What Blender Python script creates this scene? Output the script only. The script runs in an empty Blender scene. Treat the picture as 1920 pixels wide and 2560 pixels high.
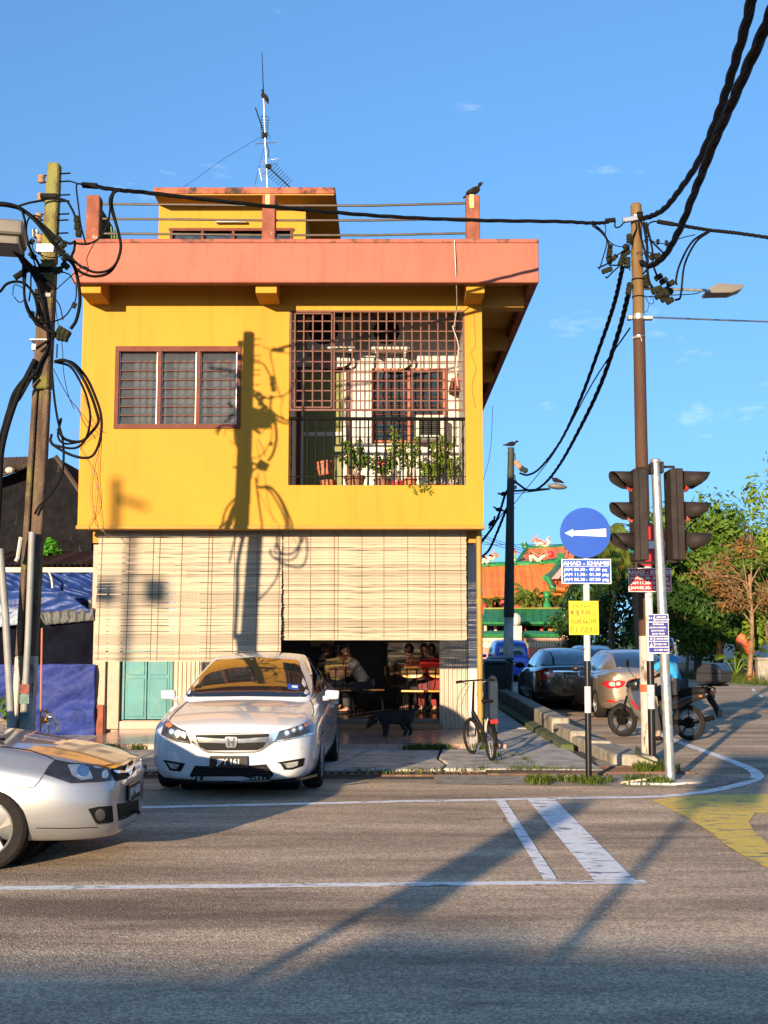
import bpy, bmesh, math, random
from mathutils import Vector, Matrix, noise
from mathutils.bvhtree import BVHTree
from mathutils.geometry import delaunay_2d_cdt
R = math.radians
random.seed(7)
SC = bpy.context.scene
COL = SC.collection

# ------------------------------------------------------------------ camera
EYE = Vector((0, 0, 1.65))
FPX, PITCH = 3072.0, R(5.95)
cam_d = bpy.data.cameras.new('camera'); cam = bpy.data.objects.new('camera', cam_d); COL.objects.link(cam)
cam_d.sensor_fit = 'VERTICAL'; cam_d.sensor_height = 36.0; cam_d.lens = FPX / 2560 * 36
cam_d.clip_start = 0.1; cam_d.clip_end = 4000
cam.location = EYE; cam.rotation_euler = (R(90) + PITCH, 0, 0)
SC.camera = cam

# ------------------------------------------------------------------ sky and sun
SUN_EL, SUN_AZ = R(9.0), R(20.5)            # sun low behind the camera, a little to the left
SUN_FROM = Vector((-math.sin(SUN_AZ) * math.cos(SUN_EL), -math.cos(SUN_AZ) * math.cos(SUN_EL), math.sin(SUN_EL)))
wd = bpy.data.worlds.new('World'); SC.world = wd; wd.use_nodes = True
nt = wd.node_tree; nt.nodes.clear()
wo = nt.nodes.new('ShaderNodeOutputWorld'); bg = nt.nodes.new('ShaderNodeBackground')
sky = nt.nodes.new('ShaderNodeTexSky'); sky.sky_type = 'NISHITA'; sky.sun_disc = False
sky.sun_elevation = SUN_EL; sky.sun_rotation = R(180) + SUN_AZ
sky.altitude = 0; sky.air_density = 1.0; sky.dust_density = 0.6; sky.ozone_density = 2.0
hs = nt.nodes.new('ShaderNodeHueSaturation'); hs.inputs['Saturation'].default_value = 1.08
tint = nt.nodes.new('ShaderNodeMix'); tint.data_type = 'RGBA'; tint.blend_type = 'MULTIPLY'
tint.inputs[0].default_value = 1.0; tint.inputs[7].default_value = (.78, 1.0, 1.20, 1)
# a few thin cloud wisps
tc = nt.nodes.new('ShaderNodeTexCoord'); mp = nt.nodes.new('ShaderNodeMapping'); mp.inputs['Scale'].default_value = (1, 1, 3.2)
cn = nt.nodes.new('ShaderNodeTexNoise'); cn.inputs['Scale'].default_value = 9; cn.inputs['Detail'].default_value = 9; cn.inputs['Roughness'].default_value = .62
cr = nt.nodes.new('ShaderNodeValToRGB'); cr.color_ramp.elements[0].position = .635; cr.color_ramp.elements[1].position = .92
cr.color_ramp.elements[1].color = (.5, .5, .5, 1)
cm = nt.nodes.new('ShaderNodeMix'); cm.data_type = 'RGBA'; cm.inputs[7].default_value = (5.6, 5.8, 6.2, 1)
L = nt.links.new
tg = nt.nodes.new('ShaderNodeTexCoord'); sx = nt.nodes.new('ShaderNodeSeparateXYZ'); cx_ = nt.nodes.new('ShaderNodeCombineXYZ')
zm = nt.nodes.new('ShaderNodeMath'); zm.operation = 'MULTIPLY_ADD'; zm.inputs[1].default_value = .62; zm.inputs[2].default_value = .24   # no brown murk along the horizon
L(tg.outputs['Generated'], sx.inputs[0]); L(sx.outputs[0], cx_.inputs[0]); L(sx.outputs[1], cx_.inputs[1]); L(sx.outputs[2], zm.inputs[0]); L(zm.outputs[0], cx_.inputs[2]); L(cx_.outputs[0], sky.inputs[0])
L(sky.outputs[0], hs.inputs['Color']); L(hs.outputs[0], tint.inputs[6])
L(tc.outputs['Generated'], mp.inputs[0]); L(mp.outputs[0], cn.inputs['Vector']); L(cn.outputs['Fac'], cr.inputs[0])
L(cr.outputs[0], cm.inputs[0]); L(tint.outputs[2], cm.inputs[6]); L(cm.outputs[2], bg.inputs['Color'])
bg.inputs['Strength'].default_value = 0.118
L(bg.outputs[0], wo.inputs[0])
sl = bpy.data.lights.new('sun', 'SUN'); so = bpy.data.objects.new('sun', sl); COL.objects.link(so)
sl.energy = 5.0; sl.angle = R(0.55); sl.color = (1.0, 0.77, 0.50)
so.rotation_euler = (-SUN_FROM).to_track_quat('-Z', 'Y').to_euler(); so.location = (-8, -20, 12)
vs = SC.view_settings; vs.view_transform = 'Standard'; vs.look = 'None'; vs.exposure = 1.24; vs.gamma = 1; vs.use_curve_mapping = False
SC.cycles.use_denoising = True; SC.cycles.max_bounces = 6; SC.cycles.diffuse_bounces = 3; SC.cycles.glossy_bounces = 4
SC.cycles.transparent_max_bounces = 12; SC.cycles.caustics_reflective = False; SC.cycles.caustics_refractive = False

# ------------------------------------------------------------------ helpers
CP, SP = math.cos(PITCH), math.sin(PITCH)
def ray(x, y):
    u, v = (x - 960) / FPX, (1280 - y) / FPX
    return Vector((u, CP - v * SP, SP + v * CP))
def W(x, y, D):                      # point of the photograph that stands D metres in front of the eye
    d = ray(x, y); return EYE + d * (D / d.y)
def G(x, y, z=0.0):                  # point of the photograph that lies at height z
    d = ray(x, y); return EYE + d * ((z - EYE.z) / d.z)
def pj(p):                           # back to photograph pixels, to measure sizes
    q = Vector(p) - EYE; zc = q.y * CP + q.z * SP; vc = -q.y * SP + q.z * CP
    return 960 + FPX * q.x / zc, 1280 - FPX * vc / zc

def tag(o, label=None, cat=None, group=None, kind=None):
    if label: o['label'] = label
    if cat: o['category'] = cat
    if group: o['group'] = group
    if kind: o['kind'] = kind
    return o
def root(name, loc, label, cat, group=None, rz=0.0, scale=None):
    o = bpy.data.objects.new(name, None); COL.objects.link(o); o.empty_display_size = .2
    o.location = loc; o.rotation_euler = (0, 0, rz)
    if scale: o.scale = (scale,) * 3
    return tag(o, label, cat, group)
def wparent(o, p):                   # parent a mesh whose vertices are in world space
    o.parent = p; o.matrix_parent_inverse = p.matrix_basis.inverted()
def copy_tree(o, parent=None):
    c = o.copy(); COL.objects.link(c)
    if parent is not None: c.parent = parent
    for ch in o.children: copy_tree(ch, c)
    return c
def link(name, me, mats, parent=None, world=True, kind=None):
    ob = bpy.data.objects.new(name, me); COL.objects.link(ob)
    if mats is not None:
        for m in (mats if isinstance(mats, (list, tuple)) else [mats]): me.materials.append(m)
    if parent is not None:
        if world: wparent(ob, parent)
        else: ob.parent = parent
    if kind: ob['kind'] = kind
    return ob

def catmull(pts, n=8):
    pts = [Vector(p) for p in pts]
    if len(pts) < 3: 
        return [pts[0].lerp(pts[1], i / n) for i in range(n + 1)]
    P = [pts[0] * 2 - pts[1]] + pts + [pts[-1] * 2 - pts[-2]]
    out = []
    for i in range(1, len(P) - 2):
        a, b, c, d = P[i - 1], P[i], P[i + 1], P[i + 2]
        for k in range(n):
            t = k / n
            out.append(.5 * ((2 * b) + (c - a) * t + (2 * a - 5 * b + 4 * c - d) * t * t + (3 * b - a - 3 * c + d) * t ** 3))
    out.append(P[-2]); return out

class MB:
    def __init__(s): s.v = []; s.f = []; s.m = []
    def add(s, v, f, mi=0):
        b = len(s.v); s.v += [tuple(p) for p in v]; s.f += [tuple(i + b for i in q) for q in f]; s.m += [mi] * len(f); return s
    def box(s, x0, y0, z0, x1, y1, z1, mi=0):
        x0, x1 = min(x0, x1), max(x0, x1); y0, y1 = min(y0, y1), max(y0, y1); z0, z1 = min(z0, z1), max(z0, z1)
        v = [(x0, y0, z0), (x1, y0, z0), (x1, y1, z0), (x0, y1, z0), (x0, y0, z1), (x1, y0, z1), (x1, y1, z1), (x0, y1, z1)]
        return s.add(v, [(0, 3, 2, 1), (4, 5, 6, 7), (0, 1, 5, 4), (1, 2, 6, 5), (2, 3, 7, 6), (3, 0, 4, 7)], mi)
    def obox(s, c, size, rot=None, mi=0):
        hx, hy, hz = [q / 2 for q in size]; M_ = rot or Matrix.Identity(3); c = Vector(c)
        v = [c + M_ @ Vector(p) for p in [(-hx, -hy, -hz), (hx, -hy, -hz), (hx, hy, -hz), (-hx, hy, -hz), (-hx, -hy, hz), (hx, -hy, hz), (hx, hy, hz), (-hx, hy, hz)]]
        return s.add(v, [(0, 3, 2, 1), (4, 5, 6, 7), (0, 1, 5, 4), (1, 2, 6, 5), (2, 3, 7, 6), (3, 0, 4, 7)], mi)
    def hexa(s, lo, hi, mi=0):        # two quads (bottom, top)
        return s.add(list(lo) + list(hi), [(0, 3, 2, 1), (4, 5, 6, 7), (0, 1, 5, 4), (1, 2, 6, 5), (2, 3, 7, 6), (3, 0, 4, 7)], mi)
    def tube(s, pts, r, n=6, cap=True, mi=0, squash=None):
        pts = [Vector(p) for p in pts]; rs = r if isinstance(r, (list, tuple)) else [r] * len(pts)
        T = []
        for i in range(len(pts)):
            d = pts[min(i + 1, len(pts) - 1)] - pts[max(i - 1, 0)]
            T.append(d.normalized() if d.length > 1e-9 else Vector((0, 0, 1)))
        N = T[0].orthogonal().normalized(); v = []; f = []
        for i, p in enumerate(pts):
            N = N - T[i] * N.dot(T[i])
            N = N.normalized() if N.length > 1e-6 else T[i].orthogonal().normalized()
            B = T[i].cross(N)
            for k in range(n):
                a = 2 * math.pi * k / n; v.append(p + (N * math.cos(a) + B * math.sin(a)) * rs[i])
        for i in range(len(pts) - 1):
            for k in range(n):
                a, b = i * n + k, i * n + (k + 1) % n; f.append((a, b, b + n, a + n))
        if cap: f.append(tuple(range(n - 1, -1, -1))); e = (len(pts) - 1) * n; f.append(tuple(range(e, e + n)))
        return s.add(v, f, mi)
    def cyl(s, a, b, r, r2=None, n=12, mi=0): return s.tube([a, b], [r, r if r2 is None else r2], n, True, mi)
    def lathe(s, prof, n=16, M_=None, mi=0, closed=False, cap=True):   # prof: (radius, height) along local z
        M_ = M_ or Matrix.Identity(4); v = []; f = []
        for (r, h) in prof:
            for k in range(n):
                a = 2 * math.pi * k / n; v.append(M_ @ Vector((r * math.cos(a), r * math.sin(a), h)))
        m = len(prof)
        for i in range(m - 1 + (1 if closed else 0)):
            for k in range(n):
                a, b = i * n + k, i * n + (k + 1) % n; c = ((i + 1) % m) * n
                f.append((a, b, c + (k + 1) % n, c + k))
        if not closed and cap:
            if prof[0][0] > 1e-6: f.append(tuple(range(n - 1, -1, -1)))
            if prof[-1][0] > 1e-6: f.append(tuple(range((m - 1) * n, m * n)))
        return s.add(v, f, mi)
    def prism(s, poly, off, mi=0):    # poly: world points of one face, off: extrusion vector
        poly = [Vector(p) for p in poly]; off = Vector(off); n = len(poly)
        return s.add(poly + [p + off for p in poly], [tuple(range(n)), tuple(range(2 * n - 1, n - 1, -1))] + [(i, i + n, (i + 1) % n + n, (i + 1) % n) for i in range(n)], mi)
    def ball(s, c, r, n=10, m=7, mi=0, M_=None):
        c = Vector(c); rr = Vector(r) if isinstance(r, (tuple, list, Vector)) else Vector((r, r, r)); M_ = M_ or Matrix.Identity(3)
        v = [c + M_ @ Vector((0, 0, -rr.z))]; f = []
        for i in range(1, m):
            t = -math.pi / 2 + math.pi * i / m
            for k in range(n):
                a = 2 * math.pi * k / n
                v.append(c + M_ @ Vector((rr.x * math.cos(t) * math.cos(a), rr.y * math.cos(t) * math.sin(a), rr.z * math.sin(t))))
        v.append(c + M_ @ Vector((0, 0, rr.z))); e = len(v) - 1
        for k in range(n):
            f.append((0, 1 + (k + 1) % n, 1 + k)); f.append((e, e - n + k, e - n + (k + 1) % n))
            for i in range(m - 2):
                a = 1 + i * n + k; b = 1 + i * n + (k + 1) % n; f.append((a, b, b + n, a + n))
        return s.add(v, f, mi)
    def grid(s, fn, nu, nv, mi=0, flip=False):
        v = [fn(i / nu, j / nv) for i in range(nu + 1) for j in range(nv + 1)]; f = []
        for i in range(nu):
            for j in range(nv):
                a = i * (nv + 1) + j; q = (a, a + nv + 1, a + nv + 2, a + 1); f.append(q[::-1] if flip else q)
        return s.add(v, f, mi)
    def mesh(s, name, smooth=None, bevel=0.0, bseg=1, fixn=True):
        me = bpy.data.meshes.new(name); me.from_pydata(s.v, [], s.f)
        if any(s.m): me.polygons.foreach_set('material_index', s.m)
        if fixn or bevel:
            bm = bmesh.new(); bm.from_mesh(me)
            if fixn: bmesh.ops.recalc_face_normals(bm, faces=bm.faces)
            if bevel:
                es = [e for e in bm.edges if len(e.link_faces) == 2 and e.calc_face_angle(0) > R(35)]
                bmesh.ops.bevel(bm, geom=es, offset=bevel, segments=bseg, profile=.7, affect='EDGES', clamp_overlap=True)
            bm.to_mesh(me); bm.free()
        if smooth is not None:
            for p in me.polygons: p.use_smooth = True
            if smooth < 180: me.set_sharp_from_angle(angle=R(smooth))
        me.update(); return me
    def build(s, name, mats, parent=None, smooth=None, bevel=0.0, bseg=1, world=True, kind=None, fixn=True):
        return link(name, s.mesh(name, smooth, bevel, bseg, fixn), mats, parent, world, kind)

def boxpart(name, mats, parent, a, b, bevel=0.0, world=True):
    return MB().box(*a, *b).build(name, mats, parent, bevel=bevel, world=world)
def bake(ob):                         # apply the modifiers of an object
    bpy.context.view_layer.update(); dg = bpy.context.evaluated_depsgraph_get()
    me = bpy.data.meshes.new_from_object(ob.evaluated_get(dg)); old = ob.data
    ob.modifiers.clear(); ob.data = me; me.name = old.name; return ob
def rotm(ax, deg): return Matrix.Rotation(R(deg), 3, ax)

# ------------------------------------------------------------------ materials
def M(name, col, rough=.6, metal=0.0, var=.12, scale=6.0, bump=0.0, bscale=60.0, col2=None, lo=.35, hi=.65, coat=0.0, spec=.5,
      stretch=None, trans=0.0, ior=1.45, emit=None, alpha=1.0, detail=6.0, sheen=0.0, rvar=0.0, dirt=None, dscale=1.2, dlo=.55, dhi=.75, dstretch=None, wob=None):
    m = bpy.data.materials.new(name); m.use_nodes = True; t = m.node_tree; b = t.nodes['Principled BSDF']; K = t.links.new
    c = Vector(col[:3]); b.inputs['Roughness'].default_value = rough; b.inputs['Metallic'].default_value = metal
    b.inputs['Specular IOR Level'].default_value = spec; b.inputs['IOR'].default_value = ior
    b.inputs['Coat Weight'].default_value = coat; b.inputs['Coat Roughness'].default_value = .04
    b.inputs['Transmission Weight'].default_value = trans; b.inputs['Alpha'].default_value = alpha
    if sheen: b.inputs['Sheen Weight'].default_value = sheen
    if emit: b.inputs['Emission Color'].default_value = (*emit[:3], 1); b.inputs['Emission Strength'].default_value = emit[3]
    tcn = t.nodes.new('ShaderNodeTexCoord')
    def mapped(st):
        if not st: return tcn.outputs['Object']
        q = t.nodes.new('ShaderNodeMapping'); q.inputs['Scale'].default_value = st; K(tcn.outputs['Object'], q.inputs[0]); return q.outputs[0]
    out = None
    if var > 0 or col2:
        n = t.nodes.new('ShaderNodeTexNoise'); n.inputs['Scale'].default_value = scale; n.inputs['Detail'].default_value = detail; n.inputs['Roughness'].default_value = .6
        K(mapped(stretch), n.inputs['Vector'])
        r = t.nodes.new('ShaderNodeValToRGB'); r.color_ramp.elements[0].position = lo; r.color_ramp.elements[1].position = hi
        a0 = col2 if col2 else tuple(c * (1 - var)); a1 = tuple(c * (1 + (0 if col2 else var)))
        r.color_ramp.elements[0].color = (*a0[:3], 1); r.color_ramp.elements[1].color = (*a1[:3], 1)
        K(n.outputs['Fac'], r.inputs[0]); out = r.outputs[0]
        if rvar:
            mr = t.nodes.new('ShaderNodeMapRange'); mr.inputs['To Min'].default_value = rough - rvar; mr.inputs['To Max'].default_value = rough + rvar
            K(n.outputs['Fac'], mr.inputs[0]); K(mr.outputs[0], b.inputs['Roughness'])
    if dirt:
        n2 = t.nodes.new('ShaderNodeTexNoise'); n2.inputs['Scale'].default_value = dscale; n2.inputs['Detail'].default_value = 10; n2.inputs['Roughness'].default_value = .68
        K(mapped(dstretch), n2.inputs['Vector'])
        r2 = t.nodes.new('ShaderNodeValToRGB'); r2.color_ramp.elements[0].position = dlo; r2.color_ramp.elements[1].position = dhi
        K(n2.outputs['Fac'], r2.inputs[0]); mx = t.nodes.new('ShaderNodeMix'); mx.data_type = 'RGBA'
        K(r2.outputs[0], mx.inputs[0]); mx.inputs[7].default_value = (*dirt[:3], 1)
        if out: K(out, mx.inputs[6])
        else: mx.inputs[6].default_value = (*c, 1)
        out = mx.outputs[2]
    if out: K(out, b.inputs['Base Color'])
    else: b.inputs['Base Color'].default_value = (*c, 1)
    if bump:
        n3 = t.nodes.new('ShaderNodeTexNoise'); n3.inputs['Scale'].default_value = bscale; n3.inputs['Detail'].default_value = 5
        K(mapped(wob), n3.inputs['Vector']); bp = t.nodes.new('ShaderNodeBump'); bp.inputs['Strength'].default_value = bump; bp.inputs['Distance'].default_value = .02
        K(n3.outputs['Fac'], bp.inputs['Height']); K(bp.outputs[0], b.inputs['Normal'])
    return m

# ------------------------------------------------------------------ material palette
def asphalt():
    m = bpy.data.materials.new('asphalt'); m.use_nodes = True; t = m.node_tree; b = t.nodes['Principled BSDF']; K = t.links.new
    tcn = t.nodes.new('ShaderNodeTexCoord')
    vo = t.nodes.new('ShaderNodeTexVoronoi'); vo.inputs['Scale'].default_value = 80; K(tcn.outputs['Object'], vo.inputs['Vector'])
    r = t.nodes.new('ShaderNodeValToRGB'); e = r.color_ramp.elements
    e[0].position = 0.1; e[0].color = (.33, .25, .175, 1); e[1].position = .9; e[1].color = (.72, .57, .41, 1)
    e2 = e.new(.55); e2.color = (.50, .388, .28, 1)
    sp = t.nodes.new('ShaderNodeSeparateColor'); K(vo.outputs['Color'], sp.inputs[0]); K(sp.outputs[0], r.inputs[0])
    mp = t.nodes.new('ShaderNodeMapping'); mp.inputs['Scale'].default_value = (.16, 1.0, 1); K(tcn.outputs['Object'], mp.inputs[0])
    n = t.nodes.new('ShaderNodeTexNoise'); n.inputs['Scale'].default_value = 1.1; n.inputs['Detail'].default_value = 8; n.inputs['Roughness'].default_value = .65
    K(mp.outputs[0], n.inputs['Vector'])
    r2 = t.nodes.new('ShaderNodeValToRGB'); e = r2.color_ramp.elements; e[0].position = .34; e[0].color = (.36, .33, .31, 1); e[1].position = .62; e[1].color = (1.08, 1.04, 1.0, 1)
    K(n.outputs['Fac'], r2.inputs[0])
    mx = t.nodes.new('ShaderNodeMix'); mx.data_type = 'RGBA'; mx.blend_type = 'MULTIPLY'; mx.inputs[0].default_value = 1
    K(r.outputs[0], mx.inputs[6]); K(r2.outputs[0], mx.inputs[7])
    # dark tar smears and short cracks
    mp3 = t.nodes.new('ShaderNodeMapping'); mp3.inputs['Scale'].default_value = (.5, 2.2, 1); K(tcn.outputs['Object'], mp3.inputs[0])
    n3 = t.nodes.new('ShaderNodeTexNoise'); n3.inputs['Scale'].default_value = 1.7; n3.inputs['Detail'].default_value = 12; n3.inputs['Roughness'].default_value = .75
    K(mp3.outputs[0], n3.inputs['Vector'])
    r3 = t.nodes.new('ShaderNodeValToRGB'); r3.color_ramp.elements[0].position = .555; r3.color_ramp.elements[1].position = .68
    K(n3.outputs['Fac'], r3.inputs[0])
    mx2 = t.nodes.new('ShaderNodeMix'); mx2.data_type = 'RGBA'; mx2.inputs[7].default_value = (.12, .095, .075, 1)
    ml = t.nodes.new('ShaderNodeMath'); ml.operation = 'MULTIPLY'; ml.inputs[1].default_value = .8; K(r3.outputs[0], ml.inputs[0])
    K(ml.outputs[0], mx2.inputs[0]); K(mx.outputs[2], mx2.inputs[6]); n4 = t.nodes.new('ShaderNodeTexNoise'); n4.inputs['Scale'].default_value = 1.3; n4.inputs['Detail'].default_value = 6; K(tcn.outputs['Object'], n4.inputs['Vector'])
    va = t.nodes.new('ShaderNodeVectorMath'); va.operation = 'MULTIPLY_ADD'; va.inputs[1].default_value = (.9, .9, 0); K(n4.outputs['Color'], va.inputs[0]); K(tcn.outputs['Object'], va.inputs[2])
    ve = t.nodes.new('ShaderNodeTexVoronoi'); ve.feature = 'DISTANCE_TO_EDGE'; ve.inputs['Scale'].default_value = .42; K(va.outputs[0], ve.inputs['Vector'])
    lt_ = t.nodes.new('ShaderNodeMath'); lt_.operation = 'LESS_THAN'; lt_.inputs[1].default_value = .0022; K(ve.outputs['Distance'], lt_.inputs[0])
    n5 = t.nodes.new('ShaderNodeTexNoise'); n5.inputs['Scale'].default_value = .5; K(tcn.outputs['Object'], n5.inputs['Vector']); gt = t.nodes.new('ShaderNodeMath'); gt.operation = 'GREATER_THAN'; gt.inputs[1].default_value = .62; K(n5.outputs['Fac'], gt.inputs[0])
    mm = t.nodes.new('ShaderNodeMath'); mm.operation = 'MULTIPLY'; K(lt_.outputs[0], mm.inputs[0]); K(gt.outputs[0], mm.inputs[1])
    mx3 = t.nodes.new('ShaderNodeMix'); mx3.data_type = 'RGBA'; mx3.inputs[7].default_value = (.05, .042, .035, 1); K(mm.outputs[0], mx3.inputs[0]); K(mx2.outputs[2], mx3.inputs[6]); K(mx3.outputs[2], b.inputs['Base Color'])
    b.inputs['Roughness'].default_value = .85; b.inputs['Specular IOR Level'].default_value = .3
    bp = t.nodes.new('ShaderNodeBump'); bp.inputs['Strength'].default_value = .8; bp.inputs['Distance'].default_value = .012
    K(vo.outputs['Distance'], bp.inputs['Height']); K(bp.outputs[0], b.inputs['Normal'])
    return m
def paint(name, col, thr=.53):
    return M(name, col, .7, var=.10, scale=20, dirt=(.16, .15, .14), dscale=7, dlo=thr, dhi=thr + .09, dstretch=(.6, 1.6, 1), bump=.2, bscale=80)
def foliage(name, col, tr=.35, var=.35):
    m = M(name, col, .55, var=var, scale=2.2, spec=.3); t = m.node_tree; b = t.nodes['Principled BSDF']; o = t.nodes['Material Output']
    ge = t.nodes.new('ShaderNodeObjectInfo')
    td = t.nodes.new('ShaderNodeBsdfTranslucent'); mx = t.nodes.new('ShaderNodeMixShader'); mx.inputs[0].default_value = tr
    src = b.inputs['Base Color'].links[0].from_socket; t.links.new(src, td.inputs[0])
    t.links.new(b.outputs[0], mx.inputs[1]); t.links.new(td.outputs[0], mx.inputs[2]); t.links.new(mx.outputs[0], o.inputs[0])
    return m
K_ = {}
K_['asphalt'] = asphalt()
K_['concrete'] = M('concrete', (.40, .36, .31), .85, var=.25, scale=3, bump=.5, bscale=30, dirt=(.14, .13, .12), dscale=2.2, dlo=.5, dhi=.68, dstretch=(.9, 1.2, 1))
K_['kerb'] = M('kerb_concrete', (.27, .24, .195), .9, var=.3, scale=5, bump=.8, bscale=24, dirt=(.12, .11, .09), dscale=4, dlo=.5, dhi=.7, dstretch=(1, 1, .4))
K_['moss'] = M('moss', (.06, .10, .015), .95, var=.4, scale=14, bump=1, bscale=60, col2=(.10, .09, .06))
K_['white_paint'] = paint('white_road_paint', (.80, .78, .75))
K_['yellow_paint'] = paint('yellow_road_paint', (.74, .50, .07))
K_['soil'] = M('soil', (.26, .22, .17), .95, var=.35, scale=7, bump=.8, bscale=30, dirt=(.12, .11, .10), dscale=6)
K_['terrain'] = M('terrain', (.10, .12, .05), .95, var=.35, scale=.5, col2=(.16, .13, .09))
K_['yellow'] = M('yellow_plaster', (.42, .203, .010), .75, var=.05, scale=1.3, bump=.12, bscale=90, dirt=(.34, .152, .008), dscale=1.0, dlo=.50, dhi=.82, dstretch=(4.5, 1, .22))
K_['coral'] = M('coral_plaster', (.31, .098, .066), .78, var=.06, scale=2, bump=.2, bscale=70, dirt=(.21, .062, .04), dscale=1.6, dlo=.5, dhi=.8, dstretch=(3, 1, .4))
K_['coral_top'] = M('mouldy_coral_plaster', (.29, .09, .06), .85, var=.15, scale=5, bump=.3, bscale=70, dirt=(.05, .035, .025), dscale=3.4, dlo=.52, dhi=.66, dstretch=(1.5, 1, 1.3))
K_['brick_red'] = M('red_brown_plaster', (.20, .06, .035), .85, var=.25, scale=5, dirt=(.34, .27, .23), dscale=5, dlo=.6, dhi=.66, dstretch=(1, 1, .5))
K_['soffit'] = M('ochre_soffit', (.36, .19, .035), .85, var=.08, scale=2)
K_['white_wall'] = M('white_wall', (.50, .475, .44), .8, var=.06, scale=2, dirt=(.29, .26, .23), dscale=2)
K_['pink_wall'] = M('pinkish_wall', (.40, .29, .225), .8, var=.08, scale=4, dirt=(.38, .2, .12), dscale=6, dlo=.6, dhi=.7)
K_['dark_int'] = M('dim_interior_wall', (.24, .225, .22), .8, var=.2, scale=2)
K_['frame_red'] = M('red_brown_frame', (.12, .034, .022), .65, var=.15, scale=8, spec=.2)
K_['grille'] = M('rust_red_grille', (.115, .042, .030), .7, var=.15, scale=9)
K_['black_metal'] = M('black_metal', (.006, .0056, .0056), .6, var=.2, scale=10, spec=.08)
K_['rubber'] = M('black_cable', (.006, .006, .0065), .65, var=.2, scale=20, spec=.08)
K_['tile'] = M('pink_tile', (.38, .225, .18), .35, var=.08, scale=8)
K_['floor_tile'] = M('polished_floor', (.36, .22, .17), .22, var=.18, scale=5)
K_['shutter'] = M('cream_shutter', (.38, .32, .26), .5, var=.1, scale=3, dirt=(.25, .18, .13), dscale=5, dlo=.6, dhi=.72, dstretch=(1, 1, .3))
K_['teal'] = M('teal_paint', (.014, .155, .175), .5, var=.15, scale=3, dirt=(.09, .19, .16), dscale=4, dlo=.5, dhi=.7)
K_['green_door'] = M('olive_door', (.13, .13, .018), .5, var=.08, scale=3)
K_['glass_dark'] = M('dark_glass', (.02, .03, .045), .08, var=.5, scale=6, spec=.7)
K_['curtain'] = M('grey_curtain', (.17, .17, .175), .9, var=.12, scale=4, stretch=(6, 1, .3), dirt=(.10, .09, .08), dscale=3, dlo=.52, dhi=.7, bump=.6, bscale=10, wob=(3, 1, .2))
K_['ac_white'] = M('cream_casing', (.42, .395, .345), .5, var=.06, scale=4)
def bamboo(name, k): return M(name, (.32 * k, .262 * k, .19 * k), .6, var=.16, scale=3.5, stretch=(1.2, 1, 14), dirt=(.20, .15, .10), dscale=3, dlo=.58, dhi=.85, dstretch=(.6, 1, 6))
K_['bamboo'] = bamboo('bamboo', 1.0); K_['bamboo_dk'] = bamboo('bamboo_dark', .74); K_['bamboo_lt'] = bamboo('bamboo_light', 1.12)
K_['cord'] = M('brown_cord', (.16, .09, .05), .8)
K_['wood'] = M('varnished_wood', (.20, .09, .03), .35, var=.15, scale=8, stretch=(8, 1, 1))
K_['chrome'] = M('chrome', (.75, .75, .76), .12, 1.0, var=0)
K_['steel'] = M('dull_steel', (.40, .40, .41), .35, .9, var=.12, scale=8)
K_['galv'] = M('galvanised_steel', (.40, .41, .38), .42, .75, var=.22, scale=14, dirt=(.30, .29, .25), dscale=9)
K_['pole_conc'] = M('weathered_pole', (.115, .075, .05), .9, var=.35, scale=9, bump=.8, bscale=40, col2=(.05, .03, .02), dirt=(.12, .115, .025), dscale=2.2, dlo=.52, dhi=.62, stretch=(1, 1, .35))
K_['pole_green'] = M('lichen_pole', (.17, .165, .05), .9, var=.35, scale=9, bump=.8, bscale=40, col2=(.09, .055, .03), lo=.36, hi=.55, stretch=(1, 1, .4))
K_['pole_wood'] = M('tarred_wood_pole', (.065, .031, .019), .85, var=.3, scale=7, bump=.5, bscale=40, stretch=(2, 2, .12), col2=(.045, .02, .012), dirt=(.35, .30, .10), dscale=6, dlo=.66, dhi=.7)
K_['pole_top'] = M('sunbleached_wood', (.15, .10, .035), .85, var=.3, scale=7, bump=.5, bscale=40, stretch=(2, 2, .2), col2=(.11, .055, .02))
K_['pole_white'] = M('flaking_whitewash', (.36, .335, .30), .85, var=.12, scale=6, dirt=(.13, .08, .05), dscale=5, dlo=.55, dhi=.62, dstretch=(1.6, 1.6, .5))
K_['ceramic'] = M('brown_ceramic', (.35, .20, .12), .3, var=.2, scale=10)
K_['ceramic_w'] = M('white_ceramic', (.7, .66, .58), .3, var=.1, scale=10)
K_['black_gloss'] = M('black_post_paint', (.008, .008, .0085), .25, var=.2, scale=9)
K_['post_white'] = M('white_post_paint', (.45, .44, .42), .55, var=.08, scale=6, dirt=(.30, .22, .15), dscale=8, dlo=.6, dhi=.66)
K_['sign_blue'] = M('blue_sign', (.006, .055, .33), .35, var=.05, scale=3)
K_['sign_red'] = M('red_sign', (.34, .008, .012), .35, var=.08, scale=3)
K_['sign_white'] = M('white_sign', (.58, .57, .55), .4, var=.03, scale=3)
K_['sign_yellow'] = M('yellow_placard', (.50, .38, .008), .6, var=.03, scale=3)
K_['ink'] = M('black_ink', (.012, .012, .012), .6, var=0)
K_['signal'] = M('signal_black_plastic', (.024, .019, .018), .6, var=.25, scale=5, spec=.15)
K_['tarp_blue'] = M('blue_tarpaulin', (.010, .035, .17), .5, var=.25, scale=4, bump=.7, bscale=9)
K_['tarp_purple'] = M('violet_tarpaulin', (.018, .032, .16), .6, var=.3, scale=3, bump=.9, bscale=11, spec=.2)
K_['stall_shade'] = M('stall_shade_sheet', (.004, .0045, .010), .9, spec=.05, var=.4, scale=3)  # near-black colour puts in the shade under the stall roof
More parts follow.
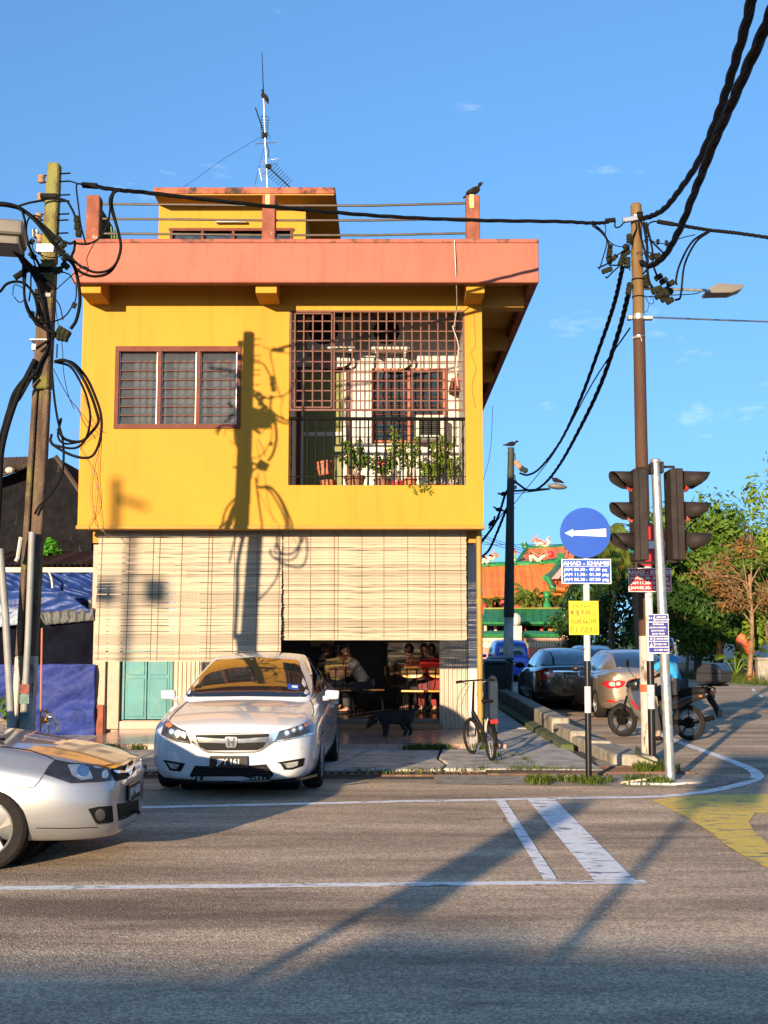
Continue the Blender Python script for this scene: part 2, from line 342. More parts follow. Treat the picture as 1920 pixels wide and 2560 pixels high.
K_['mould_wall'] = M('black_mould_wall', (.008, .008, .010), .9, spec=.1, var=.4, scale=4, dirt=(.10, .10, .11), dscale=4, dlo=.62, dhi=.72, dstretch=(2.6, 2.6, .45), bump=.6, bscale=20)
K_['zinc'] = M('brown_zinc', (.05, .035, .028), .7, .2, var=.3, scale=4)
K_['leaf'] = foliage('leaf_green', (.095, .17, .02))
K_['leaf_lt'] = foliage('leaf_light', (.15, .22, .022))
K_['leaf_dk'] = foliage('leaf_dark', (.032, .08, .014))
K_['leaf_dry'] = foliage('leaf_dry', (.20, .10, .03))
K_['palm'] = foliage('palm_leaf', (.11, .15, .02))
K_['palm_dry'] = foliage('palm_dry', (.36, .22, .02))
K_['grass'] = foliage('grass_blade', (.085, .12, .015), .4)
K_['bark'] = M('bark', (.13, .085, .055), .9, var=.3, scale=9, bump=.8, bscale=30)
K_['twig'] = M('dry_twig', (.20, .12, .07), .9, var=.3, scale=9)
K_['terracotta'] = M('terracotta', (.33, .105, .05), .75, var=.18, scale=9)
K_['brown_pot'] = M('brown_pot', (.17, .075, .04), .6, var=.18, scale=9)
K_['red_plastic'] = M('red_plastic', (.55, .02, .02), .4, var=.08, scale=5)
K_['grey_pvc'] = M('grey_conduit', (.20, .205, .20), .55, var=.12, scale=7, dirt=(.22, .2, .18), dscale=5)

# ------------------------------------------------------------------ ground and roads
g = MB().grid(lambda u, v: ((u - .5) * 900, -120 + v * 900, -0.30), 2, 2).build('terrain', K_['terrain'], kind='structure')
road = MB()
road.grid(lambda u, v: (-70 + u * 140, -12 + v * 26.9, 0), 4, 4)
road.build('main_road', K_['asphalt'], kind='structure')
side = MB().add([(3.02, 14.9, 0), (40, 14.9, 0), (40, 24, 0), (15.5, 38, 0), (13.95, 44.2, 0), (13.2, 50, 0), (11.7, 60, 0), (10, 76, 0), (9, 140, 0), (3.2, 140, 0)], [tuple(range(10))])
side.build('side_road', K_['asphalt'], kind='structure')
verge = MB().add([(11.7, 60, -.06), (13.2, 50, -.06), (13.95, 44.2, -.06), (15.5, 38, -.06), (40, 24, -.06), (120, 24, -.06), (120, 140, -.06), (9, 140, -.06), (10, 76, -.06)], [tuple(range(9))])
verge.build('grass_verge', K_['terrain'], kind='structure')
# concrete apron in front of the shophouse, cracked slabs with their own edges
XL, XR = -4.585, 1.49
apron = root('concrete_apron', (-1.5, 17, 0), 'cracked grey concrete apron between the drain and the shophouse step', 'apron'); apron['kind'] = 'structure'; del apron['category']
slabs = [[(-9, 15.75), (-3.4, 15.72), (-3.35, 18.7), (-9, 18.7)], [(-3.37, 15.72), (-.95, 15.74), (-.62, 16.6), (-.2, 18.7), (-3.32, 18.7)],
         [(-.92, 15.74), (.72, 15.76), (.80, 16.35), (.72, 17.2), (.84, 18.7), (-.17, 18.7), (-.59, 16.6)],
         [(.75, 15.76), (2.75, 15.6), (2.72, 18.7), (.88, 18.7), (.76, 17.2), (.84, 16.35)],
         [(1.2, 18.73), (2.72, 18.73), (2.62, 22.8), (1.6, 22.8)], [(1.62, 22.83), (2.62, 22.83), (2.72, 29.5), (1.8, 29.5)], [(1.8, 29.53), (2.72, 29.53), (2.82, 44), (2.1, 44)]]
for i, s_ in enumerate(slabs):
    dz = [0.0, .012, .004, .016, .01, .02, .015][i]
    MB().prism([(x, y, -.08) for x, y in s_], (0, 0, .105 + dz)).build('slab', K_['concrete'], apron, bevel=.012)
gm = MB().box(-9.5, 14.6, -.2, 3.0, 18.7, -.012).build('drain_bed', M('drain_mud', (.05, .045, .035), .95, var=.4, scale=6), kind='structure')
# narrow strip of soil at the junction corner
cs = MB().add([(.6, 14.4, .006), (2.4, 14.15, .006), (3.6, 14.0, .006), (4.45, 14.9, .006), (3.75, 15.6, .006), (3.3, 17.3, .006), (2.9, 17.2, .006), (2.7, 15.3, .006), (.6, 15.35, .006)], [tuple(range(9))])
cs.build('soil_strip', K_['soil'], kind='structure')

def ribbon(name, pts, w, mat, z=.004):
    pts = [Vector((p[0], p[1], 0)) for p in pts]; b = MB(); v = []; f = []
    for i, p in enumerate(pts):
        d = (pts[min(i + 1, len(pts) - 1)] - pts[max(i - 1, 0)]).normalized(); n = Vector((-d.y, d.x, 0)) * w / 2
        v += [(*(p + n).xy, z), (*(p - n).xy, z)]
    for i in range(len(pts) - 1): f.append((2 * i, 2 * i + 1, 2 * i + 3, 2 * i + 2))
    return b.add(v, f).build(name, mat, kind='structure')
def g2(x, y): p = G(x * 1.1573, y * 1.1573); return (p.x, p.y)
ribbon('edge_line', [(-30, g2(0, 1752)[1] - .35)] + [g2(300, 1745), g2(900, 1731), g2(1280, 1724)] + catmull([Vector((*g2(1280, 1724), 0)), Vector((*g2(1420, 1721), 0)), Vector((*g2(1530, 1710), 0)), Vector((*g2(1608, 1692), 0)), Vector((*g2(1636, 1676), 0)), Vector((*g2(1600, 1652), 0)), Vector((*g2(1470, 1604), 0)), Vector((4.95, 26, 0)), Vector((5.0, 34, 0))], 6)[1:], .15, K_['white_paint'])
ribbon('lane_line', [(-30, g2(0, 1922)[1] - .3), g2(0, 1920), g2(700, 1913), g2(1396, 1906)], .125, K_['white_paint'], .0046)
y0, y1 = g2(1100, 1727)[1], g2(1100, 1902)[1]
ribbon('stop_line', [(1.205, y0), (1.15, y1)], .095, K_['white_paint'], .0056)
ribbon('stop_line', [(1.633, y0), (1.59, y1)], .285, K_['white_paint'], .0056)
ribbon('side_edge_line', [(8.6, 110), (9.7, 76), (11.4, 60), (12.9, 50), (13.65, 44.2), (15.2, 37.9), (40, 23.6)], .14, K_['white_paint'])
for k in range(5): ribbon('centre_dash', [(7.6 + .2 * k + .9 * k, 22.6 + 4.4 * k), (8.15 + .2 * k + .9 * k, 24.6 + 4.4 * k)], .1, K_['white_paint'])
def tp(x, y): p = G(x, y); return Vector((p.x, p.y, .0066))
yp = [tp(1629, 2001), tp(1750, 1989), tp(1920, 1986), tp(1920, 1986) + Vector((3, .15, 0)), tp(1920, 2036) + Vector((3, .15, 0)), tp(1920, 2036), tp(1888, 2034), tp(1872, 2056), tp(1885, 2080), tp(1905, 2096), tp(1920, 2112), tp(1920, 2112) + Vector((2.2, -2.0, 0)), tp(1920, 2172) + Vector((2.2, -2.2, 0)), tp(1920, 2172), tp(1868, 2146), tp(1812, 2112), tp(1780, 2084), tp(1745, 2062), tp(1720, 2045), tp(1690, 2030)]
MB().add(yp, [tuple(range(len(yp)))]).build('yellow_box_marking', K_['yellow_paint'], kind='structure')
# slotted drain along the apron
dr = root('drain_grating', (-.5, 15.4, 0), 'rusty slotted steel drain grating along the edge of the asphalt', 'grating')
rust = M('rusty_steel', (.13, .075, .05), .8, .3, var=.4, scale=9, bump=.4, bscale=50)
MB().box(-6.4, 15.30, -.03, 1.25, 15.345, .012).box(-6.4, 15.63, -.03, 1.25, 15.675, .012).build('side_bar', rust, dr, bevel=.004)
me_bar = MB().box(-.022, 15.347, -.02, .022, 15.628, .008).mesh('bar')
for i in range(76):
    o = link('bar', me_bar, rust if i == 0 else None, dr); o.location.x += -6.3 + i * .1
cp = root('drain_cover', (2.05, 15.45, 0), 'long flat brown steel cover plate at the right end of the drain', 'drain cover')
MB().box(1.27, 15.27, -.01, 2.72, 15.69, .030).build('plate', rust, cp, bevel=.008)

# ------------------------------------------------------------------ the yellow shophouse
DU, DP, DB, DS, DW = 18.3, 17.5, 18.75, 21.8, 20.0
def fz(y, D): return W(960, y, D).z
def fx(x, y, D): return W(x, y, D).x
ZS = fz(1313, DU); ZSILL = fz(1213, DU); ZTOP = fz(776, DU); ZPB = fz(706, DP); ZPT = fz(597, DP); ZSLAB = 7.02
house = root('corner_shophouse', (-1.5, DU, 0), 'two-storey yellow corner shophouse with coral parapet and barred balcony', 'building')
def wall_holes(name, mat, x0, x1, z0, z1, ya, yb, holes, parent):
    xs = sorted({x0, x1, *[h[0] for h in holes], *[h[1] for h in holes]}); zs = sorted({z0, z1, *[h[2] for h in holes], *[h[3] for h in holes]})
    def solid(i, j):
        if not (0 <= i < len(xs) - 1 and 0 <= j < len(zs) - 1): return False
        cx, cz = (xs[i] + xs[i + 1]) / 2, (zs[j] + zs[j + 1]) / 2
        return not any(h[0] < cx < h[1] and h[2] < cz < h[3] for h in holes)
    b = MB()
    for i in range(len(xs) - 1):
        for j in range(len(zs) - 1):
            if not solid(i, j): continue
            a, c, d, e = xs[i], xs[i + 1], zs[j], zs[j + 1]
            b.add([(a, ya, d), (c, ya, d), (c, ya, e), (a, ya, e)], [(0, 1, 2, 3)]); b.add([(a, yb, d), (c, yb, d), (c, yb, e), (a, yb, e)], [(3, 2, 1, 0)])
            if not solid(i - 1, j): b.add([(a, ya, d), (a, yb, d), (a, yb, e), (a, ya, e)], [(3, 2, 1, 0)])
            if not solid(i + 1, j): b.add([(c, ya, d), (c, yb, d), (c, yb, e), (c, ya, e)], [(0, 1, 2, 3)])
            if not solid(i, j - 1): b.add([(a, ya, d), (c, ya, d), (c, yb, d), (a, yb, d)], [(3, 2, 1, 0)])
            if not solid(i, j + 1): b.add([(a, ya, e), (c, ya, e), (c, yb, e), (a, yb, e)], [(0, 1, 2, 3)])
    return b.build(name, mat, parent, fixn=False)
WN = (fx(292, 970, DU), fx(597, 970, DU), fz(1066, DU), fz(871, DU))          # louvred window
BN = (fx(722, 1000, DU), fx(1163, 1000, DU), ZSILL, ZTOP)                      # balcony opening
wall_holes('upper_wall', K_['yellow'], XL, XR, ZS, ZSLAB, DU, DU + .14, [WN, BN], house)
b = MB(); b.prism([(XR, DU + .142, ZS), (XR - .14, DU + .142, ZS), (XR - .14, 34, ZS), (XR + .55, 34, ZS)], (0, 0, ZSLAB - ZS)); b.build('side_wall', K_['yellow'], house)
MB().box(XL, DU + .142, ZS, XL + .14, 34, ZSLAB).build('side_wall', K_['yellow'], house)
MB().box(XL + .141, DU + .142, ZS + .003, XR - .141, DS + 7, ZS + .16).build('floor_slab', K_['soffit'], house)
MB().box(XL + .01, 33.9, 0, XR + .5, 34.05, ZSLAB).build('rear_wall', K_['yellow'], house)
MB().box(XL - .02, DU - .03, ZS - .06, XR + .02, DU + .20, ZS - .002).build('drip_beam', K_['soffit'], house, bevel=.01)
MB().box(XL + .1, DB + .12, ZS - .22, XR - .02, DB + .34, ZS - .002).build('lintel_beam', K_['soffit'], house)
# roof slab, parapet, cantilever beams
PX0, PX1 = fx(182, 650, DP), fx(1347, 650, DP)
MB().box(PX0 + .02, DP + .13, ZSLAB, PX1 - .13, 34.5, ZSLAB + .16).build('roof_slab', K_['soffit'], house)
def parapet(a, b_, mats):
    o = MB().box(*a, *b_).build('parapet', mats, house, bevel=.012); return o
parapet((PX0, DP, ZPB), (PX1, DP + .12, ZPT - .06), K_['coral'])
MB().box(PX0 - .006, DP - .006, ZPT - .06, PX1 + .006, DP + .126, ZPT).build('parapet_coping', K_['coral_top'], house, bevel=.012)
parapet((PX1 - .12, DP + .122, ZPB), (PX1 - .002, 34.5, ZPT), K_['brick_red'])
parapet((PX0, DP + .122, ZPB + .1), (PX0 + .12, 34.5, ZPT), K_['coral'])
for xa, xb in ((198, 252), (639, 692), (1166, 1212)):
    MB().box(fx(xa, 730, 17.65), DP + .15, 6.73, fx(xb, 730, 17.65), DU - .002, ZSLAB - .002).build('beam', K_['yellow'], house, bevel=.008)
for dd in (DU + .02, 20.9, 23.6, 26.4, 29.2):
    xs = XR + .003 + max(0, (dd - DU)) * .035
    MB().box(xs, dd, 6.70, PX1 - .125, dd + .26, ZSLAB - .002).build('beam', K_['soffit'], house, bevel=.008)
# roof posts and rails
ZPO = fz(487, 17.6)
for xa, xb in ((215, 248), (655, 688), (1166, 1200)):
    o = MB().box(fx(xa, 540, 17.6), 17.66 - .06, ZPT - .02, fx(xb, 540, 17.6), 17.66 + .16, ZPO).build('post', K_['brick_red'], house, bevel=.012)
    MB().box(fx(xa, 540, 17.6) + .05, 17.592, ZPO - .20, fx(xa, 540, 17.6) + .11, 17.598, ZPO + .003).build('bird_dropping', M('dropping_stain', (.55, .50, .16), .9, var=.3, scale=20), o) if xa > 300 else None
railm = M('rail_paint', (.07, .05, .035), .5, var=.25, scale=5)
for ya, yb in ((510, 508), (547, 546), (584, 583)):
    pts = [W(248, ya, 17.7), W(450, ya + 1.5, 17.7), W(655, ya + 4, 17.7), W(690, ya + 4, 17.7), W(930, ya + 4, 17.7), W(1168, yb, 17.7)]
    MB().tube(pts, .018, 6).build('rail', railm, house)
gs = MB()
for k in range(7): gs.tube([W(250 + k * 7, 520 + k * 11, 17.9), W(252 + k * 7, 598, 17.9)], .016, 5)
gs.prism([W(249, 512, 17.92), W(302, 600, 17.92), W(249, 600, 17.92)], (0, .02, 0)); gs.build('corrugated_screen', M('green_corrugated', (.05, .09, .02), .6, var=.3, scale=9), house)
# rooftop room
DH, DHW = 20.5, 21.05
hx0, hx1, hs0, hs1 = fx(397, 540, DHW), fx(764, 540, DHW), fx(383, 476, DH), fx(838, 476, DH)
zs0, zs1 = fz(484, DH), fz(468, DH)
wx = (fx(425, 590, DHW), fx(733, 590, DHW), 6.9, fz(578, DHW))
wall_holes('rooftop_room_wall', K_['yellow'], hx0, hx1, ZSLAB + .16, zs0, DHW, DHW + .15, [(wx[0], wx[1], ZSLAB + .5, wx[3])], house)
MB().box(hx1 - .15, DHW + .152, ZSLAB + .16, hx1, 24.4, zs0).box(hx0, DHW + .152, ZSLAB + .16, hx0 + .15, 24.4, zs0).box(hx0, 24.3, ZSLAB + .16, hx1, 24.45, zs0).build('rooftop_room_side', K_['yellow'], house)
MB().box(hs0, DH, zs0 + .002, hs1, 25.4, zs1).build('rooftop_room_slab', [M('stained_roof_edge', (.42, .11, .06), .85, var=.2, scale=4, dirt=(.03, .02, .015), dscale=3, dlo=.45, dhi=.62)], house, bevel=.01)
MB().box(hs0 + .02, DH + .02, zs0 - .02, hs1 - .02, 25.3, zs0).build('rooftop_room_soffit', K_['soffit'], house)
for q in (wx[0], fx(503, 590, DHW), fx(580, 590, DHW), fx(660, 590, DHW), wx[1] - .05):
    MB().box(q, DHW - .02, ZSLAB + .5, q + .045, DHW + .08, wx[3]).build('window_frame', K_['frame_red'], house)
MB().box(wx[0] - .02, DHW - .03, wx[3], wx[1] + .02, DHW + .08, wx[3] + .05).build('window_frame', K_['frame_red'], house)
MB().box(wx[0], DHW + .085, ZSLAB + .5, wx[1], DHW + .10, wx[3]).build('window_pane', K_['glass_dark'], house)
lt = root('tube_lamp', W(578, 555, DHW - .05), 'short fluorescent tube lamp under the rooftop room eave', 'lamp')
MB().box(fx(541, 555, DHW), DHW - .06, fz(559, DHW), fx(618, 555, DHW), DHW - .001, fz(555, DHW)).build('housing', K_['ac_white'], lt)
MB().tube([W(540, 553, DHW - .09), W(616, 553, DHW - .09)], .022, 8).build('tube', K_['sign_white'], lt, smooth=40)

# louvred window on the left
x0, x1, z0, z1 = WN
win = MB(); fw = .05
win.box(x0 - .03, DU - .025, z1 - fw, x1 + .03, DU + .1, z1 + .03).box(x0 - .03, DU - .025, z0 - .035, x1 + .03, DU + .1, z0 + .03)
for q in (x0 - .03, x0 + (x1 - x0) * .345 - .025, x0 + (x1 - x0) * .665 - .025, x1 - .03): win.box(q, DU - .022, z0 + .031, q + .06, DU + .097, z1 - fw - .001)
wo_ = win.build('louvre_window', K_['frame_red'], house)
wbar = M('aluminium_clip', (.55, .5, .47), .4, .5, var=.1)
glass = M('louvre_glass', (.10, .11, .125), .06, var=.1, scale=5, spec=.6, alpha=.32)
cw = (x1 - x0) / 3
for c in range(3):
    a = x0 + [.03, .345 * (x1 - x0) + .035, .665 * (x1 - x0) + .035][c]; e = x0 + [.345 * (x1 - x0) - .025, .665 * (x1 - x0) - .025, (x1 - x0) - .03][c]
    for r_ in range(8):
        zc = z0 + .04 + (r_ + .5) * (z1 - z0 - .1) / 8
        pm = MB().obox(((a + e) / 2, DU + .055, zc), (e - a - .03, .006, .155), rotm('X', -14))
        o = pm.build('louvre_pane', glass, wo_)
        MB().obox(((a + e) / 2, DU + .035, zc - .074), (e - a - .028, .016, .012), None).build('pane_edge', K_['frame_red'], wo_)
    for q in (a, e - .015): MB().box(q, DU + .02, z0 + .04, q + .015, DU + .06, z1 - .06).build('louvre_clip', wbar, wo_)
cur = MB()
for c, (ua, ub) in enumerate(((.10, .33), (.36, .655), (.675, .985))):
    cur.grid(lambda u, v: (x0 + (ua + (ub - ua) * u) * (x1 - x0), DU + .34 + .035 * math.sin(u * 26 + 3 * c) + .01 * math.sin(v * 5 + u * 9), z0 + .02 + v * (z1 - z0)), 40, 6)
cur.build('curtain', K_['curtain'], wo_, smooth=180)
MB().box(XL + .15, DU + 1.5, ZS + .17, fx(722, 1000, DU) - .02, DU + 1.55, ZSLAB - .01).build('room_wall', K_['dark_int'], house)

# barred balcony
x0, x1, z0, z1 = BN
MB().box(x0 - .1, DW, ZS + .16, x1 + .1, DW + .12, ZSLAB - .003).build('balcony_wall', K_['white_wall'], house)
for q in (x0 - .12, x1 + .002): MB().box(q, DU + .142, ZS + .162, q + .118, DW - .001, ZSLAB - .003).build('balcony_side', K_['white_wall'], house)
MB().box(x0 - .001, DU + .142, ZS + .162, x1 + .001, DW - .001, ZSILL - .02).build('balcony_floor', K_['white_wall'], house)
def zx(x): return fx(680 + x * .3376, 1000, DU + .03)
def zz(y): return fz(740 + y * .3376, DU + .03)
gr = MB(); gy = DU + .03
gr.box(x0, gy - .02, zz(122), x1, gy + .02, zz(108)).box(x0, gy - .02, zz(852), x1, gy + .02, zz(838)).box(x0, gy - .02, zz(838), x0 + .03, gy + .02, zz(122)).box(x1 - .03, gy - .02, zz(838), x1, gy + .02, zz(122))
gf = gr.build('grille_frame', K_['grille'], house)
MB().box(zx(162), gy - .035, zz(828), zx(172), gy - .021, zz(132)).box(zx(436), gy - .035, zz(828), zx(446), gy - .021, zz(132)).box(zx(172), gy - .035, zz(138), zx(436), gy - .021, zz(128)).box(zx(172), gy - .035, zz(832), zx(436), gy - .021, zz(822)).build('hatch_frame', K_['grille'], house)
mv = MB().box(-.010, gy - .008, zz(838), .010, gy + .008, zz(122)).mesh('bar')
for q in (232, 300, 370, 458, 530, 592, 655, 720, 785, 848, 910, 975, 1037, 1103, 1165, 1230, 1293, 1357):
    o = link('vertical_bar', mv, K_['grille'] if q == 232 else None, gf); o.location.x += zx(q)
mh = MB().box(x0 + .03, gy + .009, -.009, x1 - .03, gy + .023, .009).mesh('bar')
for q in (185, 260, 330, 407, 485, 555, 627, 700, 775):
    o = link('cross_bar', mh, K_['grille'] if q == 185 else None, gf); o.location.z += zz(q)
rl = root('balcony_railing', (0, gy, ZSILL), 'black iron balcony railing with twisted balusters below the rust-red grille', 'railing')
MB().tube([(x0, gy, zz(908)), (x1, gy, zz(912))], .028, 8).build('handrail', K_['black_metal'], rl, smooth=40)
MB().box(x0, gy - .008, zz(1340), x1, gy + .008, zz(1334)).build('lower_rail', K_['black_metal'], rl)
bl = MB(); hb = zz(912) - ZSILL - .02
bl.tube([(0, gy, .005), (0, gy, hb * .25), (0, gy, hb * .3), (0, gy, hb * .42), (0, gy, hb * .5), (0, gy, hb * .58), (0, gy, hb * .7), (0, gy, hb * .76), (0, gy, hb)], [.013, .013, .02, .014, .02, .014, .02, .013, .013], 6)
mbal = bl.mesh('baluster')
for i, q in enumerate((145, 265, 328, 395, 458, 523, 588, 652, 715, 775, 840, 905, 970, 1033, 1093, 1157, 1220, 1283, 1347, 1412)):
    o = link('baluster', mbal, K_['black_metal'] if i == 0 else None, rl); o.location.x += zx(q); o.location.z += ZSILL
# door and window on the balcony wall
def bx(x): return fx(680 + x * .3376, 1000, DW)
def bz(y): return fz(740 + y * .3376, DW)
dr_ = MB(); dzb = ZSILL - .02
dr_.box(bx(165), DW - .06, dzb, bx(216), DW - .001, bz(545)).box(bx(556), DW - .06, dzb, bx(574), DW - .001, bz(545)).box(bx(165), DW - .062, bz(545), bx(574), DW - .001, bz(530))
do = dr_.build('balcony_door', K_['frame_red'], house)
dw = MB().box(bx(217), DW - .05, dzb, bx(236), DW - .001, bz(566)).box(bx(524), DW - .05, dzb, bx(555), DW - .001, bz(566)).box(bx(217), DW - .052, bz(566), bx(555), DW - .001, bz(547)).box(bx(237), DW - .045, bz(1040), bx(523), DW - .001, bz(1010))
dw.build('inner_frame', K_['ac_white'], do)
MB().box(bx(237), DW - .03, dzb, bx(523), DW - .001, bz(1041)).build('door_panel', K_['green_door'], do); MB().box(bx(237), DW - .03, bz(1009), bx(523), DW - .001, bz(567)).build('door_panel', K_['green_door'], do)
MB().box(bx(305), DW - .08, bz(545), bx(440), DW - .001, bz(410)).build('fuse_board', M('pinkish_board', (.25, .13, .12), .7), house)
wf = MB()
for a, e in ((735, 757), (995, 1022), (1263, 1285)): wf.box(bx(a), DW - .07, bz(1074), bx(e), DW - .001, bz(556))
wf.box(bx(735), DW - .073, bz(556), bx(1285), DW - .001, bz(542)).box(bx(735), DW - .073, bz(1088), bx(1285), DW - .001, bz(1075))
wfo = wf.build('balcony_window', M('orange_red_frame', (.30, .06, .022), .5, var=.1), house)
for (a, e) in ((760, 992), (1025, 1260)):
    for r_ in range(8):
        zc = bz(560 + (r_ + .5) * 64)
        MB().obox(((bx(a) + bx(e)) / 2, DW - .035, zc), (bx(e) - bx(a), .006, .125), rotm('X', -16)).build('louvre_pane', K_['glass_dark'], wfo)
        MB().box(bx(a), DW - .045, bz(560 + r_ * 64 + 64) - .006, bx(e), DW - .03, bz(560 + r_ * 64 + 64) + .006).build('pane_edge', K_['frame_red'], wfo)
def condenser(name, xa, xb, ya, yb, cx, cy, rr, label):
    D0 = DW - .38; f_ = lambda x: fx(680 + x * .3376, 850, D0); h_ = lambda y: fz(740 + y * .3376, D0)
    r0 = root(name, (f_((xa + xb) / 2), D0, h_(yb)), label, 'air conditioner', 'air conditioners on the balcony')
    MB().box(f_(xa), D0, h_(yb), f_(xb), DW - .08, h_(ya)).build('casing', K_['ac_white'], r0, bevel=.015)
    c = Vector((f_(cx), D0, h_(cy))); r_ = (f_(cx + rr) - f_(cx))
    Mx = Matrix.Translation(c) @ Matrix.Rotation(R(90), 4, 'X')
    MB().lathe([(.0, .004), (r_, .004), (r_, .012), (0, .012)], 28, Mx).build('fan_recess', K_['ink'], r0)
    k = MB()
    for i in range(1, 8): k.lathe([(r_ * i / 7.5 - .004, .018), (r_ * i / 7.5 + .004, .018), (r_ * i / 7.5 + .004, .024), (r_ * i / 7.5 - .004, .024)], 28, Mx, closed=True)
    for i in range(8):
        a = i * math.pi / 4; k.obox(c + Vector((math.cos(a) * r_ / 2, -.027, math.sin(a) * r_ / 2)), (r_, .006, .008), Matrix.Rotation(-a, 3, 'Y'))
    k.build('fan_guard', K_['black_metal'], r0)
    MB().box(f_(xa) + .06, D0 + .02, h_(yb) - .05, f_(xa) + .1, DW - .001, h_(yb) - .003).box(f_(xb) - .1, D0 + .02, h_(yb) - .05, f_(xb) - .06, DW - .001, h_(yb) - .003).build('bracket', K_['steel'], r0)
    MB().tube(catmull([c + Vector((r_ + .12, .1, -.2)), c + Vector((r_ + .2, .2, -.5)), c + Vector((r_ - .1, .3, -.62)), c + Vector((-.1, .34, -.55))], 5), .022, 6).build('pipe', K_['black_metal'], r0, smooth=60)
condenser('condenser_unit', 255, 615, 150, 390, 380, 250, 112, 'left-hand balcony air conditioner condenser, above the olive door')
condenser('condenser_unit', 735, 1020, 185, 395, 848, 262, 98, 'smaller air conditioner condenser high on the balcony wall above the louvre window')
D0 = DW - .42; f_ = lambda x: fx(680 + x * .3376, 1050, D0); h_ = lambda y: fz(740 + y * .3376, D0)
wa = root('window_air_conditioner', (f_(1165), D0, h_(1060)), 'cream window air conditioner with dark louvres at the right of the balcony', 'air conditioner', 'air conditioners on the balcony')
MB().box(f_(1060), D0, h_(1060), f_(1275), DW - .075, h_(880)).build('casing', K_['ac_white'], wa, bevel=.012)
MB().box(f_(1100), D0 - .004, h_(1030), f_(1245), D0 - .001, h_(915)).build('dark_panel', K_['ink'], wa)
for k in range(8): MB().box(f_(1098), D0 - .02, h_(925 + k * 14) - .006, f_(1247), D0 - .005, h_(925 + k * 14) + .006).build('slat', K_['black_metal'], wa)
sh = root('wall_shelf', W(680 + 1370 * .3376, 740 + 680 * .3376, DW - .3), 'small dark wall shelf at the right end of the balcony', 'shelf')
f2 = lambda x: fx(680 + x * .3376, 960, DW - .5); h2 = lambda y: fz(740 + y * .3376, DW - .5)
MB().box(f2(1322), DW - .5, h2(686), f2(1418), DW - .002, h2(630)).build('box', K_['frame_red'], sh, bevel=.01)
sp_ = root('red_altar_pot', W(680 + 1372 * .3376, 740 + 628 * .3376, DW - .3), 'red pot standing on the dark wall shelf on the balcony', 'pot')
MB().box(f2(1330), DW - .45, h2(629), f2(1412), DW - .2, h2(600)).build('bowl', K_['red_plastic'], sp_, bevel=.012)
MB().ball((f2(1390), DW - .3, h2(580)), (.05, .05, .06)).build('knob', K_['brown_pot'], sp_, smooth=180)
wr = MB().tube(catmull([W(1136, 600, DU - .83), W(1140, 690, DU - .82), W(1142, 760, DU - .3), W(1136, 812, DU - .06), W(1132, 818, DU - .05), W(1146, 865, DU - .05), W(1140, 920, DU - .05), W(1144, 965, DU - .05)], 5), .008, 5).build('white_wire', K_['ac_white']); tag(wr, 'thin white wire hanging from the parapet down past the balcony grille', 'wire')
wr = MB().tube(catmull([W(1184, 772, DU - .008), W(1188, 860, DU - .008), W(1178, 882, DU - .008), W(1190, 920, DU - .008), W(1180, 965, DU - .008), W(1188, 1018, DU - .008)], 5), .004, 4).build('thin_cable', K_['cord']); tag(wr, 'thin brown cable running down the yellow wall right of the balcony', 'cable')
# ground floor
FL, FI = .105, .27
MB().box(XL - .03, 18.66, -.02, 1.72, DS + .4, FL - .004).build('porch_base', K_['concrete'], house)
MB().box(XL - .02, 18.65, FL - .0035, 1.73, DS + .3, FL).build('porch_floor', K_['floor_tile'], house)
mt = MB().box(-.158, 18.635, .024, .158, 18.66, FL - .006).mesh('step_tile', bevel=.004)
for i in range(20):
    o = link('step_tile', mt, K_['tile'] if i == 0 else None, house); o.location.x += XL + .15 + i * .3215
# back wall pieces (left to right): pier, teal cabinet bay, pier, shutter, wide opening, folded shutter, pier
def gx(x): return fx(x, 1740, DS)
GT = ZS - .02
ox0, ox1 = gx(640), gx(1100)
wall_holes('shop_wall', K_['pink_wall'], gx(225), gx(1203), FL - .05, GT, DS, DS + .18, [(ox0, ox1, 0, GT - .35), (gx(303), gx(430), fz(1801, DS), GT - .5)], house)
MB().box(gx(1170), DS - .12, FL, gx(1203), DS - .002, GT).build('pier', K_['white_wall'], house, bevel=.01)
MB().box(gx(262), DS - .12, FL, gx(301), DS - .002, GT).build('pier', K_['pink_wall'], house, bevel=.01)
MB().box(gx(303), DS - .1, FL + .001, gx(430), DS - .003, fz(1802, DS)).build('tiled_plinth', K_['tile'], house, bevel=.004)
cbz0, cbz1 = fz(1799, DS), fz(1653, DS) + .4
MB().box(gx(303), DS - .02, cbz0, gx(311), DS + .1, cbz1).box(gx(424), DS - .02, cbz0, gx(431), DS + .1, cbz1).build('cabinet_frame', K_['teal'], house)
for a, e in ((312, 366), (368, 423)):
    o = MB().box(gx(a), DS + .01, cbz0 + .004, gx(e), DS + .05, cbz1).build('cabinet_door', K_['teal'], house, bevel=.006)
    zc_ = fz(1692, DS)
    MB().box(gx(a) + .04, DS - .004, cbz0 + .05, gx(e) - .04, DS + .009, zc_ - .03).build('door_panel', K_['teal'], o, bevel=.006)
    MB().box(gx(a) + .04, DS - .004, zc_ + .03, gx(e) - .04, DS + .009, cbz1 - .1).build('door_panel', K_['teal'], o, bevel=.006)
def corrug(name, xa, xb, z0, z1, y, par, pitch=.075, amp=.028):
    n = int((xb - xa) / pitch * 4); v = []
    for i in range(n + 1):
        q = (i % 4); yy = y + (amp if q in (1, 2) else 0); xx = xa + (xb - xa) * i / n
        v += [(xx, yy, z0), (xx, yy, z1)]
    return MB().add(v, [(2 * i, 2 * i + 2, 2 * i + 3, 2 * i + 1) for i in range(n)]).build(name, K_['shutter'], par)
corrug('sliding_shutter', gx(434), gx(640), FL + .01, GT - .3, DS - .09, house)
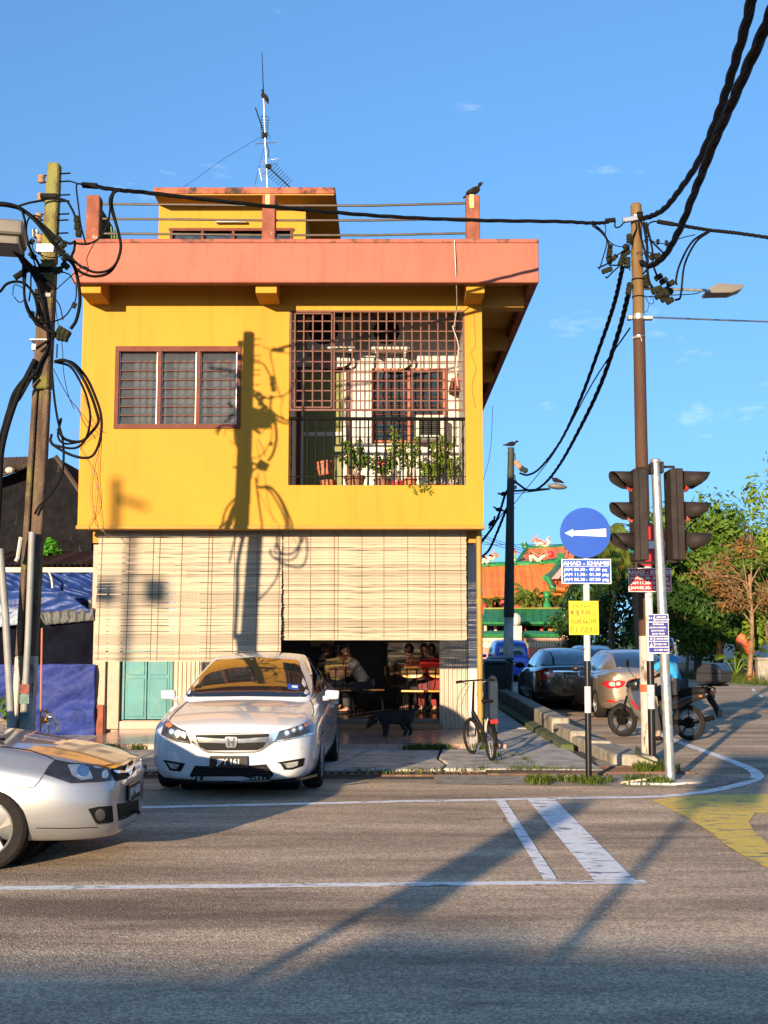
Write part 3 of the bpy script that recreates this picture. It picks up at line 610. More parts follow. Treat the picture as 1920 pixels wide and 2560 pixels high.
corrug('sliding_shutter', gx(1098), gx(1168), FL + .005, GT - .3, DS - .09, house)
# dim eating room behind
YR = DS + 6.2; RX = gx(1203) - .05
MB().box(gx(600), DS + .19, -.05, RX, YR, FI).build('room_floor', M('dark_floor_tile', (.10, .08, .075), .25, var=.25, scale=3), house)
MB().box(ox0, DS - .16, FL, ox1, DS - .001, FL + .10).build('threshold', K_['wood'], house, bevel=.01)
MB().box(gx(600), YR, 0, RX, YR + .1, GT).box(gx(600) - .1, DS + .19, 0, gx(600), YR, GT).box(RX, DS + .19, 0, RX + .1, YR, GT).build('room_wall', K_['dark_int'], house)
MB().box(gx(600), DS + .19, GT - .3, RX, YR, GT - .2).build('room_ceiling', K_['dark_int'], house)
# downpipe and corner guard
dp = root('downpipe', W(1200, 1800, 18.6), 'ochre-painted drain pipe running down the right corner of the shophouse', 'pipe')
ochre = M('ochre_pipe', (.27, .165, .03), .6, var=.08, scale=4)
px_ = fx(1199, 1560, 18.75)
MB().cyl((px_, 18.75, FL), (px_, 18.75, ZS - .02), .045, n=12).build('pipe', ochre, dp, smooth=40)
for z_ in (.8, 2.2): MB().cyl((px_, 18.75, z_), (px_, 18.75, z_ + .07), .055, n=12).build('collar', ochre, dp, smooth=40)
gp = root('guard_slab', (1.86, 21.6, 0), 'round-topped blue-grey guard slab standing beside the ochre downpipe', 'guard slab')
pr = [(1.70, 20.3, .03)] + [(1.70 + .17 + .17 * math.cos(math.pi - a * math.pi / 8), 20.3, .86 + .17 * math.sin(a * math.pi / 8)) for a in range(0, 9)] + [(2.04, 20.3, .03)]
MB().prism([(p[0] * .42 + 1.13, p[1] + 1.3, p[2]) for p in pr], (0, .5, 0)).build('slab', M('blue_grey_paint', (.022, .033, .055), .8, var=.15, spec=.1), gp, bevel=.01)

# ------------------------------------------------------------------ bamboo blinds
def blind(xa, xb, ztop, zbot, y0, y1, cords, label):
    r0 = root('bamboo_blind', ((xa + xb) / 2, y0, zbot), label, 'blind', 'bamboo blinds of the porch')
    n = int(round((ztop - zbot) / .0435)); h = (ztop - zbot) / n
    ms = []
    for q in range(3):
        b = MB(); segs = 14; rnd = random.Random(q + 3)
        zo = [rnd.uniform(-.004, .004) for _ in range(segs + 1)]
        for i in range(segs):
            p, s_ = xa + (xb - xa) * i / segs, xa + (xb - xa) * (i + 1) / segs
            lo = [(p, -.005, -h * .46 + zo[i]), (s_, -.005, -h * .46 + zo[i + 1]), (s_, .005, -h * .46 + zo[i + 1]), (p, .005, -h * .46 + zo[i])]
            hi = [(p, -.007, h * .45 + zo[i]), (s_, -.007, h * .45 + zo[i + 1]), (s_, .003, h * .45 + zo[i + 1]), (p, .003, h * .45 + zo[i])]
            b.add(lo + hi, [(0, 1, 5, 4), (3, 2, 6, 7), (4, 5, 6, 7), (0, 3, 2, 1)] + ([(0, 4, 7, 3)] if i == 0 else []) + ([(1, 2, 6, 5)] if i == segs - 1 else []))
        me = b.mesh('slat'); me.materials.append(K_[('bamboo', 'bamboo_dk', 'bamboo_lt')[q]]); ms.append(me)
    for k in range(n):
        t = (k + .5) / n; o = bpy.data.objects.new('slat', ms[random.randrange(3)]); COL.objects.link(o)
        wparent(o, r0); o.location = (random.uniform(-.006, .006), y0 + (y1 - y0) * t, ztop - t * (ztop - zbot))
        o.rotation_euler = (random.uniform(-.10, .10), random.uniform(-.0012, .0012), 0)
    for c in cords:
        x = xa + (xb - xa) * c
        MB().tube([(x, y0 - .014, ztop + .05), (x, (y0 + y1) / 2 - .014, (ztop + zbot) / 2), (x, y1 - .014, zbot)], .0042, 4).build('cord', K_['cord'], r0)
    MB().box(xa, y0 + .005, ztop, xb, y0 + .03, ztop + .035).build('head_rail', K_['bamboo'], r0)
    MB().box(xa, y1 - .016, zbot - .02, xb, y1 + .012, zbot).build('bottom_rail', K_['bamboo'], r0)
    return r0
zt = fz(1330, DB)
blind(fx(244, 1480, DB), fx(705, 1480, DB), zt, fz(1650, DB), DB, DB - .12, (.02, .17, .30, .335, .455, .60, .62, .74, .865, .985), 'weathered bamboo blind hanging lower, above the white sedan')
blind(fx(707, 1480, DB), fx(1166, 1480, DB), zt + .02, fz(1597, DB), DB, DB + .02, (.03, .15, .28, .30, .43, .55, .68, .80, .83, .97), 'bamboo blind rolled halfway over the open eating-room entrance')

# ------------------------------------------------------------------ birds
birdm = M('dark_feathers', (.016, .013, .012), .8, spec=.1, var=.35, scale=30)
def bird(loc, label, rz=0.0, pitch=25, size=.2, perch=None):
    r0 = root('perched_bird', loc, label, 'bird', 'birds perched on poles and wires', rz)
    b = MB(); M_ = rotm('Y', -pitch); n = 12; pr = [(-.62, .02, .05), (-.40, .06, .07), (-.22, .12, .13), (.0, .17, .19), (.18, .16, .18), (.30, .11, .12), (.36, .09, .09), (.44, .10, .10), (.52, .085, .085), (.56, .04, .04), (.66, .006, .006)]
    v = []; f = []
    for (x, wy, wz) in pr:
        zc = .0 + (.10 if x > .3 else .0) + (.05 if x > .4 else 0) - (.04 if x < -.3 else 0)
        for k in range(n):
            a = 2 * math.pi * k / n; v.append((M_ @ Vector((x, wy * math.cos(a), zc + wz * math.sin(a)))) * size + Vector((0, 0, size * .26)))
    for i in range(len(pr) - 1):
        for k in range(n): f.append((i * n + k, i * n + (k + 1) % n, (i + 1) * n + (k + 1) % n, (i + 1) * n + k))
    f.append(tuple(range(n))); f.append(tuple(range((len(pr) - 1) * n, len(pr) * n)))
    b.add(v, f).build('body', birdm, r0, smooth=180, world=False)
    for s_ in (-1, 1):
        MB().tube([(0, s_ * .05 * size, size * .15), (.01 * size, s_ * .05 * size, 0)], .015 * size, 4).build('leg', K_['cord'], r0, world=False)
        MB().ball((-.14 * size, s_ * .16 * size, size * .26 - .04 * size), (.30 * size, .03 * size, .11 * size), 8, 5, M_=M_).build('wing', birdm, r0, smooth=180, world=False)
    return r0
bird((fx(1184, 484, 17.66), 17.66, ZPO), 'dark dove perched on the right roof post of the yellow shophouse', rz=0, pitch=30, size=.30)
# ------------------------------------------------------------------ tv antenna
DA = 21.6
def az(x, y, d=0): return W(600 + x * .1808, 100 + y * .1808, DA + d)
an = root('tv_antenna', az(383, 2030), 'tall bent rooftop antenna mast with rod arrays on the rooftop room', 'antenna')
MB().tube([Vector((az(383, 2030).x, DA, zs1 - .02)), az(372, 1740), az(350, 1400), az(338, 1050), az(328, 800)], .016, 6).build('mast', K_['steel'], an)
MB().tube([az(328, 800), az(318, 560), az(304, 165)], [.012, .009, .006], 6).build('top_rod', K_['black_metal'], an)
MB().tube([az(345, 1320), az(212, 935)], .011, 6).build('slanted_rod', K_['black_metal'], an)
MB().tube([az(350, 1390), az(398, 1525), az(392, 1625)], .008, 5).build('hanging_rod', K_['black_metal'], an)
for k, y in enumerate((1058, 1108, 1150, 1183, 1212, 1242, 1276, 1315, 1357)):
    MB().tube([az(290, y - 4), az(386 + 6 * (k % 2), y + 2)], .007, 4).build('element', K_['black_metal'], an)
MB().tube([az(292, 1060), az(288, 1240), az(292, 1400)], .005, 4).build('side_wire', K_['black_metal'], an); MB().tube([az(396, 1070), az(384, 1280), az(420, 1370)], .005, 4).build('side_wire', K_['black_metal'], an)
MB().tube([az(212, 1438), az(490, 1415)], .009, 5).build('cross_rod', K_['steel'], an)
MB().obox(az(342, 1320), (.09, .06, .09)).build('clamp', K_['black_metal'], an); MB().obox(az(395, 1750), (.10, .06, .08)).build('clamp', K_['black_metal'], an)
MB().tube([az(375, 1740), az(690, 2035, -.5)], .012, 5).build('boom', K_['black_metal'], an)
for k in range(9):
    t = .12 + k * .095; c = az(375, 1740).lerp(az(690, 2035, -.5), t); w_ = .16 - .006 * k
    MB().tube([c + Vector((-w_ * .75, .03, -w_ * .6)), c + Vector((w_ * .75, -.03, w_ * .6))], .0055, 4).build('element', K_['black_metal'], an)
for q, (a0, a1, n_) in enumerate(((az(262, 1780), az(300, 1950), 8), (az(290, 1665), az(262, 1725), 4))):
    for k in range(n_): c = a0.lerp(a1, k / (n_ - 1)); MB().tube([c, c + Vector((.13, .02, .012))], .0045, 4).build('reflector_rod', K_['steel'], an)
MB().tube([az(262, 1780), az(300, 1950), az(355, 1935)], .006, 4).build('reflector_frame', K_['steel'], an)
MB().tube([az(430, 1655), az(555, 1635), az(510, 1725), az(430, 1700)], .005, 4).build('reflector_frame', K_['steel'], an)
bird(az(338, 830), 'dark bird clinging to the rooftop antenna mast', rz=R(180), pitch=55, size=.24)
def cable(name, label, pts, r, cat='cable', group=None, n=6, seg=6, mat=None, kind=None):
    o = MB().tube(catmull(pts, seg), r, n).build(name, mat or K_['rubber'], smooth=60); tag(o, label, cat, group); return o
cable('antenna_stay', 'thin stay wire running down left from the rooftop antenna', [az(285, 1340), W(555, 400, DA - .1), W(500, 440, DA - .3), W(455, 470, DA - .6)], .004, 'wire', n=4)
cable('antenna_stay', 'thin stay wire dropping straight beside the antenna mast', [az(335, 1490), az(265, 1740), az(203, 2025)], .004, 'wire', n=4)

# ------------------------------------------------------------------ left concrete pole
DL = 13.65
lp = root('concrete_utility_pole', G(70, 1975), 'weathered square concrete utility pole with tangled cables at the left', 'utility pole')
def lw(x, y, d=0.0): return W(x, y, DL + d)                       # zoom coordinates below come from pixels of the photograph
top = lw(137, 410); bot = lw(48, 1975); bot.y = DL; top.y = DL
def seg_pole(t0, t1, w0, w1, mat, name):
    a, b_ = bot.lerp(top, t0), bot.lerp(top, t1); m = MB(); lo = []; hi = []
    for sx_, sy_ in ((-1, -1), (1, -1), (1, 1), (-1, 1)):
        lo.append(a + Vector((sx_ * w0 / 2, sy_ * w0 / 2, 0))); hi.append(b_ + Vector((sx_ * w1 / 2, sy_ * w1 / 2, 0)))
    m.hexa(lo, hi); return m.build(name, mat, lp, bevel=.018)
Hh = top.z - bot.z
tw = (lw(60, 1640).z - bot.z) / Hh
# lower shaft is an I-section: two flanges and a web
for (xa, xb, ya, yb, nm) in ((-.145, -.06, -.09, .09, 'flange'), (.045, .145, -.09, .09, 'flange'), (-.061, .046, -.02, .05, 'web')):
    tA, tB = 0.0, (lw(90, 975).z - bot.z) / Hh
    def sect(t): c = bot.lerp(top, t); s_ = .84 - .30 * t; return [c + Vector((xa * s_, ya * s_, 0)), c + Vector((xb * s_, ya * s_, 0)), c + Vector((xb * s_, yb * s_, 0)), c + Vector((xa * s_, yb * s_, 0))]
    tm = tw
    MB().hexa(sect(tA), sect(tm)).build('whitewashed_' + nm, K_['pole_white'], lp, bevel=.012)
    MB().hexa(sect(tm), sect(tB)).build(nm, K_['pole_conc'], lp, bevel=.012)
seg_pole((lw(90, 975).z - bot.z) / Hh, (lw(115, 660).z - bot.z) / Hh, .185, .165, K_['pole_conc'], 'upper_shaft')
seg_pole((lw(115, 660).z - bot.z) / Hh, 1.0, .165, .135, K_['pole_green'], 'pole_head')
MB().tube([lw(80, 1330, -.17), lw(70, 1600, -.17), lw(50, 1990, -.17)], .036, 10).build('conduit', K_['grey_pvc'], lp, smooth=50)
MB().tube([lw(0, 1372, -.3), lw(14, 1540, -.3), lw(28, 1800, -.3), lw(35, 1990, -.3)], .04, 10).build('stay_guard', K_['grey_pvc'], lp, smooth=50)
MB().tube(catmull([lw(-12, 1390, -.3), lw(-2, 1240, -.28), lw(5, 1120, -.25), lw(40, 1000, -.2), lw(88, 900, -.12)], 6), .034, 8).build('cable', K_['rubber'], lp, smooth=60)
MB().tube([lw(96, 1960, -.2), lw(101, 1820, -.2), lw(105, 1570, -.2)], .011, 6).build('copper_pipe', M('orange_pipe', (.40, .13, .06), .6, var=.2), lp)
MB().tube([lw(52, 1343, -.2), lw(44, 1395, -.2), lw(39, 1403, -.2)], .022, 6).build('broken_pipe', K_['ac_white'], lp)
for (y, col) in ((1720, (.17, .05, .035)), (1745, (.11, .17, .155)), (1790, (.10, .15, .17))):
    c = lw(61, y, -.215); MB().box(c.x - .052, c.y, c.z - .06, c.x + .05, c.y + .008, c.z + .04).build('paint_band', M('faded_band', col, .8, var=.4, scale=12), lp)
def z1(x, y, d=0.0): return lw(x * .2893, 380 + y * .2893, d)     # coordinates of an enlarged view
for (x, y, br) in ((358, 230, (405, 205, 262)), (350, 388, (400, 370, 410)), (333, 562, (395, 540, 590)), (305, 700, (370, 712, 745)), (345, 750, (380, 745, 770))):
    c = z1(x, y, -.02); MB().lathe([(.0, -.05), (.03, -.05), (.045, -.03), (.03, -.012), (.045, .012), (.035, .035), (.02, .05), (0, .05)], 10, Matrix.Translation(c)).build('insulator', K_['ceramic_w'] if y in (700,) else K_['ceramic'], lp, smooth=50)
    for q in br[1:]: MB().tube([z1(x - 5, q, -.02), z1(br[0] + 20, q, -.02)], .009, 5).build('insulator_arm', K_['black_metal'], lp)
for (xa, xb, y) in ((520, 610, 190), (520, 605, 258), (520, 605, 375), (520, 600, 430), (510, 598, 540), (510, 592, 593), (505, 590, 705)):
    MB().tube([z1(xa - 40, y), z1(xb, y - 6)], .010, 5).build('arm_bolt', K_['black_metal'], lp)
for (y, w_, h_, mt_) in ((400, .19, .05, K_['black_metal']), (850, .19, .09, K_['steel']), (1025, .215, .03, K_['black_metal']), (1060, .19, .045, K_['grey_pvc']), (1255, .20, .045, K_['grey_pvc']), (1640, .215, .012, K_['steel'])):
    c = z1(455 - (y - 100) * .062, y); MB().box(c.x - w_ / 2, DL - w_ / 2 - .003, c.z - h_ / 2, c.x + w_ / 2, DL + w_ / 2, c.z + h_ / 2).build('band', mt_, lp, bevel=.004)
MB().obox(z1(300, 1690, -.06), (.05, .08, .07)).build('junction_box', K_['ac_white'], lp, bevel=.005)
conn = M('cable_connector', (.016, .017, .009), .7, var=.4, scale=20, spec=.1)
for (x, y, r_, l_, rot) in ((665, 580, .038, .06, 5), (670, 645, .04, .065, 5), (680, 705, .038, .06, 5), (500, 765, .035, .08, 50), (540, 810, .035, .07, 50), (530, 865, .035, .07, 50), (570, 915, .038, .08, 50), (565, 980, .04, .07, -50), (550, 1560, .055, .12, -60), (540, 1600, .05, .1, -80), (275, 775, .03, .05, 30), (270, 880, .03, .05, 30), (290, 905, .03, .05, 30), (275, 1405, .035, .06, 0), (330, 1470, .03, .07, 60), (640, 1325, .03, .05, 20), (500, 1025, .04, .08, 70), (325, 1210, .035, .05, 0), (290, 1040, .03, .05, 60)):
    m_ = MB(); rm = rotm('Y', rot)
    for k in (-1, 0, 1): m_.obox(z1(x, y, -.13) + rm @ Vector((0, 0, k * l_ * .42)), (r_ * 1.7, r_ * 1.7, l_ * .34), rm)
    m_.obox(z1(x, y, -.13), (r_ * 1.3, r_ * 1.3, l_ * 1.3), rm); m_.build('connector', conn, lp, bevel=.006)
sc1 = M('dead_end_clamp', (.008, .008, .008), .7, spec=.1)
MB().tube([z1(715, 285, -.05), z1(840, 295, -.05)], .036, 8).build('clamp_sleeve', sc1, lp); MB().tube([z1(125, 1090, -.05), z1(235, 1015, -.05)], .036, 8).build('clamp_sleeve', sc1, lp)
loops = [
 ([(-60, 438), (60, 445), (170, 480), (300, 570), (400, 660), (480, 740), (600, 790), (650, 770)], .022), ([(-60, 450), (80, 465), (190, 500), (320, 610), (450, 780), (560, 900), (640, 985), (680, 1150), (690, 1300), (660, 1450), (610, 1530)], .03),
 ([(-60, 445), (150, 470), (210, 570), (225, 700), (260, 830), (330, 960), (350, 1010)], .022), ([(150, 470), (250, 440), (330, 425), (410, 405), (560, 415), (620, 490), (650, 560)], .018), ([(225, 700), (240, 590), (290, 550), (345, 560)], .014),
 ([(650, 770), (640, 850), (620, 900), (640, 940), (720, 1000), (830, 1040), (940, 1020), (1010, 950), (1045, 820), (1020, 680), (970, 520), (950, 420), (985, 345), (1040, 325)], .022),
 ([(600, 900), (640, 990), (720, 1050), (820, 1075), (930, 1050), (1000, 970), (1040, 850), (1035, 740), (990, 560), (965, 440), (985, 355), (1040, 330)], .022),
 ([(740, 790), (700, 640), (680, 480), (660, 300), (690, 275), (760, 285)], .014), ([(650, 790), (760, 795), (860, 740), (930, 620), (950, 500), (960, 400), (1000, 335)], .016),
 ([(130, 830), (200, 920), (300, 1020), (400, 1120), (480, 1180)], .035), ([(150, 870), (200, 960), (280, 1050), (340, 1180), (380, 1350), (415, 1550), (410, 1700), (350, 1820), (300, 1920), (180, 2010), (110, 2130), (60, 2300)], .03),
 ([(0, 1210), (60, 1140), (150, 1120), (230, 1150), (300, 1250), (330, 1380), (370, 1480)], .022), ([(0, 1200), (80, 1130), (180, 1125), (280, 1200), (320, 1330), (310, 1450)], .016),
 ([(230, 950), (215, 1100), (210, 1230), (240, 1370), (330, 1490), (480, 1570)], .024), ([(205, 830), (200, 1000), (205, 1150), (225, 1300), (300, 1440), (420, 1540), (480, 1560)], .02),
 ([(250, 1290), (265, 1180), (270, 1060), (300, 980)], .014), ([(110, 1240), (125, 1150), (200, 1180), (215, 1260), (170, 1300), (120, 1250)], .008), ([(490, 1185), (560, 1120), (640, 1050), (720, 990), (780, 1020)], .008), ([(660, 1090), (760, 1030), (750, 930), (780, 850), (820, 780), (870, 720), (900, 620), (940, 560)], .007),
 ([(660, 1150), (655, 1270), (620, 1340), (560, 1420), (480, 1460), (370, 1475)], .012), ([(480, 1270), (520, 1340), (545, 1450)], .010), ([(470, 1810), (560, 1800), (650, 1860), (730, 1980), (790, 2110), (830, 2230), (850, 2330), (800, 2410), (700, 2500), (560, 2480), (500, 2390)], .024),
 ([(470, 1815), (560, 1805), (640, 1830), (740, 1940), (810, 2080), (870, 2260), (875, 2420), (840, 2560), (770, 2640), (620, 2620), (450, 2520), (445, 2440)], .022), ([(470, 1812), (600, 1850), (680, 1960), (750, 2120), (780, 2300), (740, 2480), (640, 2560), (450, 2530)], .02),
 ([(440, 1700), (450, 1900), (470, 2130), (500, 2320), (540, 2480), (550, 2640), (530, 2800), (440, 2950), (340, 3060), (300, 3130)], .02), ([(290, 1930), (250, 1990), (170, 2130), (110, 2200), (40, 2330)], .022), ([(300, 1880), (210, 1960), (120, 2080), (70, 2230), (20, 2400), (-40, 2600)], .024),
 ([(480, 1300), (490, 1420), (520, 1560), (540, 1700), (550, 1900), (590, 2100), (640, 2220)], .006), ([(460, 1870), (520, 1990), (600, 2130), (680, 2230), (720, 2330), (830, 2480)], .006),
 ([(510, 2330), (530, 2310), (500, 2450), (560, 2520), (720, 2500)], .016), ([(330, 1020), (420, 1030), (520, 1000), (590, 990)], .022), ([(520, 1030), (600, 1060), (640, 1120)], .01), ([(275, 790), (300, 860), (420, 910), (520, 905)], .008), ([(310, 1700), (400, 1640), (480, 1590), (500, 1560)], .022), ([(495, 1660), (490, 1780)], .012), ([(150, 600), (180, 700), (230, 780), (280, 900), (310, 1000)], .012)]
for i, (pts, r_) in enumerate(loops):
    MB().tube(catmull([z1(x, y, -.16 + .05 * math.sin(i * 1.7 + k * .6)) for k, (x, y) in enumerate(pts)], 6), r_ * .72, 6).build('cable', K_['rubber'], lp, smooth=60)
# street lamp head on its arm, cut by the left frame edge
lampm = M('lamp_grey', (.13, .115, .10), .5, var=.1, scale=5)
MB().obox(lw(12, 587, -.9), (.42, .62, .16), rotm('Z', 12)).build('lamp_head', lampm, lp, bevel=.05, bseg=3)
MB().obox(lw(8, 614, -.9), (.36, .5, .10), rotm('Z', 12)).build('lamp_lens', lampm, lp, bevel=.03, bseg=2)
MB().tube([lw(34, 625, -.85), lw(70, 660, -.5), lw(120, 725, -.1)], .026, 8).build('lamp_arm', K_['black_metal'], lp)
# wires hanging on the shophouse wall beside the pole
for k, pts in enumerate(([(205, 985), (225, 1040), (245, 1072), (262, 1080)], [(176, 1000), (215, 1050), (245, 1085)], [(195, 1120), (215, 1100), (240, 1085)], [(250, 1090), (232, 1170), (226, 1240), (240, 1310), (260, 1330)], [(250, 1090), (245, 1190), (249, 1260), (225, 1306), (222, 1325)], [(236, 1180), (246, 1240), (258, 1325), (280, 1340)], [(190, 1072), (196, 1112), (215, 1145), (240, 1200), (232, 1307)])):
    cable('thin_wire', ('uppermost loose wire crossing the sky to the left corner of the yellow wall', 'loose wire sloping from the pole to the clip on the yellow wall corner', 'short loose wire left of the clip on the yellow wall corner', 'loose wire bowing left below the clip on the yellow wall corner', 'straight loose wire hanging below the clip on the yellow wall corner', 'loose wire ending at the top of the lower-hanging bamboo blind', 'longest loose wire curling down the left corner of the yellow wall')[k], [W(x, y, DU - .05) for x, y in pts], .0045, 'wire', 'loose wires at the left corner of the yellow wall', 4, 5, K_['cord'])

# ------------------------------------------------------------------ lettering
def text(body, size, mat, parent, at, right, up, name='lettering', align='CENTER', ext=.0008, bold=0.0, sx=1.0, spacing=1.0):
    c = bpy.data.curves.new('t', 'FONT'); c.body = body; c.size = size; c.align_x = align; c.align_y = 'CENTER'; c.extrude = ext; c.offset = bold; c.resolution_u = 3; c.space_character = spacing
    o = bpy.data.objects.new('t', c); COL.objects.link(o); bpy.context.view_layer.update()
    me = bpy.data.meshes.new_from_object(o.evaluated_get(bpy.context.evaluated_depsgraph_get())); bpy.data.objects.remove(o); bpy.data.curves.remove(c)
    r_ = Vector(right).normalized(); u_ = Vector(up); u_ = (u_ - r_ * u_.dot(r_)).normalized(); n_ = r_.cross(u_)
    M_ = Matrix((r_ * sx, u_, n_)).transposed().to_4x4(); M_.translation = Vector(at); me.transform(M_); me.materials.clear()
    return link(name, me, mat, parent)

# ------------------------------------------------------------------ right wooden pole
DRP = 16.9
rp = root('wooden_utility_pole', (W(1622, 1895, DRP).x, DRP, 0), 'tall round brown wooden utility pole at the junction corner with a street lamp arm', 'utility pole')
def rw(x, y, d=0.0): return W(x, y, DRP + d)
def z5(x, y, d=0.0): return rw(1480 + x * .2893, 460 + y * .2893, d)
pb, pt_ = rw(1622, 1905), rw(1590, 513); pb.y = pt_.y = DRP
def pp(y):
    t = (rw(1600, y).z - pb.z) / (pt_.z - pb.z); return pb.lerp(pt_, t)
def rr(y): return .098 - (.098 - .078) * (pp(y).z - pb.z) / (pt_.z - pb.z)
for (ya, yb, mt_, nm) in ((1910, 1590, K_['pole_white'], 'whitewashed_base'), (1590, 800, K_['pole_wood'], 'shaft'), (800, 513, K_['pole_top'], 'pole_head')):
    n_ = 8; pts = [pp(ya + (yb - ya) * i / n_) + Vector((random.uniform(-.003, .003), 0, 0)) for i in range(n_ + 1)]
    MB().tube(pts, [rr(ya + (yb - ya) * i / n_) for i in range(n_ + 1)], 18).build(nm, mt_, rp, smooth=50)
MB().lathe([(.075, 0), (.06, .02), (.03, .032), (0, .036)], 14, Matrix.Translation(pp(513))).build('cap', K_['pole_top'], rp, smooth=50)
for y, mt_, h_ in ((545, K_['steel'], .05), (700, K_['black_metal'], .02), (743, K_['black_metal'], .016), (793, K_['galv'], .07), (842, K_['steel'], .012), (1720, M('orange_band', (.30, .08, .03), .8, var=.3), .10)):
    c = pp(y); MB().cyl(c - Vector((0, 0, h_ / 2)), c + Vector((0, 0, h_ / 2)), rr(y) + .008, n=18).build('band', mt_, rp, smooth=40)
MB().obox(z5(330, 305, -.1), (.22, .06, .07), rotm('Y', -10)).build('bracket', K_['steel'], rp, bevel=.006)
MB().obox(z5(410, 275, -.1), (.08, .12, .09)).build('bracket', K_['black_metal'], rp, bevel=.006)
MB().obox(z5(480, 1160, -.02), (.14, .1, .05)).build('bracket', K_['galv'], rp, bevel=.006); MB().obox(z5(325, 1158, -.02), (.06, .1, .06)).build('bracket', K_['galv'], rp, bevel=.006)
# lamp arm and head
MB().tube([z5(450, 903), z5(990, 918)], .022, 8).build('lamp_arm', K_['galv'], rp, smooth=40)
hd = MB(); hp = [(985, 925), (1060, 868), (1090, 855), (1300, 865), (1318, 880), (1300, 905), (1210, 938), (1060, 940), (1000, 945)]
hd.prism([z5(x, y, -.14) for x, y in hp], (0, .28, 0)); hd.build('lamp_head', lampm, rp, bevel=.02, bseg=2)
MB().obox(z5(1035, 925), (.07, .2, .06)).build('lamp_joint', K_['galv'], rp, bevel=.01)
for (x, y, rot, l_, r_) in ((155, 560, 10, .10, .045), (150, 610, 10, .1, .05), (150, 655, -10, .09, .05), (195, 635, 40, .07, .045), (130, 745, 70, .12, .045), (300, 565, -20, .12, .05), (275, 615, 10, .1, .055), (255, 670, 20, .1, .055), (305, 680, 0, .12, .055), (320, 470, 0, .1, .045), (320, 905, 10, .14, .05), (545, 625, 80, .12, .05), (575, 805, 60, .09, .05), (620, 838, 60, .09, .05), (680, 860, 60, .09, .05), (560, 915, 70, .12, .06), (620, 925, 70, .12, .06), (660, 935, 70, .1, .055), (580, 965, 60, .1, .05), (630, 990, 60, .1, .05), (672, 1010, 60, .09, .05), (470, 840, 0, .14, .05), (570, 500, 0, .06, .03), (643, 510, 0, .06, .03), (470, 480, 0, .08, .03)):
    m_ = MB(); rm = rotm('Y', rot); c = z5(x, y, -.08)
    for k in (-1, 0, 1): m_.obox(c + rm @ Vector((0, 0, k * l_ * .40)), (r_ * 1.5, r_ * 1.5, l_ * .33), rm)
    m_.obox(c, (r_ * 1.15, r_ * 1.15, l_ * 1.3), rm); m_.build('connector', conn, rp, bevel=.006)
MB().tube([z5(115, 318, -.05), z5(200, 310, -.05)], .034, 8).build('clamp_sleeve', sc1, rp); MB().tube([z5(565, 325, -.05), z5(705, 348, -.05)], .034, 8).build('clamp_sleeve', sc1, rp)
for i, (pts, r_) in enumerate([([(200, 310), (200, 370), (240, 370), (285, 320)], .013), ([(370, 310), (385, 380), (350, 460), (330, 520), (280, 570), (210, 620)], .013), ([(400, 320), (420, 450), (450, 560), (470, 640)], .018), ([(440, 330), (470, 480), (480, 620), (480, 760), (500, 860), (540, 910)], .022), ([(450, 330), (500, 470), (560, 540), (620, 600)], .015), ([(470, 330), (520, 560), (530, 700), (560, 790)], .016),
        ([(480, 380), (490, 345), (530, 325), (570, 325)], .013), ([(440, 500), (470, 480), (560, 505), (640, 515), (760, 470), (890, 438)], .008), ([(475, 720), (500, 700), (540, 690)], .02), ([(440, 780), (480, 720), (470, 640)], .016), ([(455, 975), (520, 970), (700, 960), (880, 950), (940, 930)], .008), ([(460, 960), (490, 1030), (530, 1030), (525, 985), (490, 975)], .006), ([(490, 1040), (480, 1090), (455, 1110)], .005), ([(600, 640), (520, 600), (460, 590), (430, 620)], .01),
        ([(0, 340), (60, 385), (110, 440), (155, 540)], .016), ([(0, 360), (70, 410), (125, 480), (120, 550), (90, 650), (65, 740)], .011), ([(0, 320), (100, 345), (120, 390), (120, 460), (200, 530), (330, 550)], .008), ([(50, 725), (130, 690), (170, 640)], .014), ([(120, 800), (130, 810), (180, 760), (245, 700), (270, 660)], .012), ([(145, 700), (230, 700), (260, 660)], .013), ([(330, 750), (310, 700), (280, 640)], .01), ([(380, 600), (400, 590), (440, 590)], .006)]):
    MB().tube(catmull([z5(x, y, -.13 + .04 * math.sin(i + k)) for k, (x, y) in enumerate(pts)], 5), r_ * .85, 6).build('cable', K_['rubber'], rp, smooth=60)
MB().tube([z5(345, 1325, -.12), z5(420, 1320, -.12), z5(430, 1360, -.12)], .006, 4).build('string', K_['ac_white'], rp)
# ---- spanning cables
def twisted(name, label, pts, r, turns, cat='cable', group=None, strands=3):
    base = catmull(pts, 14); m_ = MB(); n_ = len(base)
    for s_ in range(strands):
        out = []
        for i, p in enumerate(base):
            d = (base[min(i + 1, n_ - 1)] - base[max(i - 1, 0)]).normalized(); a = d.orthogonal().normalized(); b_ = d.cross(a)
            ang = turns * 2 * math.pi * i / n_ + s_ * 2 * math.pi / strands
            out.append(p + (a * math.cos(ang) + b_ * math.sin(ang)) * r * .46)
        m_.tube(out, r * .56, 6)
    o = m_.build(name, K_['rubber'], smooth=60); return tag(o, label, cat, group)
span = [lw(205, 460, -.1), W(285, 474, 13.8), W(370, 482, 13.95), W(560, 504, 14.3), W(800, 528, 14.9), W(1000, 543, 15.4), W(1200, 551, 15.9), W(1400, 554, 16.4), W(1480, 558, 16.6), W(1520, 556, 16.75)]
twisted('overhead_cable', 'black overhead cable slung from the concrete pole to the wooden pole across the facade', span, .026, 9, 'cable')
cable('service_cable', 'thin black wire from the concrete pole to the overhead cable clamp', [lw(175, 453, -.05), lw(205, 461, -.08), lw(280, 474, -.05), W(370, 478, 13.95)], .008, 'wire')
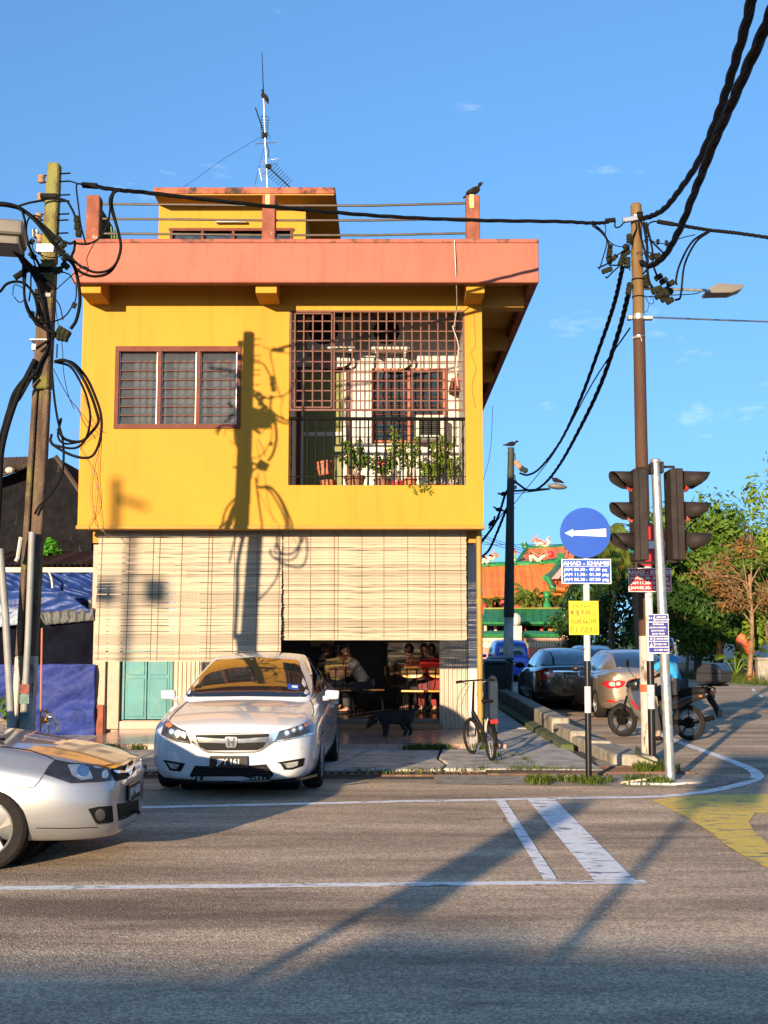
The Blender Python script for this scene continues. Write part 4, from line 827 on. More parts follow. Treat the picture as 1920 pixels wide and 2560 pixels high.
twisted('twisted_cable', 'thick twisted black cable rising steeply right from the wooden pole top', [rw(1600, 548, -.1), rw(1625, 541, -.2), W(1660, 522, 15.8), W(1698, 476, 14.2), W(1745, 405, 12.4), W(1790, 300, 10.6), W(1830, 180, 9.2), W(1872, 30, 7.9), W(1900, -120, 6.9)], .040, 7, group='thick twisted cables')
twisted('twisted_cable', 'thick twisted black cable sweeping lower then up past the right frame edge', [rw(1602, 655, -.12), rw(1625, 664, -.25), W(1660, 640, 15.6), W(1698, 575, 13.8), W(1742, 465, 11.8), W(1790, 345, 10.2), W(1850, 210, 8.8), W(1925, 40, 7.6), W(1985, -100, 6.8)], .044, 7, group='thick twisted cables')
twisted('overhead_cable', 'black cable bundle leaving the wooden pole to the right frame edge', [z5(705, 348, -.05), W(1765, 574, 16.9), W(1800, 578, 16.8), W(1860, 585, 16.7), W(1960, 600, 16.5)], .028, 9)
for k, pts in enumerate(([(1773, 576), (1730, 605), (1700, 660), (1690, 700), (1692, 712)], [(1775, 578), (1740, 605), (1712, 660), (1704, 720), (1700, 745), (1688, 750)])):
    cable('drop_cable', ('inner' if k == 0 else 'outer') + ' of two cables looping down from the right bundle to the lamp arm connectors', [rw(x, y, -.08) for x, y in pts], .016, 'cable', 'cables looping down beside the street lamp')
cable('messenger_wire', 'straight steel wire running right from the galvanised pole band', [rw(1622, 793), W(1700, 796, 17.2), W(1800, 800, 17.6), W(1970, 806, 18.2)], .013, 'wire', mat=K_['steel'])
FP = 40.0
farp = [(1305, 1187), (1290, 1178)]
twisted('overhead_cable', 'upper twisted cable sagging from the wooden pole to the far dark pole', [rw(1556, 670), W(1535, 760, 18.6), W(1500, 865, 21), W(1450, 1000, 25.5), W(1400, 1105, 31), W(1350, 1170, 36), W(1320, 1187, 38.6), W(1300, 1183, 39.8)], .036, 14, group='cables to the far pole')
twisted('overhead_cable', 'lower twisted cable sagging from the wooden pole to the far lamp arm', [rw(1572, 730), W(1545, 835, 18.6), W(1500, 965, 21.5), W(1450, 1070, 25.5), W(1400, 1160, 31), W(1360, 1210, 35.5), W(1325, 1227, 38.5), W(1288, 1205, 39.8)], .04, 14, group='cables to the far pole')
cable('overhead_wire', 'straight thin wire from the wooden pole down to the far dark pole', [rw(1575, 820), W(1480, 960, 21.5), W(1380, 1140, 31.5), W(1283, 1262, 39.9)], .012, 'wire')

# ------------------------------------------------------------------ far pole
fp = root('far_utility_pole', (W(1268, 1725, FP).x, FP, 0), 'dark slim utility pole down the side road with a small street lamp', 'utility pole')
def z6(x, y, d=0.0): return W(1180 + x * .2713, 1100 + y * .2713, FP + d)
pA, pB = z6(330, 2290), z6(360, 70); pA.y = pB.y = FP; pA.z = 0
pm_ = pA.lerp(pB, .30)
fpm = M('dark_green_pole', (.022, .030, .022), .7, var=.3, scale=4)
MB().tube([pA, pm_], [.17, .16], 12).build('whitewashed_base', M('grey_flaking_base', (.35, .34, .33), .8, var=.3, scale=3), fp, smooth=50)
MB().tube([pm_, pB], [.175, .105], 12).build('shaft', fpm, fp, smooth=50)
MB().tube([z6(380, 470), z6(720, 450)], .035, 6).build('lamp_arm', fpm, fp)
MB().tube([z6(385, 495), z6(720, 456)], .012, 5).build('arm_stay', fpm, fp)
MB().ball(z6(785, 428), (.33, .18, .10), 14, 8, M_=rotm('Y', 5)).build('lamp_head', lampm, fp, smooth=180)
for (x, y, s_) in ((410, 210, .16), (435, 240, .17), (460, 265, .17), (490, 280, .16), (395, 385, .12), (395, 435, .12)):
    MB().ball(z6(x, y), (s_ * .62, s_ * .5, s_ * .62), 7, 5).build('insulator', K_['ceramic'] if x < 450 else fpm, fp)
MB().tube([z6(395, 120), z6(398, 190)], .02, 5).build('hook', fpm, fp); MB().tube([z6(395, 325), z6(398, 370)], .02, 5).build('hook', fpm, fp)
for y in (125, 322, 628): MB().tube([z6(318, y), z6(400, y)], .012, 5).build('step_bolt', fpm, fp)
MB().obox(z6(352, 1580, -.2), (.1, .06, .2)).build('meter_box', fpm, fp)
bird(z6(360, 66), 'dark bird sitting on top of the far dark pole', rz=0, pitch=5, size=.42)
bird(z6(780, 402, -.05), 'brownish dove sitting on the far street lamp head', rz=R(180), pitch=15, size=.42)
lowA = [z6(335, 450), z6(300, 520), z6(250, 680), z6(190, 800, 1), z6(85, 945, 3)]
lowB = [z6(335, 600), z6(300, 680), z6(215, 890), z6(150, 1020, 2), z6(70, 1090, 4)]
twisted('overhead_cable', 'upper twisted cable from the far pole down behind the shophouse', lowA, .045, 7, group='cables behind the shophouse')
twisted('overhead_cable', 'lower twisted cable from the far pole down behind the shophouse', lowB, .045, 7, group='cables behind the shophouse')
cable('overhead_wire', 'thin wire between the two cables left of the far pole', [z6(330, 610), z6(250, 720), z6(190, 800, 1), z6(80, 930, 3)], .016, 'wire')
bird(z6(293, 520), 'topmost dark bird on the cable left of the far pole', rz=R(200), pitch=-20, size=.36)
bird(z6(250, 668), 'middle dark bird on the cable left of the far pole', rz=R(160), pitch=10, size=.36)
bird(z6(190, 790, 1), 'lowest dark bird on the cable left of the far pole', rz=R(20), pitch=50, size=.4)
cable('phone_wire', 'thin wire hanging free in the sky right of the yellow wall', [W(1232, 1015, 19), W(1228, 1100, 19), W(1222, 1150, 19), W(1208, 1200, 19)], .005, 'wire', n=4)

# ------------------------------------------------------------------ round blue keep-left sign
DK = 14.6
ks = root('turn_left_sign', (W(1472, 1948, DK).x, DK, 0), 'round blue left arrow road sign with blue times plate on a black and white post', 'road sign')
kb, kt = W(1472, 1948, DK), W(1464, 1300, DK); kb.y = kt.y = DK; kb.z = 0
def kp(y): return kb.lerp(kt, (W(1468, y, DK).z - kb.z) / (kt.z - kb.z))
for i, (ya, yb, mt_) in enumerate(((1960, 1782, 'black_gloss'), (1782, 1716, 'post_white'), (1716, 1652, 'black_gloss'), (1652, 1300, 'post_white'))):
    MB().cyl(kp(ya) if i else kb, kp(yb), .038 + (.0015 if mt_ == 'post_white' else 0), n=16).build('post_band', K_[mt_], ks, smooth=40)
MB().cyl(kt, kt + Vector((0, 0, .012)), .042, n=16).build('cap', K_['black_gloss'], ks)
c = W(1463, 1332, DK - .06); rad = (W(1526, 1332, DK - .06) - c).length
Mx = Matrix.Translation(c) @ Matrix.Rotation(R(90), 4, 'X')
disc = MB().lathe([(0, -.006), (rad, -.006), (rad, .006), (0, .006)], 48, Mx).build('disc', K_['sign_blue'], ks)
def kz(x, y): return W(1180 + x * .2713, 1100 + y * .2713, DK - .068)
MB().prism([kz(855, 858), kz(930, 820), kz(930, 838), kz(1235, 816), kz(1237, 892), kz(930, 878), kz(930, 894)], (0, .0012, 0)).build('arrow', K_['sign_white'], disc)
for x in (975, 1040, 1108):
    for y in (738, 978): MB().ball(kz(x, y), .006, 6, 4).build('rivet', K_['steel'], disc)
pa, pc = kz(825, 1095), kz(1287, 1325)
plate = MB().box(pa.x, DK - .056, pc.z, pc.x, DK - .05, pa.z).build('plate', K_['sign_white'], ks, bevel=.002)
MB().box(pa.x + .012, DK - .0585, pc.z + .012, pc.x - .012, DK - .0565, pa.z - .012).build('blue_field', K_['sign_blue'], plate)
def lines_on(plate_, rows, x0, x1, ztop, zbot, y, mat, sizes, px=lambda t: t):
    for (txt, fr, sz) in rows:
        z_ = ztop - (ztop - zbot) * fr
        text(txt, sz, mat, plate_, ((x0 + x1) / 2, y, z_), (1, 0, 0), (0, 0, 1), bold=.0016, sx=1.0)
hgt = pa.z - pc.z; wid = pc.x - pa.x
def times_plate(pl, x0, x1, z1_, z0_, y):
    w_ = x1 - x0; h_ = z1_ - z0_
    text('AHAD - KHAMIS', h_ * .215, K_['sign_white'], pl, ((x0 + x1) / 2, y, z1_ - h_ * .185), (1, 0, 0), (0, 0, 1), bold=.002, sx=1.0 * w_ / .55 * 1.12)
    MB().box(x0 + w_ * .05, y - .0012, z1_ - h_ * .305, x1 - w_ * .05, y, z1_ - h_ * .285).build('underline', K_['sign_white'], pl)
    for k, (a, b_, c_, d_) in enumerate((('JAM', '06.30', '07.30', 'pg'), ('JAM', '11.30', '01.30', 'ptg'), ('JAM', '05.30', '07.00', 'ptg'))):
        z_ = z1_ - h_ * (.43 + .20 * k); s_ = h_ * .165
        for txt, fx_ in ((a, .05), (b_, .25), ('-', .485), (c_, .56), (d_, .82)):
            text(txt, s_, K_['sign_white'], pl, (x0 + w_ * fx_, y, z_), (1, 0, 0), (0, 0, 1), align='LEFT', bold=.0014, sx=w_ / .55 * 1.12)
times_plate(plate, pa.x, pc.x, pa.z, pc.z, DK - .0595)
# handwritten yellow placard tied to the post
pl = root('yellow_placard', (kp(1600).x, DK - .05, kp(1600).z), 'handwritten yellow placard tied to the black and white sign post', 'placard')
a1, a2 = kz(893, 1482), kz(1173, 1795)
MB().box(a1.x, DK - .052, a2.z, a2.x, DK - .047, a1.z).build('board', K_['sign_yellow'], pl, bevel=.001)
hw = (a1.z - a2.z); ww = a2.x - a1.x
def hand(strokes, name='handwriting', r_=.0032):
    m_ = MB()
    for st in strokes: m_.tube([(a1.x + ww * x, DK - .0535, a1.z - hw * y) for x, y in st], r_, 4)
    return m_.build(name, K_['ink'], pl)
def glyphs(txt, x0, y0, w_, h_, slant=.12):
    D_ = {'0': [[(.5, 0), (.1, .4), (.2, .95), (.6, 1), (.9, .5), (.5, 0)]], '1': [[(.5, 0), (.45, 1)]], '2': [[(.1, .2), (.5, 0), (.8, .25), (.1, 1), (.9, .95)]], '3': [[(.1, .05), (.7, .1), (.4, .45), (.8, .7), (.4, 1), (.05, .9)]], '4': [[(.4, 0), (.05, .6), (.9, .55)], [(.7, .3), (.6, 1)]], '5': [[(.9, 0), (.3, .02), (.2, .4), (.8, .5), (.7, .95), (.1, 1)]], '7': [[(.05, .05), (.9, .0), (.4, 1)], [(.2, .5), (.8, .48)]], '8': [[(.6, .05), (.15, .2), (.8, .7), (.4, 1), (.1, .75), (.8, .2), (.6, .05)]],
          'x': [[(.1, .4), (.9, 1)], [(.9, .4), (.1, 1)]], 'R': [[(.15, 1), (.2, 0), (.8, .15), (.25, .5), (.9, 1)]], 'm': [[(.05, 1), (.1, .5), (.35, .55), (.4, 1), (.45, .55), (.75, .55), (.85, 1)]], 'k': [[(.2, 0), (.2, 1)], [(.8, .4), (.25, .7), (.9, 1)]], '-': [[(.1, .55), (.8, .5)]], 'J': [[(.3, .05), (.9, 0)], [(.65, 0), (.6, .9), (.2, 1), (.1, .8)]], 'l': [[(.5, 0), (.5, 1)]], 'n': [[(.1, .45), (.1, 1)], [(.1, .6), (.6, .5), (.75, 1)]], 'E': [[(.9, .05), (.2, .1), (.1, .5), (.7, .5), (.1, .55), (.15, 1), (.9, .95)]], 'a': [[(.8, .5), (.3, .5), (.15, .9), (.6, .95), (.8, .5), (.85, 1)]], 's': [[(.8, .45), (.3, .5), (.7, .8), (.1, 1)]]}
    out = []; n_ = len(txt); cw_ = w_ / n_
    for i, ch in enumerate(txt):
        for st in D_.get(ch, []): out.append([(x0 + cw_ * (i + .1 + .8 * px) + slant * cw_ * (.5 - py), y0 + h_ * py) for px, py in st])
    return out
hand(glyphs('Jln', .14, .09, .22, .11) + glyphs('Emas', .40, .09, .38, .10))
ch = []
def cj(x, y, w_, h_, sts):
    for st in sts: ch.append([(x + w_ * a, y + h_ * b_) for a, b_ in st])
cj(.03, .27, .16, .16, [[(.35, 0), (.3, .12)], [(.65, 0), (.7, .12)], [(.2, .18), (.8, .15), (.78, .5), (.22, .52), (.2, .18)], [(.2, .34), (.8, .32)], [(0, .68), (1, .62)], [(.5, .15), (.5, 1)]])
cj(.22, .27, .14, .16, [[(.2, .05), (.95, .02), (.9, .25), (.2, .3)], [(.2, .05), (.15, .6), (0, 1)], [(.35, .5), (.9, .46)], [(.6, .35), (.4, .62), (.9, .6)], [(.35, .78), (.9, .75)], [(.62, .62), (.62, .95)], [(.2, 1), (1, .95)]])
cj(.40, .27, .12, .16, [[(.25, .05), (.35, .2)], [(.8, 0), (.65, .2)], [(.1, .35), (.9, .3)], [(0, .6), (1, .55)], [(.5, 0), (.5, 1)]])
cj(.55, .27, .18, .16, [[(.3, 0), (.05, .3), (.25, .45), (.2, .9), (.05, .95)], [(.35, .2), (0, .7)], [(.5, .2), (.95, .15), (.95, .5), (.5, .55), (.5, .2)], [(.72, .0), (.72, .9)], [(.45, .9), (1, .85)], [(.9, .75), (1, .95)]])
cj(.77, .29, .16, .15, [[(.5, 0), (.55, .15)], [(.1, .28), (.9, .22)], [(.3, .4), (.4, .75)], [(.75, .38), (.6, .78)], [(0, .9), (1, .85)]])
hand(ch, 'handwriting', .0032)
hand(glyphs('34x80', .04, .54, .38, .14) + glyphs('Rm538k', .47, .52, .48, .15)); hand(glyphs('017-7502851', .03, .76, .93, .18))

# ------------------------------------------------------------------ red no-entry sign behind the poles
DN = 16.5
ns = root('no_entry_sign', (W(1636, 1895, DN).x, DN, 0), 'red no-entry sign with red times plate on a banded post behind the galvanised pole', 'road sign')
nx = W(1621, 1700, DN).x
def nz(y): return W(1626, y, DN).z
for (za, zb, mt_) in ((-.02, nz(1772), 'black_gloss'), (nz(1772), nz(1712), 'post_white'), (nz(1712), nz(1652), 'black_gloss'), (nz(1652), nz(1380), 'post_white')):
    MB().cyl((nx + .03, DN, za), (nx + .03, DN, zb), .05 + (.0015 if mt_ == 'post_white' else 0), n=14).build('post_band', K_[mt_], ns, smooth=40)
c = W(1622, 1362, DN - .08); rad = .285; Mx = Matrix.Translation(c) @ Matrix.Rotation(R(90), 4, 'X')
dd_ = MB().lathe([(0, -.006), (rad, -.006), (rad, .006), (0, .006)], 40, Mx).build('disc', K_['sign_red'], ns)
MB().box(c.x - .21, c.y - .0085, c.z - .05, c.x + .21, c.y - .0065, c.z + .05).build('white_bar', K_['sign_white'], dd_)
na, nb = W(1570, 1420, DN - .08), W(1679, 1480, DN - .08)
rpl = MB().box(na.x, DN - .09, nb.z, nb.x, DN - .084, na.z).build('plate', K_['sign_white'], ns, bevel=.002)
MB().box(na.x + .012, DN - .0925, nb.z + .012, nb.x - .012, DN - .0905, na.z - .012).build('red_field', K_['sign_red'], rpl)
times_plate(rpl, na.x, nb.x, na.z, nb.z, DN - .094)

# ------------------------------------------------------------------ traffic signals on the galvanised pole
DT = 14.5
ts = root('traffic_signal', (W(1676, 1950, DT).x, DT, 0), 'leaning galvanised steel signal pole carrying two black traffic lights back to back', 'traffic light')
tb, tt = W(1676, 1952, DT), W(1638, 1146, DT); tb.y = tt.y = DT; tb.z = 0
def tpp(y): return tb.lerp(tt, (W(1650, y, DT).z) / tt.z)
MB().tube([tpp(1952) , tpp(1700), tpp(1400), tpp(1150)], [.058, .057, .056, .055], 20).build('pole', K_['galv'], ts, smooth=50)
MB().lathe([(.055, -.03), (.064, -.02), (.064, .01), (.05, .022), (0, .025)], 18, Matrix.Translation(tpp(1152))).build('cap', K_['galv'], ts, smooth=50)
ft = [Vector((tb.x + .30 * math.cos(a) * (1.5 if math.cos(a) > 0 else .9), DT + .17 * math.sin(a), 0)) for a in [k * math.pi / 8 for k in range(16)]]
MB().prism(ft, (0, 0, .03)).build('footing', M('pale_footing', (.42, .37, .31), .9, var=.2, scale=8), ts, bevel=.012)
def z7(x, y, d=0.0): return W(1480 + x * .2713, 1100 + y * .2713, DT + d)
def head(sx_, xh0, xh1, xf0, xf1, ytop, ybot, lean, lens_x, sidecol):
    # housing seen side-on: the lenses face along sx_
    hz = lambda x, y, d=0: z7(x + lean * (y - ytop), y, d)
    b = MB(); dpt = .15
    b.prism([hz(xh0, ytop), hz(xh1, ytop), hz(xh1, ybot), hz(xh0, ybot)], (0, dpt * 2, 0))
    o = b.build('housing', K_['signal'], ts, bevel=.012); 
    MB().prism([hz(xf0, ytop + 6, -.03), hz(xf1, ytop + 6, -.03), hz(xf1, ybot - 6, -.03), hz(xf0, ybot - 6, -.03)], (0, dpt * 2 + .06, 0)).build('back_plate', K_['signal'], o, bevel=.008)
    H_ = (ybot - ytop) / 3
    for k in range(3):
        yc = ytop + H_ * (k + .42)
        base = hz(xh0 if sx_ < 0 else xh1, yc, dpt)
        ax = Vector((sx_, -.42 if sx_ < 0 else -.10, -.03)).normalized(); up = Vector((0, 0, 1)); sd = ax.cross(up).normalized(); up = sd.cross(ax).normalized()
        r_ = .115
        lens = MB(); cc = base + ax * .012
        Ml = Matrix((sd, up, ax)).transposed().to_4x4(); Ml.translation = cc
        Ml.translation = cc - up * .03; lens.lathe([(.108, 0), (.10, .03), (.07, .055), (0, .065)], 18, Ml)
        colr = ((.55, .045, .03), (.50, .12, .05), (.02, .22, .17))[k]
        lens.build('lens', M('signal_lens', colr, .2, var=.1, coat=.5), o, smooth=60)
        v = []; nA = 20; L0 = .30
        for i in range(nA + 1):
            a = -R(48) + (R(276)) * i / nA; sn = math.sin(a); ln = L0 * ((.80 + .20 * sn) if sn > 0 else (.80 + .62 * sn))
            p = cc - ax * .02 + (sd * math.cos(a) + up * math.sin(a)) * r_
            p2 = cc + ax * ln + (sd * math.cos(a) + up * math.sin(a)) * r_ * .96 
            v.append((p, p2))
        m_ = MB(); vv = []; 
        for p, p2 in v: vv += [p, p2]
        m_.add(vv, [(2 * i, 2 * i + 2, 2 * i + 3, 2 * i + 1) for i in range(nA)])
        ob = m_.build('visor', K_['signal'], o, smooth=60, fixn=False); md = ob.modifiers.new('s', 'SOLIDIFY'); md.thickness = .006; bake(ob)
    return o
head(-1, 380, 435, 432, 510, 262, 1112, .02, 340, None)
head(1, 738, 840, 720, 775, 258, 1108, .035, 880, None)
for (xa, xb, y) in ((415, 545, 262), (640, 760, 248), (420, 590, 1130), (670, 780, 1120)): MB().tube([z7(xa, y, .05), z7(xb, y, .05)], .016, 6).build('bracket', K_['signal'], ts)
for (x, y) in ((543, 265), (640, 255)): MB().obox(z7(x, y), (.03, .14, .13)).build('clamp', K_['signal'], ts, bevel=.004)
ip = root('fault_report_plate', tuple(W(1650, 1600, DT - .08)), 'blue and white fault-report plate A11 strapped to the galvanised signal pole', 'sign')
a1, a2 = z7(512, 1605, -.09), z7(712, 1968, -.09); ww = a2.x - a1.x; hh = a1.z - a2.z
shr = Vector((-.035 * 0, 0, 0))
po = MB().box(a1.x, DT - .092, a2.z, a2.x, DT - .088, a1.z).build('board', K_['sign_white'], ip, bevel=.001)
navy = M('navy_field', (.02, .025, .20), .4, var=.05)
for (u0, u1, v0, v1) in ((.03, .315, .02, .19), (.345, .97, .02, .19), (.03, .97, .21, .55), (.03, .27, .57, .68), (.30, .97, .57, .68), (.03, .27, .70, .825), (.30, .97, .70, .825), (.03, .97, .845, .975)):
    MB().box(a1.x + ww * u0, DT - .0945, a1.z - hh * v1, a1.x + ww * u1, DT - .0925, a1.z - hh * v0).build('navy_field', navy, po)
for (t_, u, v, s_) in (('A11', .17, .105, .085), ('ADUAN', .65, .075, .06), ('KEROSAKAN', .65, .14, .06), ('SIMPANG', .5, .26, .06), ('JALAN LAWANG -', .5, .34, .06), ('JALAN KALOI -', .5, .42, .06), ('JALAN TILAN', .5, .50, .06), ('1-300-80-3300', .64, .625, .065), ('07-5366 705', .60, .765, .065), ('011-3323 4122', .62, .91, .065)):
    text(t_, hh * s_ * .95, K_['sign_white'], po, (a1.x + ww * u, DT - .0955, a1.z - hh * v), (1, 0, 0), (0, 0, 1), bold=.0008, sx=.95 if len(t_) > 9 else 1.2)
MB().prism([(a1.x + ww * x, DT - .096, a1.z - hh * y) for x, y in ((.11, .60), (.19, .60), (.21, .63), (.15, .665), (.09, .63))], (0, .001, 0)).build('emblem', K_['sign_white'], po)
MB().prism([(a1.x + ww * x, DT - .096, a1.z - hh * y) for x, y in ((.15, .715), (.20, .79), (.21, .81), (.09, .81), (.10, .79))], (0, .001, 0)).build('emblem', K_['sign_white'], po)

# ------------------------------------------------------------------ cars
def carpaint(name, col, metal=0.0, rough=.28):
    return M(name, col, rough, metal, var=.015, scale=3, coat=.9, spec=.5)
tyre_m = M('tyre_rubber', (.014, .0125, .012), .85, spec=.15, var=.2, scale=20)
trim_m = M('black_trim', (.008, .008, .0085), .55, var=.1, spec=.1)
def lens_clear(name, col=(.30, .31, .32), rough=.06): return M(name, col, rough, .25, var=.35, scale=9, coat=1.0)
glass_car = M('car_glass', (.012, .013, .014), .03, var=0, spec=1.0, coat=1.0)
def loft(stations, caps=True):
    b = MB(); v = []; m = None
    for (y, half) in stations:
        ring = [(x, y, z) for x, z in half] + [(-x, y, z) for x, z in reversed(half[1:-1])]
        m = len(ring); v += ring
    f = []
    for i in range(len(stations) - 1):
        for k in range(m): f.append((i * m + k, i * m + (k + 1) % m, (i + 1) * m + (k + 1) % m, (i + 1) * m + k))
    if caps: f.append(tuple(range(m - 1, -1, -1))); f.append(tuple(range((len(stations) - 1) * m, len(stations) * m)))
    return b.add(v, f)
def half(zb, wb, z1, w1, z2, w2, z3, w3, z4, w4, zc):
    return [(0, zb), (wb * .7, zb), (wb, zb + .025), (w1, z1), (w2, z2), (w3, z3), (w4, z4), (w4 * .55, zc - (zc - z4) * .25), (0, zc)]
SED = [(0.00, half(.20, .46, .30, .58, .47, .60, .60, .58, .685, .50, .70)), (0.05, half(.17, .60, .28, .73, .47, .75, .62, .73, .725, .62, .745)),
       (0.18, half(.16, .74, .28, .84, .48, .855, .655, .83, .765, .72, .80)), (0.45, half(.16, .82, .28, .895, .50, .91, .70, .89, .825, .78, .865)),
       (0.95, half(.16, .84, .30, .915, .52, .925, .755, .905, .89, .79, .93)), (1.40, half(.16, .84, .30, .915, .55, .925, .80, .915, .945, .80, .975)),
       (2.20, half(.16, .84, .30, .915, .57, .925, .84, .915, .96, .81, .97)), (3.30, half(.17, .84, .30, .915, .58, .925, .88, .915, .99, .80, 1.0)),
       (4.10, half(.18, .83, .30, .905, .58, .915, .92, .90, 1.03, .76, 1.05)), (4.60, half(.22, .76, .34, .86, .60, .87, .92, .84, 1.03, .70, 1.06)),
       (4.80, half(.26, .64, .38, .76, .62, .78, .90, .76, 1.00, .64, 1.03)), (4.87, half(.30, .5, .42, .64, .62, .68, .86, .66, .95, .56, .97))]
def gh(w0, z0, w1, z1, w2, z2, zc): return [(0, z0 - .1), (w0 * .9, z0 - .1), (w0, z0), (w1, z1), (w2, z2), (w2 * .62, zc - (zc - z2) * .3), (0, zc)]
SEDG = [(1.22, gh(.74, .92, .735, .935, .71, .945, .965)), (1.38, gh(.78, .92, .75, .99, .69, 1.03, 1.055)), (1.78, gh(.80, .92, .725, 1.12, .61, 1.215, 1.24)), (2.15, gh(.81, .93, .70, 1.22, .555, 1.365, 1.40)),
        (2.55, gh(.81, .94, .685, 1.25, .535, 1.425, 1.458)), (3.1, gh(.81, .95, .68, 1.25, .53, 1.43, 1.465)), (3.6, gh(.80, .97, .67, 1.24, .52, 1.385, 1.415)), (4.05, gh(.76, 1.0, .645, 1.17, .52, 1.25, 1.28)), (4.45, gh(.67, 1.0, .61, 1.045, .53, 1.065, 1.085)), (4.6, gh(.6, .98, .57, 1.0, .5, 1.02, 1.04))]
def cut_arches(ob, ys, z, r, w):
    for y in ys:
        c = MB(); c.cyl((-w - .3, y, z), (-w + .26, y, z), r, n=36); c.cyl((w - .26, y, z), (w + .3, y, z), r, n=36)
        co = c.build('cutter', None); m = ob.modifiers.new('b', 'BOOLEAN'); m.operation = 'DIFFERENCE'; m.object = co; m.solver = 'EXACT'
        bake(ob); bpy.data.objects.remove(co)
def crease(ob, long_, rings):
    me = ob.data; m = 0
    y0 = me.vertices[0].co.y
    while m < len(me.vertices) and abs(me.vertices[m].co.y - y0) < 1e-6: m += 1
    bm = bmesh.new(); bm.from_mesh(me); ly = bm.edges.layers.float.get('crease_edge') or bm.edges.layers.float.new('crease_edge')
    for e in bm.edges:
        a, b_ = sorted((e.verts[0].index, e.verts[1].index)); ka, kb = a % m, b_ % m
        if ka == kb and b_ - a == m:
            k = min(ka, m - ka)
            if k in long_: e[ly] = long_[k]
        elif a // m == b_ // m and a // m in rings: e[ly] = .35
    bm.to_mesh(me); bm.free()
class Car:
    def __init__(s, name, label, loc, rz, st, sg, mat, wheels, wr, S=(1, 1, 1), group=None, rimkind=10, rimcol=None):
        s.r = root(name, loc, label, 'car', group, rz); s.mat = mat; s.S = S
        sc = lambda L_: [(y * S[1], [(x * S[0], z * S[2]) for x, z in h]) for y, h in L_]
        s.body = loft(sc(st)).build('body', [mat, trim_m], s.r, smooth=180, world=False)
        crease(s.body, {2: .5, 4: .25, 5: .6, 6: .65}, (1,)); s.body.modifiers.new('s', 'SUBSURF').levels = 2; bake(s.body)
        W_ = max(x for y, h in sc(st) for x, z in h)
        cut_arches(s.body, wheels, wr + .005, wr + .055, W_)
        for p in s.body.data.polygons: p.use_smooth = True
        s.body.data.set_sharp_from_angle(angle=R(38))
        s.gh = loft(sc(sg)).build('cabin', [mat], s.r, smooth=180, world=False)
        crease(s.gh, {3: .3, 4: .5}, ()); s.gh.modifiers.new('s', 'SUBSURF').levels = 2; bake(s.gh)
        for p in s.gh.data.polygons: p.use_smooth = True
        s.Wm = s.r.matrix_basis.copy(); s.bv = s.bvh([s.body, s.gh])
        rim_m = M('alloy_rim', rimcol or (.20, .20, .21), .45, .4, var=.05, spec=.2)
        for y in wheels:
            lin = MB(); lin.tube([(-W_ + .27, y, wr), (W_ - .27, y, wr)], wr + .05, 24, True); lin.build('wheel_well', trim_m, s.r, world=False)
            for sd in (-1, 1):
                Mx = Matrix.Translation((sd * (W_ - .11), y, wr)) @ Matrix.Rotation(R(90) * sd, 4, 'Y')
                t = MB().lathe([(wr * .64, -.10), (wr * .9, -.105), (wr * .98, -.085), (wr, -.05), (wr, .05), (wr * .98, .085), (wr * .9, .105), (wr * .66, .10), (wr * .63, .08), (wr * .63, -.08)], 40, Mx, closed=True)
                wo2 = t.build('wheel', tyre_m, s.r, smooth=40, world=False)
                rm = MB(); rm.lathe([(wr * .66, .095), (wr * .62, .10), (wr * .60, .085), (wr * .60, -.08), (wr * .64, -.08)], 36, Mx, cap=False)
                n_ = rimkind
                for k in range(n_):
                    a = 2 * math.pi * k / n_; wdt = wr * (.085 if n_ > 6 else .15)
                    q = [Mx @ Vector((math.cos(a) * rr_ - math.sin(a) * ww_, math.sin(a) * rr_ + math.cos(a) * ww_, zz_)) for rr_, ww_, zz_ in ((wr * .12, -wdt * .8, .07), (wr * .61, -wdt * .6, .09), (wr * .61, wdt * .6, .09), (wr * .12, wdt * .8, .07))]
                    q2 = [Mx @ Vector((math.cos(a) * rr_ - math.sin(a) * ww_, math.sin(a) * rr_ + math.cos(a) * ww_, zz_)) for rr_, ww_, zz_ in ((wr * .12, -wdt * .8, .03), (wr * .61, -wdt * .6, .05), (wr * .61, wdt * .6, .05), (wr * .12, wdt * .8, .03))]
                    rm.hexa(q2, q)
                rm.lathe([(0, .085), (wr * .13, .08), (wr * .17, .06), (wr * .17, .02)], 16, Mx)
                rm.build('rim', rim_m, wo2, smooth=40, world=False)
                MB().lathe([(0, .0), (wr * .42, .0), (wr * .42, .015), (0, .015)], 24, Mx).build('brake_disc', K_['steel'], wo2, world=False)
                MB().lathe([(0, -.03), (wr * .6, -.03), (wr * .6, -.02), (0, -.02)], 24, Mx).build('wheel_back', trim_m, wo2, world=False)
    def bvh(s, obs):
        v = []; f = []
        for o in obs:
            b0 = len(v); v += [s.Wm @ q.co for q in o.data.vertices]; f += [tuple(i + b0 for i in p.vertices) for p in o.data.polygons]
        return BVHTree.FromPolygons(v, f)
    def patch(s, name, outline, mat, off=.004, thick=.010, parent=None, res=12, local=None, mirror=False, bv=None, flat=False):
        # outline: pixels of the photograph (rays from the eye), or local=(axis) for orthographic rays in car space
        pts = [Vector(p).to_2d() if not isinstance(p, tuple) else Vector(p) for p in outline]
        xs = [p.x for p in pts]; ys = [p.y for p in pts]; w_ = max(xs) - min(xs); h_ = max(ys) - min(ys)
        dens = []; n = len(pts); step = max(w_, h_) / res
        for i in range(n):
            a, b_ = pts[i], pts[(i + 1) % n]; k = max(1, int((b_ - a).length / step)); dens += [a.lerp(b_, j / k) for j in range(k)]
        nb = len(dens); allp = list(dens)
